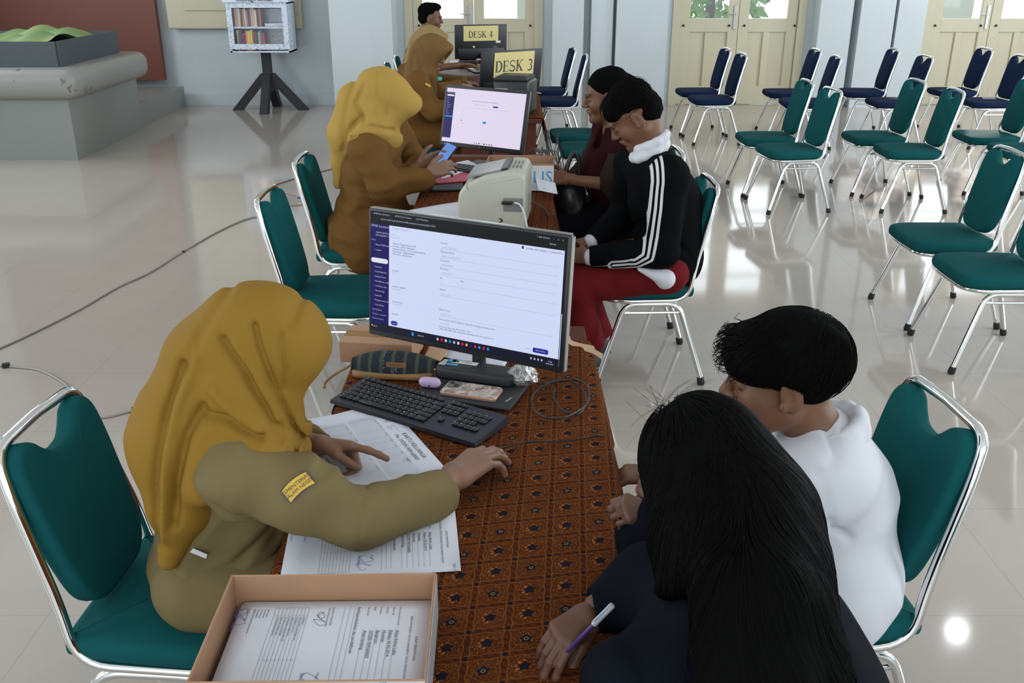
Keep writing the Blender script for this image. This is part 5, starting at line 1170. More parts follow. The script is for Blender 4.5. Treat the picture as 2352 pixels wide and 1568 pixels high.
# ---------------------------------------------------------------- anatomy
def head_frame(c, F, s=1.0, up=(0, 0, 1)):
    F = unit(F); L = unit(np.cross(up, F)); U = np.cross(F, L); return np.array(c, float), F, L, U, s
def hp(H, f, l, u): c, F, L, U, s = H; return c + s * (F * f + L * l + U * u)
def add_head(S, H, fem=False):
    c, F, L, U, s = H; R = np.array([F, L, U]); q = lambda f, l, u: hp(H, f, l, u)
    S.ell(q(-.020, 0, .040), (.097 * s, .075 * s, .085 * s), R, .02); S.ell(q(.022, 0, -.012), (.066 * s, .060 * s, .090 * s), R, .03)
    for t in (-1, 1):
        S.cap(q(-.005, t * .050, -.050), q(.060, t * .014, -.092), .026 * s, .020 * s, .03); S.ell(q(.052, t * .040, -.028), (.030 * s, .024 * s, .030 * s), R, .02)
        S.ell(q(.093, t * .032, .004), (.014 * s, .017 * s, .011 * s), R, .012, sub=True)
        S.ell(q(.074, t * .031, .003), (.0135 * s, .0145 * s, .0115 * s), R, .004)
        S.cap(q(.084, t * .040, .024), q(.090, t * .010, .023), .008 * s, .009 * s, .012)
        er = np.array([unit(F * .9 - U * .2), L, unit(U * .95 + F * .25)])
        S.ell(q(-.008, t * .076, -.004), (.021 * s, .008 * s, .034 * s), er, .006); S.ell(q(-.002, t * .086, -.000), (.011 * s, .006 * s, .020 * s), er, .005, sub=True); S.ell(q(.006, t * .078, -.026), (.009 * s, .006 * s, .010 * s), er, .004)
    S.cap(q(.072, 0, -.094), q(.066, 0, -.090), .018 * s, .018 * s, .02)
    S.cap(q(.084, 0, .016), q(.107, 0, -.024), .008 * s, .0105 * s, .012)
    for t in (-1, 1): S.cap(q(.094, t * .012, -.028), q(.098, t * .010, -.027), .0085 * s, .008 * s, .006)
    S.cap(q(.084, -.019, -.055), q(.092, 0, -.053), .0055 * s, .0075 * s, .008); S.cap(q(.084, .019, -.055), q(.092, 0, -.053), .0055 * s, .0075 * s, .008)
    S.cap(q(.083, -.015, -.065), q(.083, .015, -.065), .0085 * s, .0085 * s, .008); S.cap(q(.100, -.02, -.0592), q(.100, .02, -.0592), .0035 * s, .0035 * s, .005, sub=True)
def skin_attrs(H):
    c, F, L, U, s = H
    def loc(V): d = (V - c) / s; return d @ F, d @ L, d @ U
    def lip(V): f, l, u = loc(V); return np.where((f > .06) & (f < .13), 1 - np.sqrt((l / .023) ** 2 + ((u + .060) / .0125) ** 2), -1)
    def brow(V): f, l, u = loc(V); a = np.abs(l); return np.where((f > .05) & (f < .13), 1 - np.sqrt(((a - .031) / .021) ** 2 + ((u - .0265 + (a - .031) ** 2 * 6) / .0045) ** 2), -1)
    def lash(V): f, l, u = loc(V); a = np.abs(l); return np.where((f > .05) & (f < .13), 1 - np.sqrt(((a - .031) / .0155) ** 2 + ((u + .0035) / .0026) ** 2), -1)
    def stub(V): f, l, u = loc(V); return np.clip((u + .0 + (.035 - f) * 1.0) * 20, -1, 1)
    return {'lip': lip, 'brow': brow, 'lash': lash}
def skin_mat(name, col, lipc):
    m = Mt(name, col, .48, spec=.35, Subsurface_Weight=.06); m.b.inputs['Subsurface Radius'].default_value = (.6, .25, .12); m.b.inputs['Subsurface Scale'].default_value = .02
    def A(n_): a = m.nt.nodes.new('ShaderNodeAttribute'); a.attribute_name = n_; return N(m.nt, a.outputs['Fac'])
    b = m.mix(m.noise(18, 3), tuple(v * .90 for v in col), tuple(v * 1.10 for v in col))
    b = m.mix((A('lip') * 4.0)._m('ADD', 0.0).max(0.0).min(1.0), b, lipc); b = m.mix((A('brow') * 3.0).max(0.0).min(.9), b, (.012, .009, .008)); b = m.mix((A('lash') * 4.0).max(0.0).min(.95), b, (.01, .008, .008))
    return m.base(b).m
def add_hand(S, w, F, Nn, side, s=1.0, curl=(.5, .5, .5, .5), pip=None, thumb=(.6, .7, -.35), tcurl=.3, kf=.004):
    """wrist w, fingers along F, back of hand Nn, side = towards the thumb"""
    w = np.array(w, float); F = unit(F); side = unit(np.array(side) - F * np.dot(side, F)); Nn2 = np.cross(F, side); Nn = Nn2 if np.dot(Nn2, Nn) > 0 else -Nn2
    offs = (.027, .009, -.009, -.026); kn = (.086, .089, .083, .074); ln = ((.043, .026, .021), (.047, .030, .022), (.043, .028, .021), (.034, .021, .019)); rr = (.0095, .0098, .0092, .0080)
    pip = pip or curl; tips = []
    S.cap(w - F * .03 * s, w + F * .01 * s, .026 * s, .025 * s, .015)
    for i in range(4):
        a = w + (F * .012 + side * offs[i] * .6) * s; b = w + (F * kn[i] + side * offs[i]) * s + Nn * .004 * s; S.cap(a, b, .0165 * s, .0125 * s, .012)
        ang = curl[i]; d = F * math.cos(ang) - Nn * math.sin(ang) + side * offs[i] * 2.2; d = unit(d); p = b
        for j in range(3):
            L = ln[i][j] * s; r0 = rr[i] * (1 - .08 * j) * s; S.cap(p, p + d * L, r0, r0 * .93, kf if j or 1 else .008); p = p + d * L; ang += pip[i] * (.9 if j == 0 else .6); d = unit(F * math.cos(ang) - Nn * math.sin(ang) + side * offs[i] * 1.5)
        tips.append(p)
    d = unit(F * thumb[0] + side * thumb[1] + Nn * thumb[2]); p = w + (F * .018 + side * .022) * s; S.cap(p, p + d * .048 * s, .016 * s, .0125 * s, .012); p = p + d * .048 * s
    d = unit(d + F * tcurl * .6 - side * tcurl); S.cap(p, p + d * .032 * s, .0112 * s, .0105 * s, .004); p = p + d * .032 * s; d = unit(d + F * tcurl * .5 - side * tcurl * .6); S.cap(p, p + d * .024 * s, .0105 * s, .008 * s, .004); tips.append(p + d * .024 * s)
    return tips
def person(name, loc, label): return empty('person', loc, 0, label, 'person')
def body_parts(J, H, hands, vox=.009, hv=.003, handv=.0025, skip_legs=False):
    """J: joints. returns meshes joined into one continuous body"""
    B = Sdf(); nb = J['neck']
    B.cap(J['pel'], J['chest'], .10, .10, .05); B.cap(J['chest'], nb, .09, .05, .05); B.cap(J['shR'], J['shL'], .045, .045, .05)
    for s_ in 'RL':
        B.chain([J['sh' + s_], J['el' + s_], J['wr' + s_]], [.046, .038, .026], .02)
        if not skip_legs: B.chain([J['pel'] + (J['kn' + s_] - J['kn' + ('L' if s_ == 'R' else 'R')]) * .35, J['kn' + s_], J['an' + s_]], [.085, .055, .038], .03)
    Hd = Sdf(); add_head(Hd, H); Hd.cap(hp(H, -.035, 0, -.05), nb, .050 * H[4], .058 * H[4], .03)
    out = [B.mesh(vox), Hd.mesh(hv)]
    for h in hands:
        S = Sdf(); add_hand(S, **h); e = h.get('fore')
        out.append(S.mesh(handv))
    return out
def sleeve(S, a, b, c, r=(.075, .062, .048), k=.03, cut=True):
    S.chain([a, b, c], r, k)
def cuffcut(S, el, wr, r=.07):
    d = unit(np.array(wr) - np.array(el)); S.cap(np.array(wr) + d * (r + .0), np.array(wr) + d * (r + .04), r, r, .006, sub=True)
def strands(hair, roots, flow, steps, step_len, rad, mat, parent, off=.002, jitter=.002, name='hair_strands', taper=True, lift=0.0):
    Pn = roots.copy(); pts = [Pn.copy()]; jd = rng.normal(size=Pn.shape) * jitter
    def grad(Q): e = .004; return np.stack([(hair.at(Q + np.eye(3)[i] * e) - hair.at(Q - np.eye(3)[i] * e)) for i in range(3)], 1) / (2 * e)
    for k in range(steps):
        f = flow(Pn, k); g = grad(Pn); g /= np.linalg.norm(g, axis=1)[:, None] + 1e-9; f = f - g * (f * g).sum(1)[:, None] * .95; f /= np.linalg.norm(f, axis=1)[:, None] + 1e-9
        Pn = Pn + f * step_len + jd * .25; d = hair.at(Pn); Pn = Pn - g * (d - off - lift * k)[:, None]; pts.append(Pn.copy())
    pts = np.stack(pts, 1); n, m, _ = pts.shape; t = np.gradient(pts, axis=1); t /= np.linalg.norm(t, axis=2)[:, :, None] + 1e-9
    a = np.cross(t, rng.normal(size=3)); a /= np.linalg.norm(a, axis=2)[:, :, None] + 1e-9; b = np.cross(t, a); rr = rad * (np.linspace(1, .35, m) if taper else np.ones(m))
    V = np.stack([pts + (a * math.cos(q) + b * math.sin(q)) * rr[None, :, None] for q in (0, 2.094, 4.189)], 2).reshape(-1, 3)
    i = np.arange(n)[:, None, None] * m * 3; j = np.arange(m - 1)[None, :, None] * 3; k = np.arange(3)[None, None, :]; k2 = (k + 1) % 3
    Fq = np.stack(np.broadcast_arrays(i + j + k, i + j + k2, i + j + 3 + k2, i + j + 3 + k), -1).reshape(-1, 4)
    return mk(name, [(V, Fq)], mat, parent, smooth_it=0)
MAT['hair'] = plain('black_hair', (0.0025, 0.0023, 0.0023), 0.85, amt=.2, sc=30, spec=.04)
MAT['hair_strand'] = plain('black_hair_strand', (0.004, 0.0036, 0.0036), 0.55, amt=0, spec=.06)
MAT['skinA'] = skin_mat('skin_light_brown', (0.235, 0.125, 0.08), (0.25, 0.10, 0.08))
MAT['skinH'] = skin_mat('skin_brown', (0.155, 0.070, 0.038), (0.14, 0.07, 0.05))
MAT['skinG'] = skin_mat('skin_hand_brown', (0.125, 0.058, 0.036), (0.12, 0.08, 0.06))
MAT['mustard'] = fabric('mustard_headscarf', (0.245, 0.135, 0.020), .06, .1, .75, 1200)
MAT['khaki'] = fabric('khaki_uniform', (0.168, 0.128, 0.058), .06, .1, .8)
MAT['yellow'] = fabric('yellow_headscarf', (0.40, 0.25, 0.06), .06, .1, .8)
MAT['brownuni'] = fabric('brown_uniform', (0.145, 0.070, 0.018), .08, .1, .8)
MAT['brownscarf'] = fabric('brown_headscarf', (0.17, 0.095, 0.035), .08, .1, .8)
MAT['tanscarf'] = fabric('tan_headscarf', (0.30, 0.20, 0.09), .08, .1, .8)
MAT['maroon'] = fabric('maroon_blouse', (0.026, 0.005, 0.006), .15, .1, .8)
MAT['sheer'] = fabric('dark_sheer_sleeve', (0.025, 0.017, 0.012), .15, .1, .7)
MAT['blackcloth'] = fabric('black_cloth', (0.005, 0.005, 0.0065), .15, .1, .75)
MAT['darknavy'] = fabric('dark_navy_jacket', (0.0045, 0.006, 0.0095), .15, .1, .75)
MAT['whitecloth'] = fabric('white_cotton', (0.62, 0.62, 0.66), .04, .1, .8)
MAT['redcloth'] = fabric('dark_red_trousers', (0.125, 0.007, 0.010), .1, .1, .8)
MAT['gold'] = plain('gold_ring', (0.75, 0.55, 0.28), .2, 1.0, amt=0)
Q = lambda x, y, Y: P(x, y, Y)
V3 = lambda *a: np.array(a, float)
def legs(S, J, r=(.10, .075, .065), k=.04, hipw=.075):
    for s_ in 'RL':
        h = J['pel'] + (0, (J['kn' + s_][1] > J['pel'][1]) * 2 * hipw - hipw, -.02); S.chain([h, J['kn' + s_], J['an' + s_]], r, k)
def shoes(r, J, facing, mat='black_plastic'):
    for s_ in 'RL':
        a = J['an' + s_]; S = Sdf(); f = np.array([facing, 0, 0.]); S.cap((a[0], a[1], .045), (a[0] + f[0] * .15, a[1], .032), .042, .036, .03); S.cap((a[0] - f[0] * .03, a[1], .045), (a[0], a[1], .09), .038, .036, .02)
        V, Fq = S.mesh(.008); V[:, 2] = np.maximum(V[:, 2], 0.002); mk('shoe', [(V, Fq)], MAT[mat], r)

# ================================================================ woman with mustard headscarf, khaki uniform
def woman_a():
    r = person('p', (-.72, 1.83, 0), 'woman in a mustard headscarf and khaki uniform pointing at a form, hand on the mouse')
    J = dict(pel=V3(-.70, 1.83, .57), chest=V3(-.60, 1.83, .83), neck=V3(-.545, 1.82, .97), shR=Q(548, 1092, 1.66), shL=V3(-.585, 2.0, .86),
             elR=T(828, 1188, .815), wrR=T(1022, 1122, .800), elL=V3(-.60, 2.10, .765), wrL=T(706, 1016, .80), knR=V3(-.28, 1.74, .52), knL=V3(-.28, 1.95, .52), anR=V3(-.25, 1.74, .09), anL=V3(-.25, 1.95, .09))
    H = head_frame(V3(-.53, 1.80, 1.095), (.80, .06, -.60), 1.0)
    hR = dict(w=T(1040, 1100, .805), F=T(1112, 1050, .81) - T(1040, 1100, .805), Nn=(0, 0, 1), side=(-.8, .55, 0), s=1.13, curl=(.30, .22, .25, .45), pip=(.55, .45, .45, .5), thumb=(.75, .55, -.45))
    hL = dict(w=T(724, 1020, .805), F=(1, -.06, -.12), Nn=(-.1, .75, .65), side=(0, -.72, .55), s=1.0, curl=(.12, 1.15, 1.25, 1.3), pip=(.15, 1.2, 1.2, 1.2), thumb=(.85, .25, -.45), tcurl=.25)
    mk('body', body_parts(J, H, [hR, hL], hv=.005, handv=.0022), MAT['skinA'], r, skin_attrs(H))
    # uniform
    S = Sdf(); S.cap(J['pel'] + (.02, 0, .0), J['chest'] + (.01, 0, 0), .138, .135, .06).cap(J['chest'], J['neck'] + (-.01, 0, -.04), .13, .085, .05).cap(J['shR'] + (0, .03, .0), J['shL'] - (0, .03, 0), .070, .070, .06)
    S.cap(V3(-.665, 1.83, .52), V3(-.60, 1.83, .54), .150, .14, .05)
    S.chain([J['shR'], J['shR'] * .45 + J['elR'] * .55 + V3(0, 0, .012), J['elR'], J['wrR']], [.080, .068, .055, .045], .03); S.chain([J['shL'], J['elL'], J['wrL']], [.075, .062, .050], .03)
    cuffcut(S, J['elR'], J['wrR'], .13); cuffcut(S, J['elL'], J['wrL'], .10)
    S.groove([Q(560, 1180, 1.6), Q(640, 1235, 1.6), Q(760, 1265, 1.6)], .010, .006).groove([Q(500, 1150, 1.6), Q(560, 1200, 1.6), Q(700, 1225, 1.6)], .008, .005)
    S.groove([Q(832, 1145, 1.6), Q(836, 1230, 1.6)], .004, .004).groove([Q(600, 1280, 1.62), Q(520, 1330, 1.65), Q(440, 1350, 1.68)], .010, .010).groove([Q(620, 1330, 1.65), Q(520, 1400, 1.68)], .007, .007).groove([Q(420, 1340, 1.7), Q(400, 1400, 1.7), Q(450, 1450, 1.7)], .008, .007)
    S.groove([Q(630, 1215, 1.6), Q(600, 1300, 1.65)], .016, .012)
    S.wrinkle(np.diag([10, 10, 20]), .008); S.wrinkle(np.array([[13, 0, -10], [0, 8, 0], [4, 0, 7]]), -.008, 2)
    mk('uniform_shirt', [S.mesh(.0055)], MAT['khaki'], r); woman_a.S = S
    S = Sdf(); legs(S, J, (.105, .08, .075)); S.wrinkle(np.diag([14, 14, 14]), .004); cuffcut(S, J['knR'], J['anR'], .1); cuffcut(S, J['knL'], J['anL'], .1); mk('trousers', [S.mesh(.008)], MAT['khaki'], r); shoes(r, J, 1)
    # headscarf
    Rh = np.array([H[1], H[2], H[3]]); S = Sdf()
    S.ell(hp(H, -.004, 0, .028), (.130, .108, .120), Rh, .03)
    S.ell(hp(H, .045, 0, .045), (.088, .096, .080), Rh, .04)
    S.cap(hp(H, .035, -.055, -.05), hp(H, .035, .055, -.05), .060, .060, .04)
    S.cap(Q(560, 880, 1.80), Q(545, 985, 1.82), .110, .135, .06)
    S.cap(Q(470, 830, 1.80), Q(425, 1010, 1.76), .095, .105, .06).cap(Q(425, 1010, 1.76), Q(418, 1150, 1.72), .105, .070, .05).cap(Q(418, 1150, 1.72), Q(388, 1285, 1.69), .062, .022, .03)
    S.cap(Q(500, 950, 1.74), Q(470, 1110, 1.66), .085, .045, .05).cap(Q(560, 940, 1.76), Q(585, 1035, 1.68), .09, .045, .05)
    S.cap(Q(625, 900, 1.80), Q(665, 1050, 1.80), .075, .045, .05).cap(Q(560, 980, 1.72), Q(650, 1050, 1.70), .06, .035, .05); S.cap(Q(560, 1000, 2.0), Q(620, 980, 1.95), .08, .06, .05); S.ell(V3(-.60, 1.88, .95), (.13, .19, .08), None, .06)
    S.ell(hp(H, .140, 0, -.005), (.060, .058, .082), Rh, .012, sub=True); S.ell(hp(H, .115, 0, -.055), (.050, .045, .060), Rh, .012, sub=True)
    g = lambda p_, w_, a_: S.groove(p_, w_ * .85, a_ * 1.35)
    g([Q(505, 790, 1.68), Q(560, 850, 1.68), Q(615, 925, 1.7), Q(650, 1000, 1.7)], .010, .012); g([Q(575, 760, 1.68), Q(610, 850, 1.68), Q(650, 950, 1.7), Q(690, 1050, 1.72)], .008, .010)
    g([Q(540, 800, 1.68), Q(590, 870, 1.68), Q(640, 960, 1.7)], .012, -.007); g([Q(640, 770, 1.7), Q(655, 850, 1.7), Q(650, 900, 1.7)], .006, .006)
    g([Q(470, 955, 1.66), Q(525, 962, 1.66), Q(600, 1005, 1.66)], .011, .012); g([Q(462, 940, 1.66), Q(432, 1000, 1.66), Q(415, 1090, 1.66), Q(402, 1200, 1.66)], .012, .014)
    g([Q(480, 900, 1.66), Q(520, 930, 1.66), Q(600, 975, 1.68)], .014, -.009); g([Q(410, 850, 1.68), Q(385, 950, 1.68), Q(372, 1100, 1.68), Q(368, 1250, 1.68)], .012, .012)
    g([Q(440, 830, 1.68), Q(410, 930, 1.68), Q(390, 1080, 1.68), Q(380, 1230, 1.68)], .012, -.008); g([Q(500, 700, 1.7), Q(450, 780, 1.7), Q(430, 850, 1.7)], .012, .006)
    g([Q(690, 668, 1.78), Q(672, 700, 1.72), Q(665, 750, 1.72)], .012, .006)
    S.wrinkle(np.array([[10, 0, 5], [0, 12, 0], [2, 0, 4]]), .004); S.wrinkle(np.array([[9, 0, 4], [0, 9, 0], [1, 0, 2.5]]), -.006, 2)
    mk('headscarf', [S.mesh(.0048)], MAT['mustard'], r, smooth_it=2)
    # ring, sleeve badge and tag
    F_ = unit(hR['F']); rc = hR['w'] + F_ * .106 + unit(V3(-.8, .55, 0)) * .006 + V3(0, 0, -.004); mb = MB(); a_ = unit(np.cross(F_, (0, 0, 1)))
    mb.tube([tuple(rc + (a_ * math.cos(t) + V3(0, 0, 1) * math.sin(t)) * .0108) for t in np.linspace(0, 2 * PI, 20)[:-1]], .0018, 6, closed=True); mb.build('ring', MAT['gold'], r, world=True, smooth=True)
    MAT['badge'] = plain('yellow_badge', (.62, .38, .04), .7, amt=.03)
    SH = woman_a.S; a, b = hit(SH, 660, 1140), hit(SH, 712, 1098); ex = unit(b - a); mid = hit(SH, 686, 1119); nn = unit(np.array([.05, -.80, .60])); nn = unit(nn - ex * nn.dot(ex)); ey = np.cross(nn, ex); M = mat_from(mid + nn * .004, ex, ey, nn)
    mb = MB(); N_ = 8
    for i in range(N_): 
        for k, (w_, h_, z_) in enumerate(((.060, .030, 0), )): pass
    def curved(w_, h_, z_, mat, nm, par):
        vs = []; n = 10
        for i in range(n + 1):
            x_ = (i / n - .5) * w_
            for y_ in (-h_ / 2, h_ / 2): vs.append(tuple(M @ Vector((x_, y_ + .004 * (1 - (2 * x_ / w_) ** 2), z_ - x_ * x_ * 3.0))))
        return MB().add(vs, [(2 * i, 2 * i + 2, 2 * i + 3, 2 * i + 1) for i in range(n)]).build(nm, mat, par, world=True)
    curved(.062, .033, 0, MAT['ink'], 'sleeve_badge', r); bd = curved(.057, .028, .0008, MAT['badge'], 'badge_ground', r)
    o = text_mesh('KEMENTERIAN\nDALAM NEGERI', .0102, MAT['ink'], 'badge_lettering', None, M @ Matrix.Translation((0, .002, .0018))); o.parent = r; o.data.transform(Matrix.Translation(-Vector(r.location)))
    q = hit(SH, 445, 1258) + V3(0, -.004, .002); mb = MB(); mb.add([tuple(q), tuple(q + V3(.028, 0, -.016)), tuple(q + V3(.024, 0, -.026)), tuple(q + V3(-.008, 0, -.010))], [(0, 3, 2, 1)]); o = mb.build('cloth_tag', MAT['whitecloth'], r, world=True, label='small white fabric tag at the scarf edge'); o.modifiers.new('t', 'SOLIDIFY').thickness = .001
woman_a()

# ================================================================ woman with yellow headscarf, brown uniform, holding a phone
def woman_b():
    r = person('p', (-.74, 4.75, 0), 'woman in a yellow headscarf and brown uniform looking down at a phone'); Y = 4.75
    J = dict(pel=V3(-.76, Y, .58), chest=Q(858, 400, Y), neck=Q(862, 300, Y), shR=Q(842, 352, Y - .17), shL=V3(-.60, Y + .17, 1.0), elR=Q(885, 425, Y - .20), wrR=Q(985, 405, Y - .10), elL=V3(-.52, Y + .2, .85), wrL=Q(955, 380, Y + .06), knR=V3(-.30, Y - .1, .53), knL=V3(-.30, Y + .12, .53), anR=V3(-.22, Y - .1, .09), anL=V3(-.22, Y + .12, .09))
    H = head_frame(Q(875, 225, Y), (.80, -.02, -.60), 1.08)
    hR = dict(w=Q(985, 398, Y - .10), F=(.9, .25, .25), Nn=(-.2, -.7, .6), side=(-.2, .5, .8), s=1.05, curl=(.7, .6, .6, .7), pip=(.6, .6, .6, .6))
    hL = dict(w=Q(960, 382, Y + .05), F=(.8, .1, .35), Nn=(.0, .8, -.4), side=(-.3, -.3, .9), s=1.0, curl=(.35, .4, .5, .6), thumb=(.7, .6, .1))
    mk('body', body_parts(J, H, [hR, hL], hv=.006, handv=.0035), MAT['skinA'], r, skin_attrs(H))
    S = Sdf(); S.cap(J['pel'], J['chest'], .165, .155, .06).cap(J['chest'], J['neck'] + (0, 0, -.06), .145, .09, .05).cap(J['shR'] + (0, .03, 0), J['shL'], .085, .08, .06)
    S.cap(V3(-.76, Y - .02, .50), V3(-.66, Y, .53), .185, .18, .05).chain([J['shR'], J['elR'], J['wrR'] - V3(.02, 0, .01)], [.088, .080, .056], .03).chain([J['shL'], J['elL'], J['wrL']], [.08, .07, .055], .03)
    S.cap(Q(1000, 412, Y - .1), Q(1016, 408, Y - .1), .05, .05, .03) if False else None
    cuffcut(S, J['elR'], J['wrR'], .07); cuffcut(S, J['elL'], J['wrL'], .07)
    for ps in ([(790, 430), (850, 440), (900, 432)], [(775, 470), (830, 485), (900, 470)], [(780, 500), (850, 520), (920, 500)]): S.groove([Q(a, b, Y - .18) for a, b in ps], .012, .008)
    S.wrinkle(np.diag([8, 8, 20]), .010); S.wrinkle(np.array([[5, 0, -8], [0, 7, 0], [6, 0, 10]]), -.010, 2)
    mk('uniform_shirt', [S.mesh(.009)], MAT['brownuni'], r)
    S = Sdf(); legs(S, J, (.115, .09, .08)); mk('trousers', [S.mesh(.012)], MAT['brownuni'], r); shoes(r, J, 1)
    Rh = np.array([H[1], H[2], H[3]]); S = Sdf(); S.ell(hp(H, -.006, 0, .025), (.138, .110, .124), Rh, .03).ell(hp(H, .055, 0, .045), (.092, .092, .078), Rh, .04).cap(hp(H, .140, -.02, .078), hp(H, .140, .02, .078), .016, .016, .06)
    S.cap(hp(H, .03, -.05, -.05), hp(H, .03, .05, -.05), .060, .06, .04).cap(Q(868, 275, Y), Q(862, 318, Y), .105, .115, .05)
    S.cap(Q(815, 230, Y), Q(795, 310, Y - .02), .085, .085, .05).cap(Q(795, 310, Y - .02), Q(782, 370, Y), .085, .04, .05).cap(Q(782, 365, Y), Q(776, 425, Y), .042, .020, .03)
    S.cap(Q(840, 300, Y - .12), Q(812, 318, Y - .15), .055, .03, .04).cap(Q(870, 300, Y - .1), Q(905, 318, Y - .03), .055, .04, .04)
    for t in (-1, 1): S.cap(hp(H, .125, t * .036, .045), hp(H, .080, t * .045, -.085), .038, .036, .05)
    S.ell(hp(H, .150, 0, -.01), (.060, .048, .082), Rh, .010, sub=True); S.ell(hp(H, .12, 0, -.065), (.055, .044, .065), Rh, .010, sub=True)
    g = S.groove
    for ps, w_, a_ in (([(835, 200), (815, 240), (840, 275)], .012, .012), ([(865, 170), (870, 220), (885, 260)], .012, .009), ([(810, 190), (795, 250), (785, 320)], .014, .010), ([(840, 285), (870, 290), (900, 300)], .010, .014), ([(830, 270), (800, 300), (785, 350)], .012, .012), ([(900, 200), (895, 240), (885, 270)], .010, .006)): g([Q(a, b, Y - .11) for a, b in ps], w_, a_)
    S.wrinkle(np.diag([9, 12, 5]), .005); S.wrinkle(np.diag([9, 9, 3]), -.004, 2); mk('headscarf', [S.mesh(.007)], MAT['yellow'], r, smooth_it=2)
    # frayed fringe of the scarf end
    mb = MB()
    for k in range(9): q = Q(803 + k * 2.4, 309 + (k % 2), Y - .195); mb.tube([tuple(q), tuple(q + V3(.002, -.004, -.020 - .006 * (k % 3)))], .003, 5)
    mb.build('scarf_fringe', MAT['yellow'], r, world=True)
    mb = MB(); c_ = Q(1017, 372, Y - .03); mb.tube([tuple(c_ + V3(0, math.cos(t), math.sin(t)) * .0115) for t in np.linspace(0, 2 * PI, 16)[:-1]], .002, 6, closed=True); mb.build('ring', MAT['gold'], r, world=True)
    ph = empty('smartphone', tuple(Q(1021, 357, Y)), 0, 'lit smartphone held by the woman in the yellow headscarf', 'smartphone'); c_ = Q(1021, 357, Y + .01); n = unit(V3(-.35, -.75, .75)); u = unit(np.cross((.3, 0, 1), n) * -1); u = unit(V3(.45, .35, .55) - n * n.dot(V3(.45, .35, .55))); v = np.cross(n, u); M = mat_from(c_, u, v, n)
    MB().rbox(tuple(c_), (.15, .074, .009), .004, 2, R=M.to_3x3()).build('phone_body', MAT['black_plastic'], ph, world=True, smooth=True); MAT['phscr'] = emis('phone_screen', srgb(110, 150, 225), .9); MB().box(tuple(c_ + n * .0052), (.135, .064, .0006), M.to_3x3()).build('screen', MAT['phscr'], ph, world=True)
woman_b()

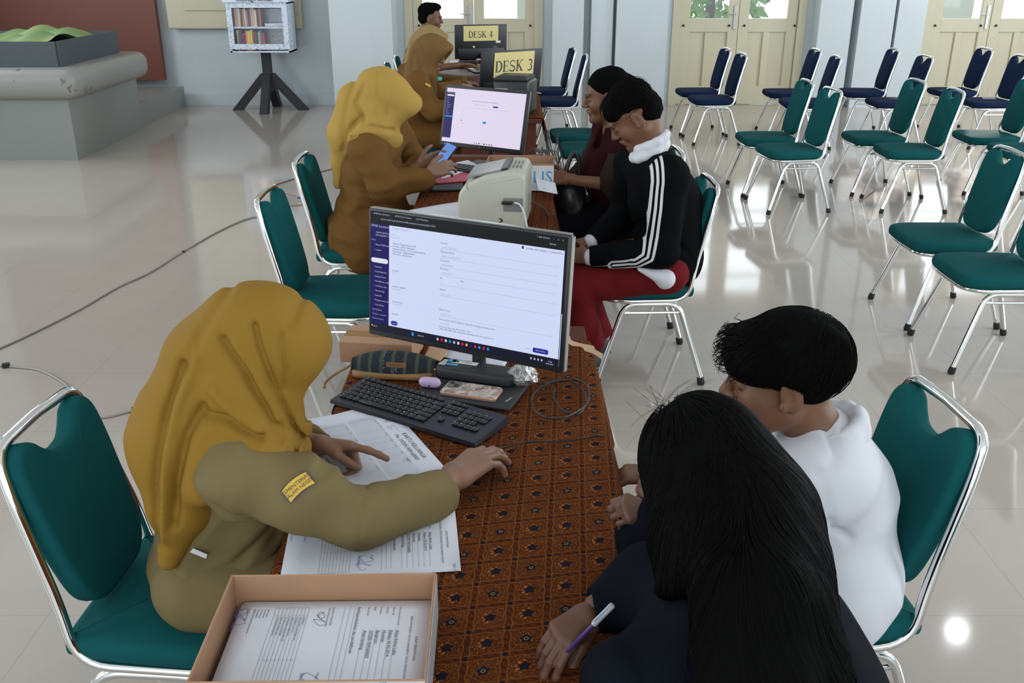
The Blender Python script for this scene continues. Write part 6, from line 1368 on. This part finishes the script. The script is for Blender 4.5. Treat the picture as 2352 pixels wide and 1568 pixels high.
# ================================================================ two brown and tan scarfed women and the man further back
def far_woman(Y, hx, hy, scarf, label, F, scale=1.0, glasses=False, back=None, detail=True):
    c = Q(hx, hy, Y); bx = c[0] - .20; r = person('p', (bx, Y, 0), label)
    J = dict(pel=V3(bx, Y, .58), chest=V3(bx + .06, Y, .85), neck=V3(c[0] - .045, Y, c[2] - .16), shR=V3(bx + .10, Y - .17, .96), shL=V3(bx + .10, Y + .17, .96), elR=V3(bx + .22, Y - .22, .77), wrR=V3(bx + .46, Y - .12, .80), elL=V3(bx + .24, Y + .2, .79), wrL=V3(bx + .50, Y + .08, .80), knR=V3(bx + .46, Y - .1, .54), knL=V3(bx + .46, Y + .1, .54), anR=V3(bx + .50, Y - .1, .09), anL=V3(bx + .5, Y + .1, .09))
    H = head_frame(c, F, scale); hs = [dict(w=J['wrR'] + (.015, 0, 0), F=(.85, .2, -.1), Nn=(0, -.2, 1), side=(0, 1, .2), s=1.0, curl=(.3,) * 4), dict(w=J['wrL'] + (.015, 0, 0), F=(.9, -.1, -.1), Nn=(0, .2, 1), side=(0, -1, .2), s=1.0, curl=(.35,) * 4)]
    mk('body', body_parts(J, H, hs, hv=.006, handv=.005), MAT['skinA'], r, skin_attrs(H))
    S = Sdf(); S.cap(J['pel'], J['chest'], .165, .155, .06).cap(J['chest'], J['neck'] + (0, 0, -.05), .145, .09, .05).cap(J['shR'], J['shL'], .085, .085, .06).cap(J['pel'] + (0, 0, -.06), J['pel'] + (.08, 0, -.05), .18, .17, .05)
    S.chain([J['shR'], J['elR'], J['wrR']], [.085, .08, .055], .03).chain([J['shL'], J['elL'], J['wrL']], [.085, .075, .055], .03); cuffcut(S, J['elR'], J['wrR']); cuffcut(S, J['elL'], J['wrL'])
    S.wrinkle(np.diag([9, 9, 20]), .012); mk('uniform_shirt', [S.mesh(.012)], MAT['brownuni'], r)
    S = Sdf(); legs(S, J, (.125, .10, .085)); S.wrinkle(np.diag([12, 12, 12]), .006); mk('trousers', [S.mesh(.013)], MAT['brownuni'], r); shoes(r, J, 1)
    Rh = np.array([H[1], H[2], H[3]]); S = Sdf(); S.ell(hp(H, -.008, 0, .025), (.128, .106, .120), Rh, .03).ell(hp(H, .055, 0, .060), (.085, .085, .066), Rh, .04).cap(hp(H, .125, -.03, .085), hp(H, .125, .03, .085), .012, .012, .05)
    S.cap(hp(H, -.01, -.04, -.06), hp(H, -.01, .04, -.06), .060, .060, .04).cap(hp(H, -.03, 0, -.09), hp(H, -.05, 0, -.17), .09, .11, .05).cap(hp(H, -.08, 0, -.04), c + V3(-.16, 0, -.24), .09, .08, .06).cap(c + V3(-.02, -.06, -.15), c + V3(.02, -.05, -.42), .055, .018, .05).cap(c + V3(-.10, -.10, -.2), c + V3(-.14, -.14, -.28), .08, .05, .05)
    for t in (-1, 1): S.cap(hp(H, .098, t * .052, .060), hp(H, .030, t * .054, -.095), .026, .026, .04)
    S.ell(hp(H, .135, 0, -.025), (.070, .047, .085), Rh, .010, sub=True); S.ell(hp(H, .148, 0, -.055), (.068, .13, .082), Rh, .010, sub=True)
    for ps in ([(-.06, .06), (-.03, -.05), (.0, -.22)], [(-.10, .02), (-.07, -.12), (-.02, -.3)], [(-.13, .0), (-.15, -.12), (-.2, -.25)]): S.groove([c + V3(a, 0, b) for a, b in ps], .014, .010)
    S.wrinkle(np.diag([10, 12, 6]), .006); mk('headscarf', [S.mesh(.009)], MAT[scarf], r, smooth_it=1)
    if glasses:
        mb = MB()
        for t in (-1, 1): mb.tube([tuple(hp(H, .100, t * .031 + .021 * math.cos(a), .004 + .016 * math.sin(a))) for a in np.linspace(0, 2 * PI, 14)[:-1]], .0022, 5, closed=True); mb.tube([tuple(hp(H, .098, t * .052, .008)), tuple(hp(H, .0, t * .080, .006))], .0022, 5)
        mb.tube([tuple(hp(H, .101, -.011, .006)), tuple(hp(H, .101, .011, .006))], .0022, 5); mb.build('glasses', MAT['black_plastic'], r, world=True)
        q = Q(1010, 181, Y - .14); MAT['pin'] = plain('green_pin', (.05, .45, .30), .3); mb = MB(); mb.rbox(tuple(q), (.035, .012, .028), .005); mb.build('brooch', MAT['pin'], r, world=True); q = Q(983, 195, Y - .255); MB().box(tuple(q), (.045, .006, .014), Matrix.Rotation(.5, 3, 'Y')).build('shoulder_badge', MAT['badge'], r, world=True)
far_woman(7.55, 991, 122, 'brownscarf', 'woman in brown headscarf, glasses and brown uniform working behind the second screen', (.90, -.34, -.30), 1.05, True)
far_woman(8.65, 985, 98, 'tanscarf', 'woman in tan headscarf half hidden behind the brown-scarfed woman', (.95, 0, -.25), 1.05)
def man_e():
    Y = 9.9; c = Q(990, 42, Y); bx = c[0] - .16; r = person('p', (bx, Y, 0), 'man with short black hair in khaki shirt seated furthest back, facing right')
    J = dict(pel=V3(bx, Y, .6), chest=V3(bx + .04, Y, .9), neck=V3(c[0] - .05, Y, c[2] - .16), shR=V3(bx + .08, Y - .19, 1.04), shL=V3(bx + .08, Y + .19, 1.04), elR=V3(bx + .22, Y - .24, .84), wrR=V3(bx + .46, Y - .16, .86), elL=V3(bx + .22, Y + .2, .8), wrL=V3(bx + .45, Y + .1, .82), knR=V3(bx + .48, Y - .12, .55), knL=V3(bx + .48, Y + .12, .55), anR=V3(bx + .5, Y - .12, .09), anL=V3(bx + .5, Y + .12, .09))
    H = head_frame(c, (.98, -.05, -.12), 1.08); hs = [dict(w=J['wrR'], F=(.95, .1, 0), Nn=(0, 0, 1), side=(0, 1, 0), s=1.0, curl=(.3,) * 4), dict(w=J['wrL'], F=(1, 0, 0), Nn=(0, 0, 1), side=(0, -1, 0), s=1.0, curl=(.3,) * 4)]
    mk('body', body_parts(J, H, hs, hv=.006, handv=.006), MAT['skinH'], r, skin_attrs(H))
    S = Sdf(); S.cap(J['pel'], J['chest'], .16, .16, .06).cap(J['chest'], J['neck'] + (0, 0, -.02), .15, .085, .05).cap(J['shR'], J['shL'], .09, .09, .06).chain([J['shR'], (J['shR'] + J['elR'] * 2) / 3], [.09, .085], .03).chain([J['shL'], (J['shL'] + J['elL'] * 2) / 3], [.09, .085], .03); S.wrinkle(np.diag([9, 9, 16]), .008); mk('shirt', [S.mesh(.012)], MAT['khaki'], r)
    S = Sdf(); legs(S, J, (.12, .09, .08)); mk('trousers', [S.mesh(.014)], MAT['khaki'], r); shoes(r, J, 1)
    Rh = np.array([H[1], H[2], H[3]]); S = Sdf(); S.ell(hp(H, -.030, 0, .055), (.105, .088, .088), Rh, .02).ell(hp(H, -.045, 0, -.005), (.080, .082, .070), Rh, .02).ell(hp(H, .03, 0, .105), (.06, .065, .035), Rh, .02).ell(hp(H, .06, 0, -.03), (.078, .12, .085), Rh, .01, sub=True); S.wrinkle(np.diag([40, 40, 40]), .004); mk('hair', [S.mesh(.007)], MAT['hair'], r)
man_e()
# ================================================================ woman in maroon with black hair
def woman_m():
    Y = 4.95; r = person('p', (.62, Y, 0), 'woman in maroon blouse with black hair holding a black bag, seated behind the striped jacket')
    J = dict(pel=V3(.62, Y, .58), chest=Q(1418, 400, Y), neck=Q(1412, 305, Y), shR=V3(.52, Y + .18, 1.0), shL=Q(1440, 345, Y - .16), elL=Q(1415, 425, Y - .20), wrL=Q(1305, 412, Y - .16), elR=V3(.45, Y + .2, .82), wrR=Q(1300, 430, Y + .02), knR=V3(.24, Y + .1, .53), knL=V3(.24, Y - .1, .53), anR=V3(.28, Y + .1, .09), anL=V3(.28, Y - .1, .09))
    H = head_frame(Q(1392, 222, Y), (-.97, .0, -.16), 1.10)
    hs = [dict(w=Q(1303, 410, Y - .16), F=(-.95, .1, .05), Nn=(-.1, -.8, .5), side=(0, .5, .8), s=1.05, curl=(.9,) * 4, pip=(.9,) * 4), dict(w=J['wrR'], F=(-.9, 0, -.1), Nn=(0, .5, .8), side=(0, -.7, .6), s=1.0, curl=(.8,) * 4)]
    mk('body', body_parts(J, H, hs, hv=.004, handv=.0035), MAT['skinH'], r, skin_attrs(H))
    # bare forearm
    S = Sdf(); S.cap(J['elL'] + (.02, 0, 0), J['wrL'], .052, .036, .02); mk('forearm', [S.mesh(.006)], MAT['skinG'], r) if False else None
    S = Sdf(); S.cap(J['pel'], J['chest'], .17, .165, .06).cap(J['chest'] + (-.04, 0, .04), J['chest'] + (-.02, 0, .0), .15, .15, .05).cap(J['chest'], J['neck'] + (.02, 0, -.03), .15, .085, .05).cap(J['shR'], J['shL'], .09, .09, .06)
    S.ell(Q(1378, 318, Y), (.035, .05, .07), None, .02, sub=True)
    S.wrinkle(np.diag([9, 9, 16]), .008); mk('maroon_blouse', [S.mesh(.008)], MAT['maroon'], r)
    S = Sdf(); S.chain([J['shL'], J['elL'] * .75 + J['shL'] * .25, J['elL'] + (.0, 0, .02)], [.088, .085, .082], .03).chain([J['shR'], J['elR'], J['wrR']], [.08, .07, .05], .03); S.cap(J['elL'] + (0, 0, -.02), Q(1440, 500, Y - .25), .05, .04, .05); S.wrinkle(np.diag([16, 16, 22]), .008); mk('sheer_sleeve', [S.mesh(.007)], MAT['sheer'], r)
    S = Sdf(); legs(S, J, (.125, .10, .09)); S.cap(V3(.55, Y, .55), V3(.25, Y, .50), .14, .11, .05); mk('black_skirt', [S.mesh(.011)], MAT['blackcloth'], r); shoes(r, J, -1)
    Rh = np.array([H[1], H[2], H[3]]); hair = Sdf(); hair.ell(hp(H, -.020, 0, .050), (.112, .086, .094), Rh, .02).ell(hp(H, -.055, 0, -.01), (.080, .078, .085), Rh, .02).ell(hp(H, -.12, 0, .03), (.045, .05, .05), Rh, .03).ell(hp(H, .090, 0, -.03), (.080, .12, .105), Rh, .012, sub=True); hair.wrinkle(np.diag([30, 30, 30]), .003)
    mk('hair', [hair.mesh(.005)], MAT['hair'], r)
    S = Sdf(); g = empty('handbag', tuple(Q(1310, 420, Y - .12)), 0, 'black glossy handbag held on the lap of the woman in maroon', 'handbag')
    S.ell(Q(1310, 455, Y - .08), (.085, .10, .12), None, .03); S.wrinkle(np.diag([14, 14, 14]), .008); mk('bag_body', [S.mesh(.007)], MAT['black_plastic'], g); mb = MB()
    mb.tube([tuple(p) for p in catmull([Q(1300, 430, Y - .15), Q(1302, 385, Y - .14), Q(1318, 352, Y - .12), Q(1330, 372, Y - .12), Q(1328, 430, Y - .12)], 8)], .012, 8); mb.build('bag_handle', MAT['black_plastic'], g, world=True, smooth='all')
woman_m()

# ================================================================ boy in the striped track jacket
def boy_s():
    Y = 4.16; r = person('p', (.70, Y, 0), 'boy in black jacket with three white sleeve stripes, white collar and dark red trousers')
    J = dict(pel=V3(.70, Y, .56), chest=Q(1522, 450, Y), neck=Q(1500, 345, Y), shL=Q(1535, 405, Y - .15), shR=V3(.56, Y + .2, .96), elL=Q(1520, 575, Y - .20), wrL=Q(1362, 590, Y - .12), elR=V3(.53, Y + .2, .72), wrR=Q(1362, 552, Y + .03), knL=Q(1312, 655, Y - .1), knR=V3(.28, Y + .14, .52), anL=Q(1348, 785, Y - .02), anR=Q(1370, 770, Y + .17))
    H = head_frame(Q(1455, 268, Y), (-.80, .02, -.60), 1.12)
    hs = [dict(w=Q(1350, 590, Y - .12), F=(-.85, .35, .0), Nn=(.1, -.6, .7), side=(0, .5, .8), s=1.0, curl=(.7,) * 4), dict(w=Q(1350, 556, Y + .03), F=(-.9, -.1, -.1), Nn=(0, .3, .9), side=(0, -1, 0), s=1.0, curl=(.6,) * 4)]
    mk('body', body_parts(J, H, hs, hv=.004, handv=.003), MAT['skinH'], r, skin_attrs(H))
    S = Sdf(); S.cap(J['pel'] + (.02, 0, .0), J['chest'], .145, .15, .06).cap(J['chest'], J['neck'] + (.03, 0, -.07), .14, .085, .05).cap(J['shL'], J['shR'], .085, .085, .06).cap(Q(1562, 470, Y), Q(1560, 580, Y), .09, .10, .06)
    S.chain([J['shL'], J['elL'], J['wrL']], [.086, .075, .050], .03).chain([J['shR'], J['elR'], J['wrR']], [.085, .072, .052], .03); cuffcut(S, J['elL'], J['wrL'], .07); cuffcut(S, J['elR'], J['wrR'], .07)
    for ps in ([(1400, 610), (1440, 605), (1450, 590)], [(1480, 520), (1460, 560), (1430, 580)], [(1560, 560), (1590, 600)]): S.groove([Q(a, b, Y - .2) for a, b in ps], .010, .008)
    S.wrinkle(np.diag([9, 9, 14]), .007)
    L = np.array([Q(a, b, Y - .235) for a, b in ((1512, 362), (1512, 420), (1506, 480), (1497, 540), (1486, 588), (1462, 607), (1430, 614), (1412, 617))])[:, [0, 2]]
    def stripe(V):
        X = V[:, [0, 2]]; best = np.full(len(V), 9.0); sg = np.zeros(len(V))
        for i in range(len(L) - 1):
            ba = L[i + 1] - L[i]; t = np.clip(((X - L[i]) @ ba) / (ba @ ba), 0, 1); dv = X - L[i] - t[:, None] * ba; d = np.linalg.norm(dv, axis=1); s_ = np.sign(ba[0] * dv[:, 1] - ba[1] * dv[:, 0]); m = d < best; best[m] = d[m]; sg[m] = s_[m]
        return np.where((V[:, 1] < Y - .145), sg * best, 9.0)
    m = Mt('black_jacket_white_stripes', (.004, .004, .0045), .85, spec=.03); a = m.nt.nodes.new('ShaderNodeAttribute'); a.attribute_name = 'stripe'; s_ = N(m.nt, a.outputs['Fac'])
    k = ((s_ / .0205) + .5).floor(); f = ((s_ / .0205) + .5).fract() - .5; mask = f.abs().lt(.27) * k.abs().lt(1.5); m.base(m.mix(mask, m.mix(m.noise(9), (.0035, .0035, .004), (.006, .006, .007)), (.62, .62, .62)))
    mk('track_jacket', [S.mesh(.006)], m.m, r, {'stripe': stripe})
    S = Sdf(); c = J['neck'] + V3(0, 0, .018)
    for k in range(10):
        a = k / 10 * 2 * PI; b = (k + 1) / 10 * 2 * PI; pt = lambda t, z: c + V3(.066 * math.cos(t) - .015, .072 * math.sin(t), z + .030 * math.cos(t)); S.cap(pt(a, -.02), pt(b, -.02), .020, .020, .02); S.cap(pt(a, .022), pt(b, .022), .017, .017, .02)
    mk('white_collar', [S.mesh(.005)], MAT['whitecloth'], r)
    S = Sdf()
    for e_, w_ in (('elL', 'wrL'), ('elR', 'wrR')): d = unit(J[w_] - J[e_]); S.cap(J[w_] - d * .02, J[w_] + d * .012, .041, .038, .01)
    mk('shirt_cuffs', [S.mesh(.005)], MAT['whitecloth'], r)
    S = Sdf(); S.cap(Q(1468, 618, Y - .20), Q(1530, 640, Y - .18), .010, .038, .03).cap(Q(1525, 640, Y - .14), Q(1525, 640, Y + .1), .045, .045, .04);  mk('shirt_hem', [S.mesh(.007)], MAT['whitecloth'], r)
    S = Sdf(); legs(S, J, (.108, .085, .080)); S.ell(J['pel'] + (-.02, 0, -.04), (.13, .145, .07), None, .04); cuffcut(S, J['knL'], J['anL'] + (0, 0, .02), .10); cuffcut(S, J['knR'], J['anR'] + (0, 0, .02), .10); S.wrinkle(np.diag([16, 10, 12]), .008); mk('trousers', [S.mesh(.009)], MAT['redcloth'], r)
    MAT['sock'] = plain('white_sock', (.5, .48, .44), .9); MAT['shoe_dark'] = plain('dark_canvas_shoe', (.035, .03, .03), .7); MAT['sole'] = plain('cream_sole', (.50, .47, .36), .6); MAT['lace'] = plain('white_lace', (.6, .6, .6), .8)
    for s_ in 'LR':
        a = J['an' + s_]; S = Sdf(); S.cap((a[0], a[1], .07), (a[0], a[1], .17), .040, .042, .01); mk('sock', [S.mesh(.007)], MAT['sock'], r)
        S = Sdf(); S.cap((a[0] + .03, a[1] + .02, .060), (a[0] - .14, a[1] - .01, .040), .042, .036, .03).cap((a[0], a[1], .06), (a[0], a[1], .10), .045, .044, .02); V, Fq = S.mesh(.006); V[:, 2] = np.maximum(V[:, 2], .018); sh_ = mk('shoe', [(V, Fq)], MAT['shoe_dark'], r)
        V2, F2 = S.mesh(.006); V2[:, 2] = np.clip(V2[:, 2], .002, .026); V2[:, :2] = (V2[:, :2] - [a[0] - .05, a[1]]) * 1.05 + [a[0] - .05, a[1]]; so_ = mk('sole', [(V2, F2)], MAT['sole'], r); so_.parent = sh_; so_.location = (0, 0, 0)
        so_.data.transform(Matrix.Identity(4)); so_.matrix_parent_inverse = Matrix.Identity(4); mb = MB()
        for k in range(5): x_ = a[0] - .03 - k * .018; z_ = .098 - k * .007; mb.tube([(x_, a[1] - .03, z_ - .014), (x_ - .006, a[1], z_), (x_, a[1] + .03, z_ - .014)], .0035, 5)
        lc = mb.build('shoelace', MAT['lace'], r, world=True); lc.parent = sh_
    Rh = np.array([H[1], H[2], H[3]]); hair = Sdf(); hair.ell(hp(H, -.022, 0, .060), (.108, .090, .085), Rh, .02).ell(hp(H, -.055, 0, .0), (.075, .080, .075), Rh, .02).cap(hp(H, .055, -.045, .070), hp(H, .055, .045, .070), .040, .040, .03).ell(hp(H, .060, 0, -.040), (.075, .12, .090), Rh, .012, sub=True)
    hair.wrinkle(np.diag([45, 45, 45]), .004); mk('hair', [hair.mesh(.0045)], MAT['hair'], r)
    n = 240; d = rng.normal(size=(n, 3)); d[:, 2] = np.abs(d[:, 2]); d /= np.linalg.norm(d, axis=1)[:, None]; c0 = hp(H, -.02, 0, .05); roots = c0 + d * .085
    roots = roots[(roots - hp(H, .04, 0, .0)) @ H[3] > .03]; strands(hair, roots, lambda Pn, k: np.tile(H[1] * 1.0, (len(Pn), 1)), 8, .010, .0011, MAT['hair_strand'], r, .003, .006, lift=.0010)
boy_s()

# ================================================================ boy in white shirt near right
def boy_h():
    Y = 1.87; r = person('p', (.78, Y, 0), 'boy in a white shirt with thick black bowl-cut hair beside the nearest desk')
    H = head_frame(Q(1795, 868, 1.84), (-.985, .12, -.08), 1.12)
    J = dict(pel=V3(.76, Y, .56), chest=V3(.705, Y, .73), neck=hp(H, -.070, 0, -.125), shL=V3(.655, 1.70, .825), shR=V3(.66, 2.02, .83), elL=V3(.50, 1.66, .66), wrL=V3(.35, 1.74, .72), elR=V3(.47, 2.1, .66), wrR=V3(.35, 1.98, .70), knL=V3(.34, 1.76, .53), knR=V3(.34, 1.96, .53), anL=V3(.36, 1.76, .09), anR=V3(.36, 1.96, .09))
    hs = [dict(w=J['wrL'], F=(-.9, .2, .1), Nn=(0, 0, 1), side=(0, 1, 0), s=.95, curl=(.5,) * 4), dict(w=J['wrR'], F=(-.9, -.2, .1), Nn=(0, 0, 1), side=(0, -1, 0), s=.95, curl=(.5,) * 4)]
    mk('body', body_parts(J, H, hs, hv=.0026, handv=.004), MAT['skinH'], r, skin_attrs(H))
    S = Sdf(); S.cap(J['pel'] + (-.01, 0, -.02), J['chest'], .150, .140, .06).cap(J['chest'], J['neck'] + (.022, 0, -.040), .140, .078, .08).cap(J['shL'] + (.02, .04, .015), J['shR'] + (.02, 0, 0), .066, .066, .10)
    S.cap(V3(.72, Y - .07, .50), V3(.72, Y + .08, .50), .15, .15, .06); S.chain([J['shL'] + (.01, .02, .01), J['elL'], J['wrL'] + (.03, 0, 0)], [.068, .066, .055], .05).chain([J['shR'], J['elR']], [.078, .075], .03)
    for ps in ([(1850, 1040), (1890, 1010), (1905, 980)], [(1860, 1120), (1880, 1160), (1930, 1200)]): S.groove([Q(a, b, Y - .1) for a, b in ps], .010, .008)
    S.wrinkle(np.diag([8, 8, 12]), .005); S.wrinkle(np.array([[8, 0, 5], [0, 7, 0], [-3, 0, 5]]), -.006, 2); mk('white_shirt', [S.mesh(.0055)], MAT['whitecloth'], r)
    S = Sdf(); c = J['neck'] + V3(.012, 0, .010)
    for k in range(12):
        if k in (5, 6): continue
        a = k / 12 * 2 * PI; b = (k + 1) / 12 * 2 * PI; pt = lambda t, z, rr: c + V3(rr * math.cos(t), rr * 1.05 * math.sin(t), z + .030 * math.cos(t)); S.cap(pt(a, .018, .070), pt(b, .018, .070), .008, .008, .02); S.cap(pt(a, -.015, .076), pt(b, -.015, .076), .010, .010, .03); S.cap(pt(a, .0, .072), pt(b, .0, .072), .010, .010, .03)
    mk('shirt_collar', [S.mesh(.004)], MAT['whitecloth'], r)
    S = Sdf(); legs(S, J, (.080, .085, .075), hipw=.05); S.ell(J['pel'] + (-.03, 0, -.06), (.11, .135, .055), None, .03); mk('trousers', [S.mesh(.009)], MAT['redcloth'], r); shoes(r, J, -1)
    Rh = np.array([H[1], H[2], H[3]]); q = lambda f, l, u: hp(H, f, l, u); hair = Sdf()
    hair.ell(q(-.022, 0, .055), (.116, .096, .094), Rh, .03).ell(q(-.045, 0, .030), (.094, .092, .078), Rh, .03).cap(q(.060, -.058, .055), q(.060, .058, .055), .040, .040, .04).cap(q(.082, -.02, .048), q(.080, .03, .045), .028, .026, .03)
    hair.ell(q(.085, 0, -.066), (.090, .14, .100), Rh, .012, sub=True); hair.ell(q(-.03, 0, -.100), (.14, .14, .075), Rh, .012, sub=True)
    hair.wrinkle(np.array([H[1] * 12, H[2] * 60, H[3] * 30]), .0022); hair.wrinkle(np.diag([14, 14, 14]), .004); mk('hair', [hair.mesh(.004)], MAT['hair'], r)
    S = Sdf(); S.ell(q(-.020, 0, .036), (.101 * 1.12, .080 * 1.12, .090 * 1.12), Rh, .02); S.ell(q(-.040, 0, -.005), (.066, .066, .045), Rh, .02); S.ell(q(.075, 0, -.03), (.085, .14, .14), Rh, .01, sub=True); mk('shaved_hair', [S.mesh(.004)], MAT['hair'], r, label='shaved dark hair at the nape') if False else mk('shaved_hair', [S.mesh(.004)], MAT['hair'], r)
    n = 1500; d = rng.normal(size=(n, 3)); d /= np.linalg.norm(d, axis=1)[:, None]; c0 = q(-.03, 0, .05); roots = c0 + d * .09; lc = (roots - H[0]) @ np.array([H[1], H[2], H[3]]).T; keep = (lc[:, 2] > .03) & (lc[:, 0] > -.12); roots = roots[keep]
    crown = q(-.07, .0, .14)
    def flow(Pn, k): dd = Pn - crown; dd -= H[3] * .05; return dd + H[1] * .03
    strands(hair, roots, flow, 9, .009, .0008, MAT['hair_strand'], r, .0015, .003, lift=.0002)
    n = 150; roots = q(.070, 0, .062) + np.outer(rng.uniform(-1, 1, n), H[2]) * .06 + np.outer(rng.uniform(-.3, 1, n), H[3]) * .030 + rng.normal(size=(n, 3)) * .006
    w_ = unit(H[1] * .8 - H[3] * .75); cur = rng.uniform(-1, 1, (n, 3))
    strands(hair, roots, lambda Pn, k: np.tile(w_, (len(Pn), 1)) + cur * (.5 if k < 4 else 1.1) + H[3] * (.14 * k), 6, .0070, .0016, MAT['hair_strand'], r, .004, .004, name='fringe', lift=.0035)
boy_h()

# ================================================================ girl with long black hair in the foreground
def girl_g():
    Y = 1.33; r = person('p', (.52, Y, 0), 'girl with long loose black hair and dark jacket in the foreground, holding a pen')
    H = head_frame(Q(1606, 1090, 1.40), (-.90, .40, -.28), 1.03)
    J = dict(pel=V3(.52, 1.25, .54), chest=V3(.43, 1.27, .76), neck=hp(H, -.05, 0, -.14), shL=V3(.30, 1.16, .88), shR=V3(.40, 1.45, .88), elL=Q(1395, 1330, 1.30), wrL=Q(1352, 1400, 1.32), elR=Q(1500, 1230, 1.55), wrR=T(1505, 1205, .83), knL=V3(.22, 1.18, .53), knR=V3(.24, 1.40, .53), anL=V3(.25, 1.18, .09), anR=V3(.27, 1.40, .09))
    wL = T(1352, 1412, .805); J['wrL'] = wL + V3(.015, .012, .005); J['elL'] = V3(.24, 1.37, .82); J['shL'] = V3(.32, 1.22, .87)
    hs = [dict(w=wL, F=T(1292, 1462, .80) - wL, Nn=(-.25, 0, 1), side=(.75, -.66, -.15), s=.86, curl=(.72, .66, .78, .72), pip=(.50, .48, .45, .45), thumb=(.80, .15, -.80), tcurl=.05), dict(w=T(1510, 1195, .85), F=(-.75, -.05, .35), Nn=(-.2, -.5, .8), side=(.2, .8, .4), s=.80, curl=(1.2,) * 4, pip=(1.2,) * 4, thumb=(.9, .1, -.3), tcurl=.8)]
    mk('body', body_parts(J, H, hs, hv=.004, handv=.002), MAT['skinG'], r, skin_attrs(H))
    S = Sdf(); S.cap(J['pel'], J['chest'], .150, .150, .06).cap(J['chest'], J['neck'] + (.02, 0, -.05), .15, .085, .06).cap(J['shL'] + (.03, .0, -.02), J['shR'] + (.02, 0, -.01), .088, .088, .07).cap(V3(.46, 1.16, .68), V3(.47, 1.18, .58), .165, .17, .06)
    S.chain([J['shL'], J['elL'], J['wrL']], [.090, .072, .045], .04).chain([J['shR'], J['elR'], T(1485, 1215, .80)], [.085, .068, .052], .04); cuffcut(S, J['elL'], J['wrL'], .07)
    S.cap(J['shR'] + (.04, -.02, -.04), V3(.48, 1.38, .68), .085, .09, .06); S.cap(Q(1440, 1575, 1.13), Q(1560, 1560, 1.15), .078, .11, .06); S.wrinkle(np.diag([8, 8, 12]), .008); S.wrinkle(np.diag([20, 20, 24]), .0025)
    mk('dark_jacket', [S.mesh(.0055)], MAT['darknavy'], r); JS = S
    S = Sdf(); legs(S, J, (.10, .085, .075)); mk('trousers', [S.mesh(.011)], MAT['blackcloth'], r); shoes(r, J, -1)
    Rh = np.array([H[1], H[2], H[3]]); q = lambda f, l, u: hp(H, f, l, u); hair = Sdf()
    hair.ell(q(-.015, 0, .040), (.106, .084, .103), Rh, .03).ell(q(-.045, .012, -.04), (.095, .100, .10), Rh, .04)
    hair.cap(Q(1670, 1155, 1.37), Q(1690, 1230, 1.29), .110, .110, .06).cap(Q(1700, 1210, 1.29), Q(1740, 1360, 1.16), .110, .075, .05).cap(Q(1760, 1200, 1.34), Q(1810, 1330, 1.24), .08, .055, .05).cap(Q(1740, 1360, 1.16), Q(1780, 1640, 1.03), .070, .06, .04).cap(Q(1700, 1350, 1.15), Q(1660, 1640, 1.02), .06, .05, .04).cap(Q(1800, 1300, 1.22), Q(1880, 1560, 1.10), .06, .045, .04)
    hair.cap(Q(1570, 1080, 1.36), Q(1575, 1230, 1.27), .055, .045, .05).cap(Q(1575, 1230, 1.27), Q(1530, 1350, 1.20), .045, .012, .04)
    hair.ell(q(.115, 0, -.03), (.075, .066, .11), Rh, .012, sub=True)
    hair.wrinkle(np.diag([48, 48, 5]), .0035); hair.wrinkle(np.diag([16, 16, 4]), .005)
    mk('hair', [hair.mesh(.005)], MAT['hair'], r, smooth_it=1)
    n = 2600; d = rng.normal(size=(n, 3)); d[:, 2] = np.abs(d[:, 2]) * .8 + .1; d /= np.linalg.norm(d, axis=1)[:, None]; roots = q(-.02, 0, .03) + d * .10; lc = (roots - H[0]) @ Rh.T; roots = roots[~((lc[:, 0] > .05) & (lc[:, 2] < .07))]
    part = q(.02, .0, .14)
    def flow(Pn, k): dd = Pn - part; dd[:, 2] *= .3; nn_ = np.linalg.norm(dd[:, :2], axis=1)[:, None] + 1e-9; w_ = max(0, 1 - k / 7); return dd / nn_ * w_ + np.array([.10, -.12, -1.0]) * (1.2 - w_)
    strands(hair, roots, flow, 54, .0125, .0006, MAT['hair_strand'], r, .002, .0022, lift=.00016)
    n = 30; roots = q(.03, 0, .14) + rng.normal(size=(n, 3)) * [.035, .03, .004]; cur = rng.normal(size=(n, 3))
    strands(hair, roots, lambda Pn, k: cur * 1.0 + np.array([-.3, .2, .2]) * (1 - .25 * k), 8, .008, .00028, MAT['hair_strand'], r, .002, .001, name='stray_hairs', lift=.0030)
    # pen
    tip = T(1265, 1535, .757); end = hit(JS, 1408, 1388); end = end + (np.array([0, 0, CAMH]) - end) * .045; d_ = unit(end - tip); L = np.linalg.norm(end - tip); pn = empty('pen', tuple(tip), 0, 'purple ballpoint pen with a clear cap held in the girl\'s fingers', 'pen'); MAT['purple'] = plain('purple_barrel', (.06, .025, .14), .25, amt=0)
    pp = lambda t: tuple(tip + d_ * t)
    MB().tube([pp(.012), pp(.016), pp(L * .72)], [.0028, .0040, .0040], 10).build('barrel', MAT['purple'], pn, world=True, smooth=True)
    MB().tube([pp(0), pp(.004), pp(.012)], [.0006, .0014, .0028], 8).build('pen_tip', MAT['white'], pn, world=True, smooth=True)
    MAT['clearcap'] = plain('clear_pen_cap', (.40, .42, .47), .12, amt=0); MB().tube([pp(L * .70), pp(L * .99), pp(L)], [.0052, .0052, .003], 10).build('pen_cap', MAT['clearcap'], pn, world=True, smooth=True)
    MB().tube([tuple(tip + d_ * (L * .99) + V3(-.003, -.004, .006)), tuple(tip + d_ * (L * .72) + V3(-.004, -.004, .006))], .0017, 6).build('cap_clip', MAT['clearcap'], pn, world=True)
girl_g()
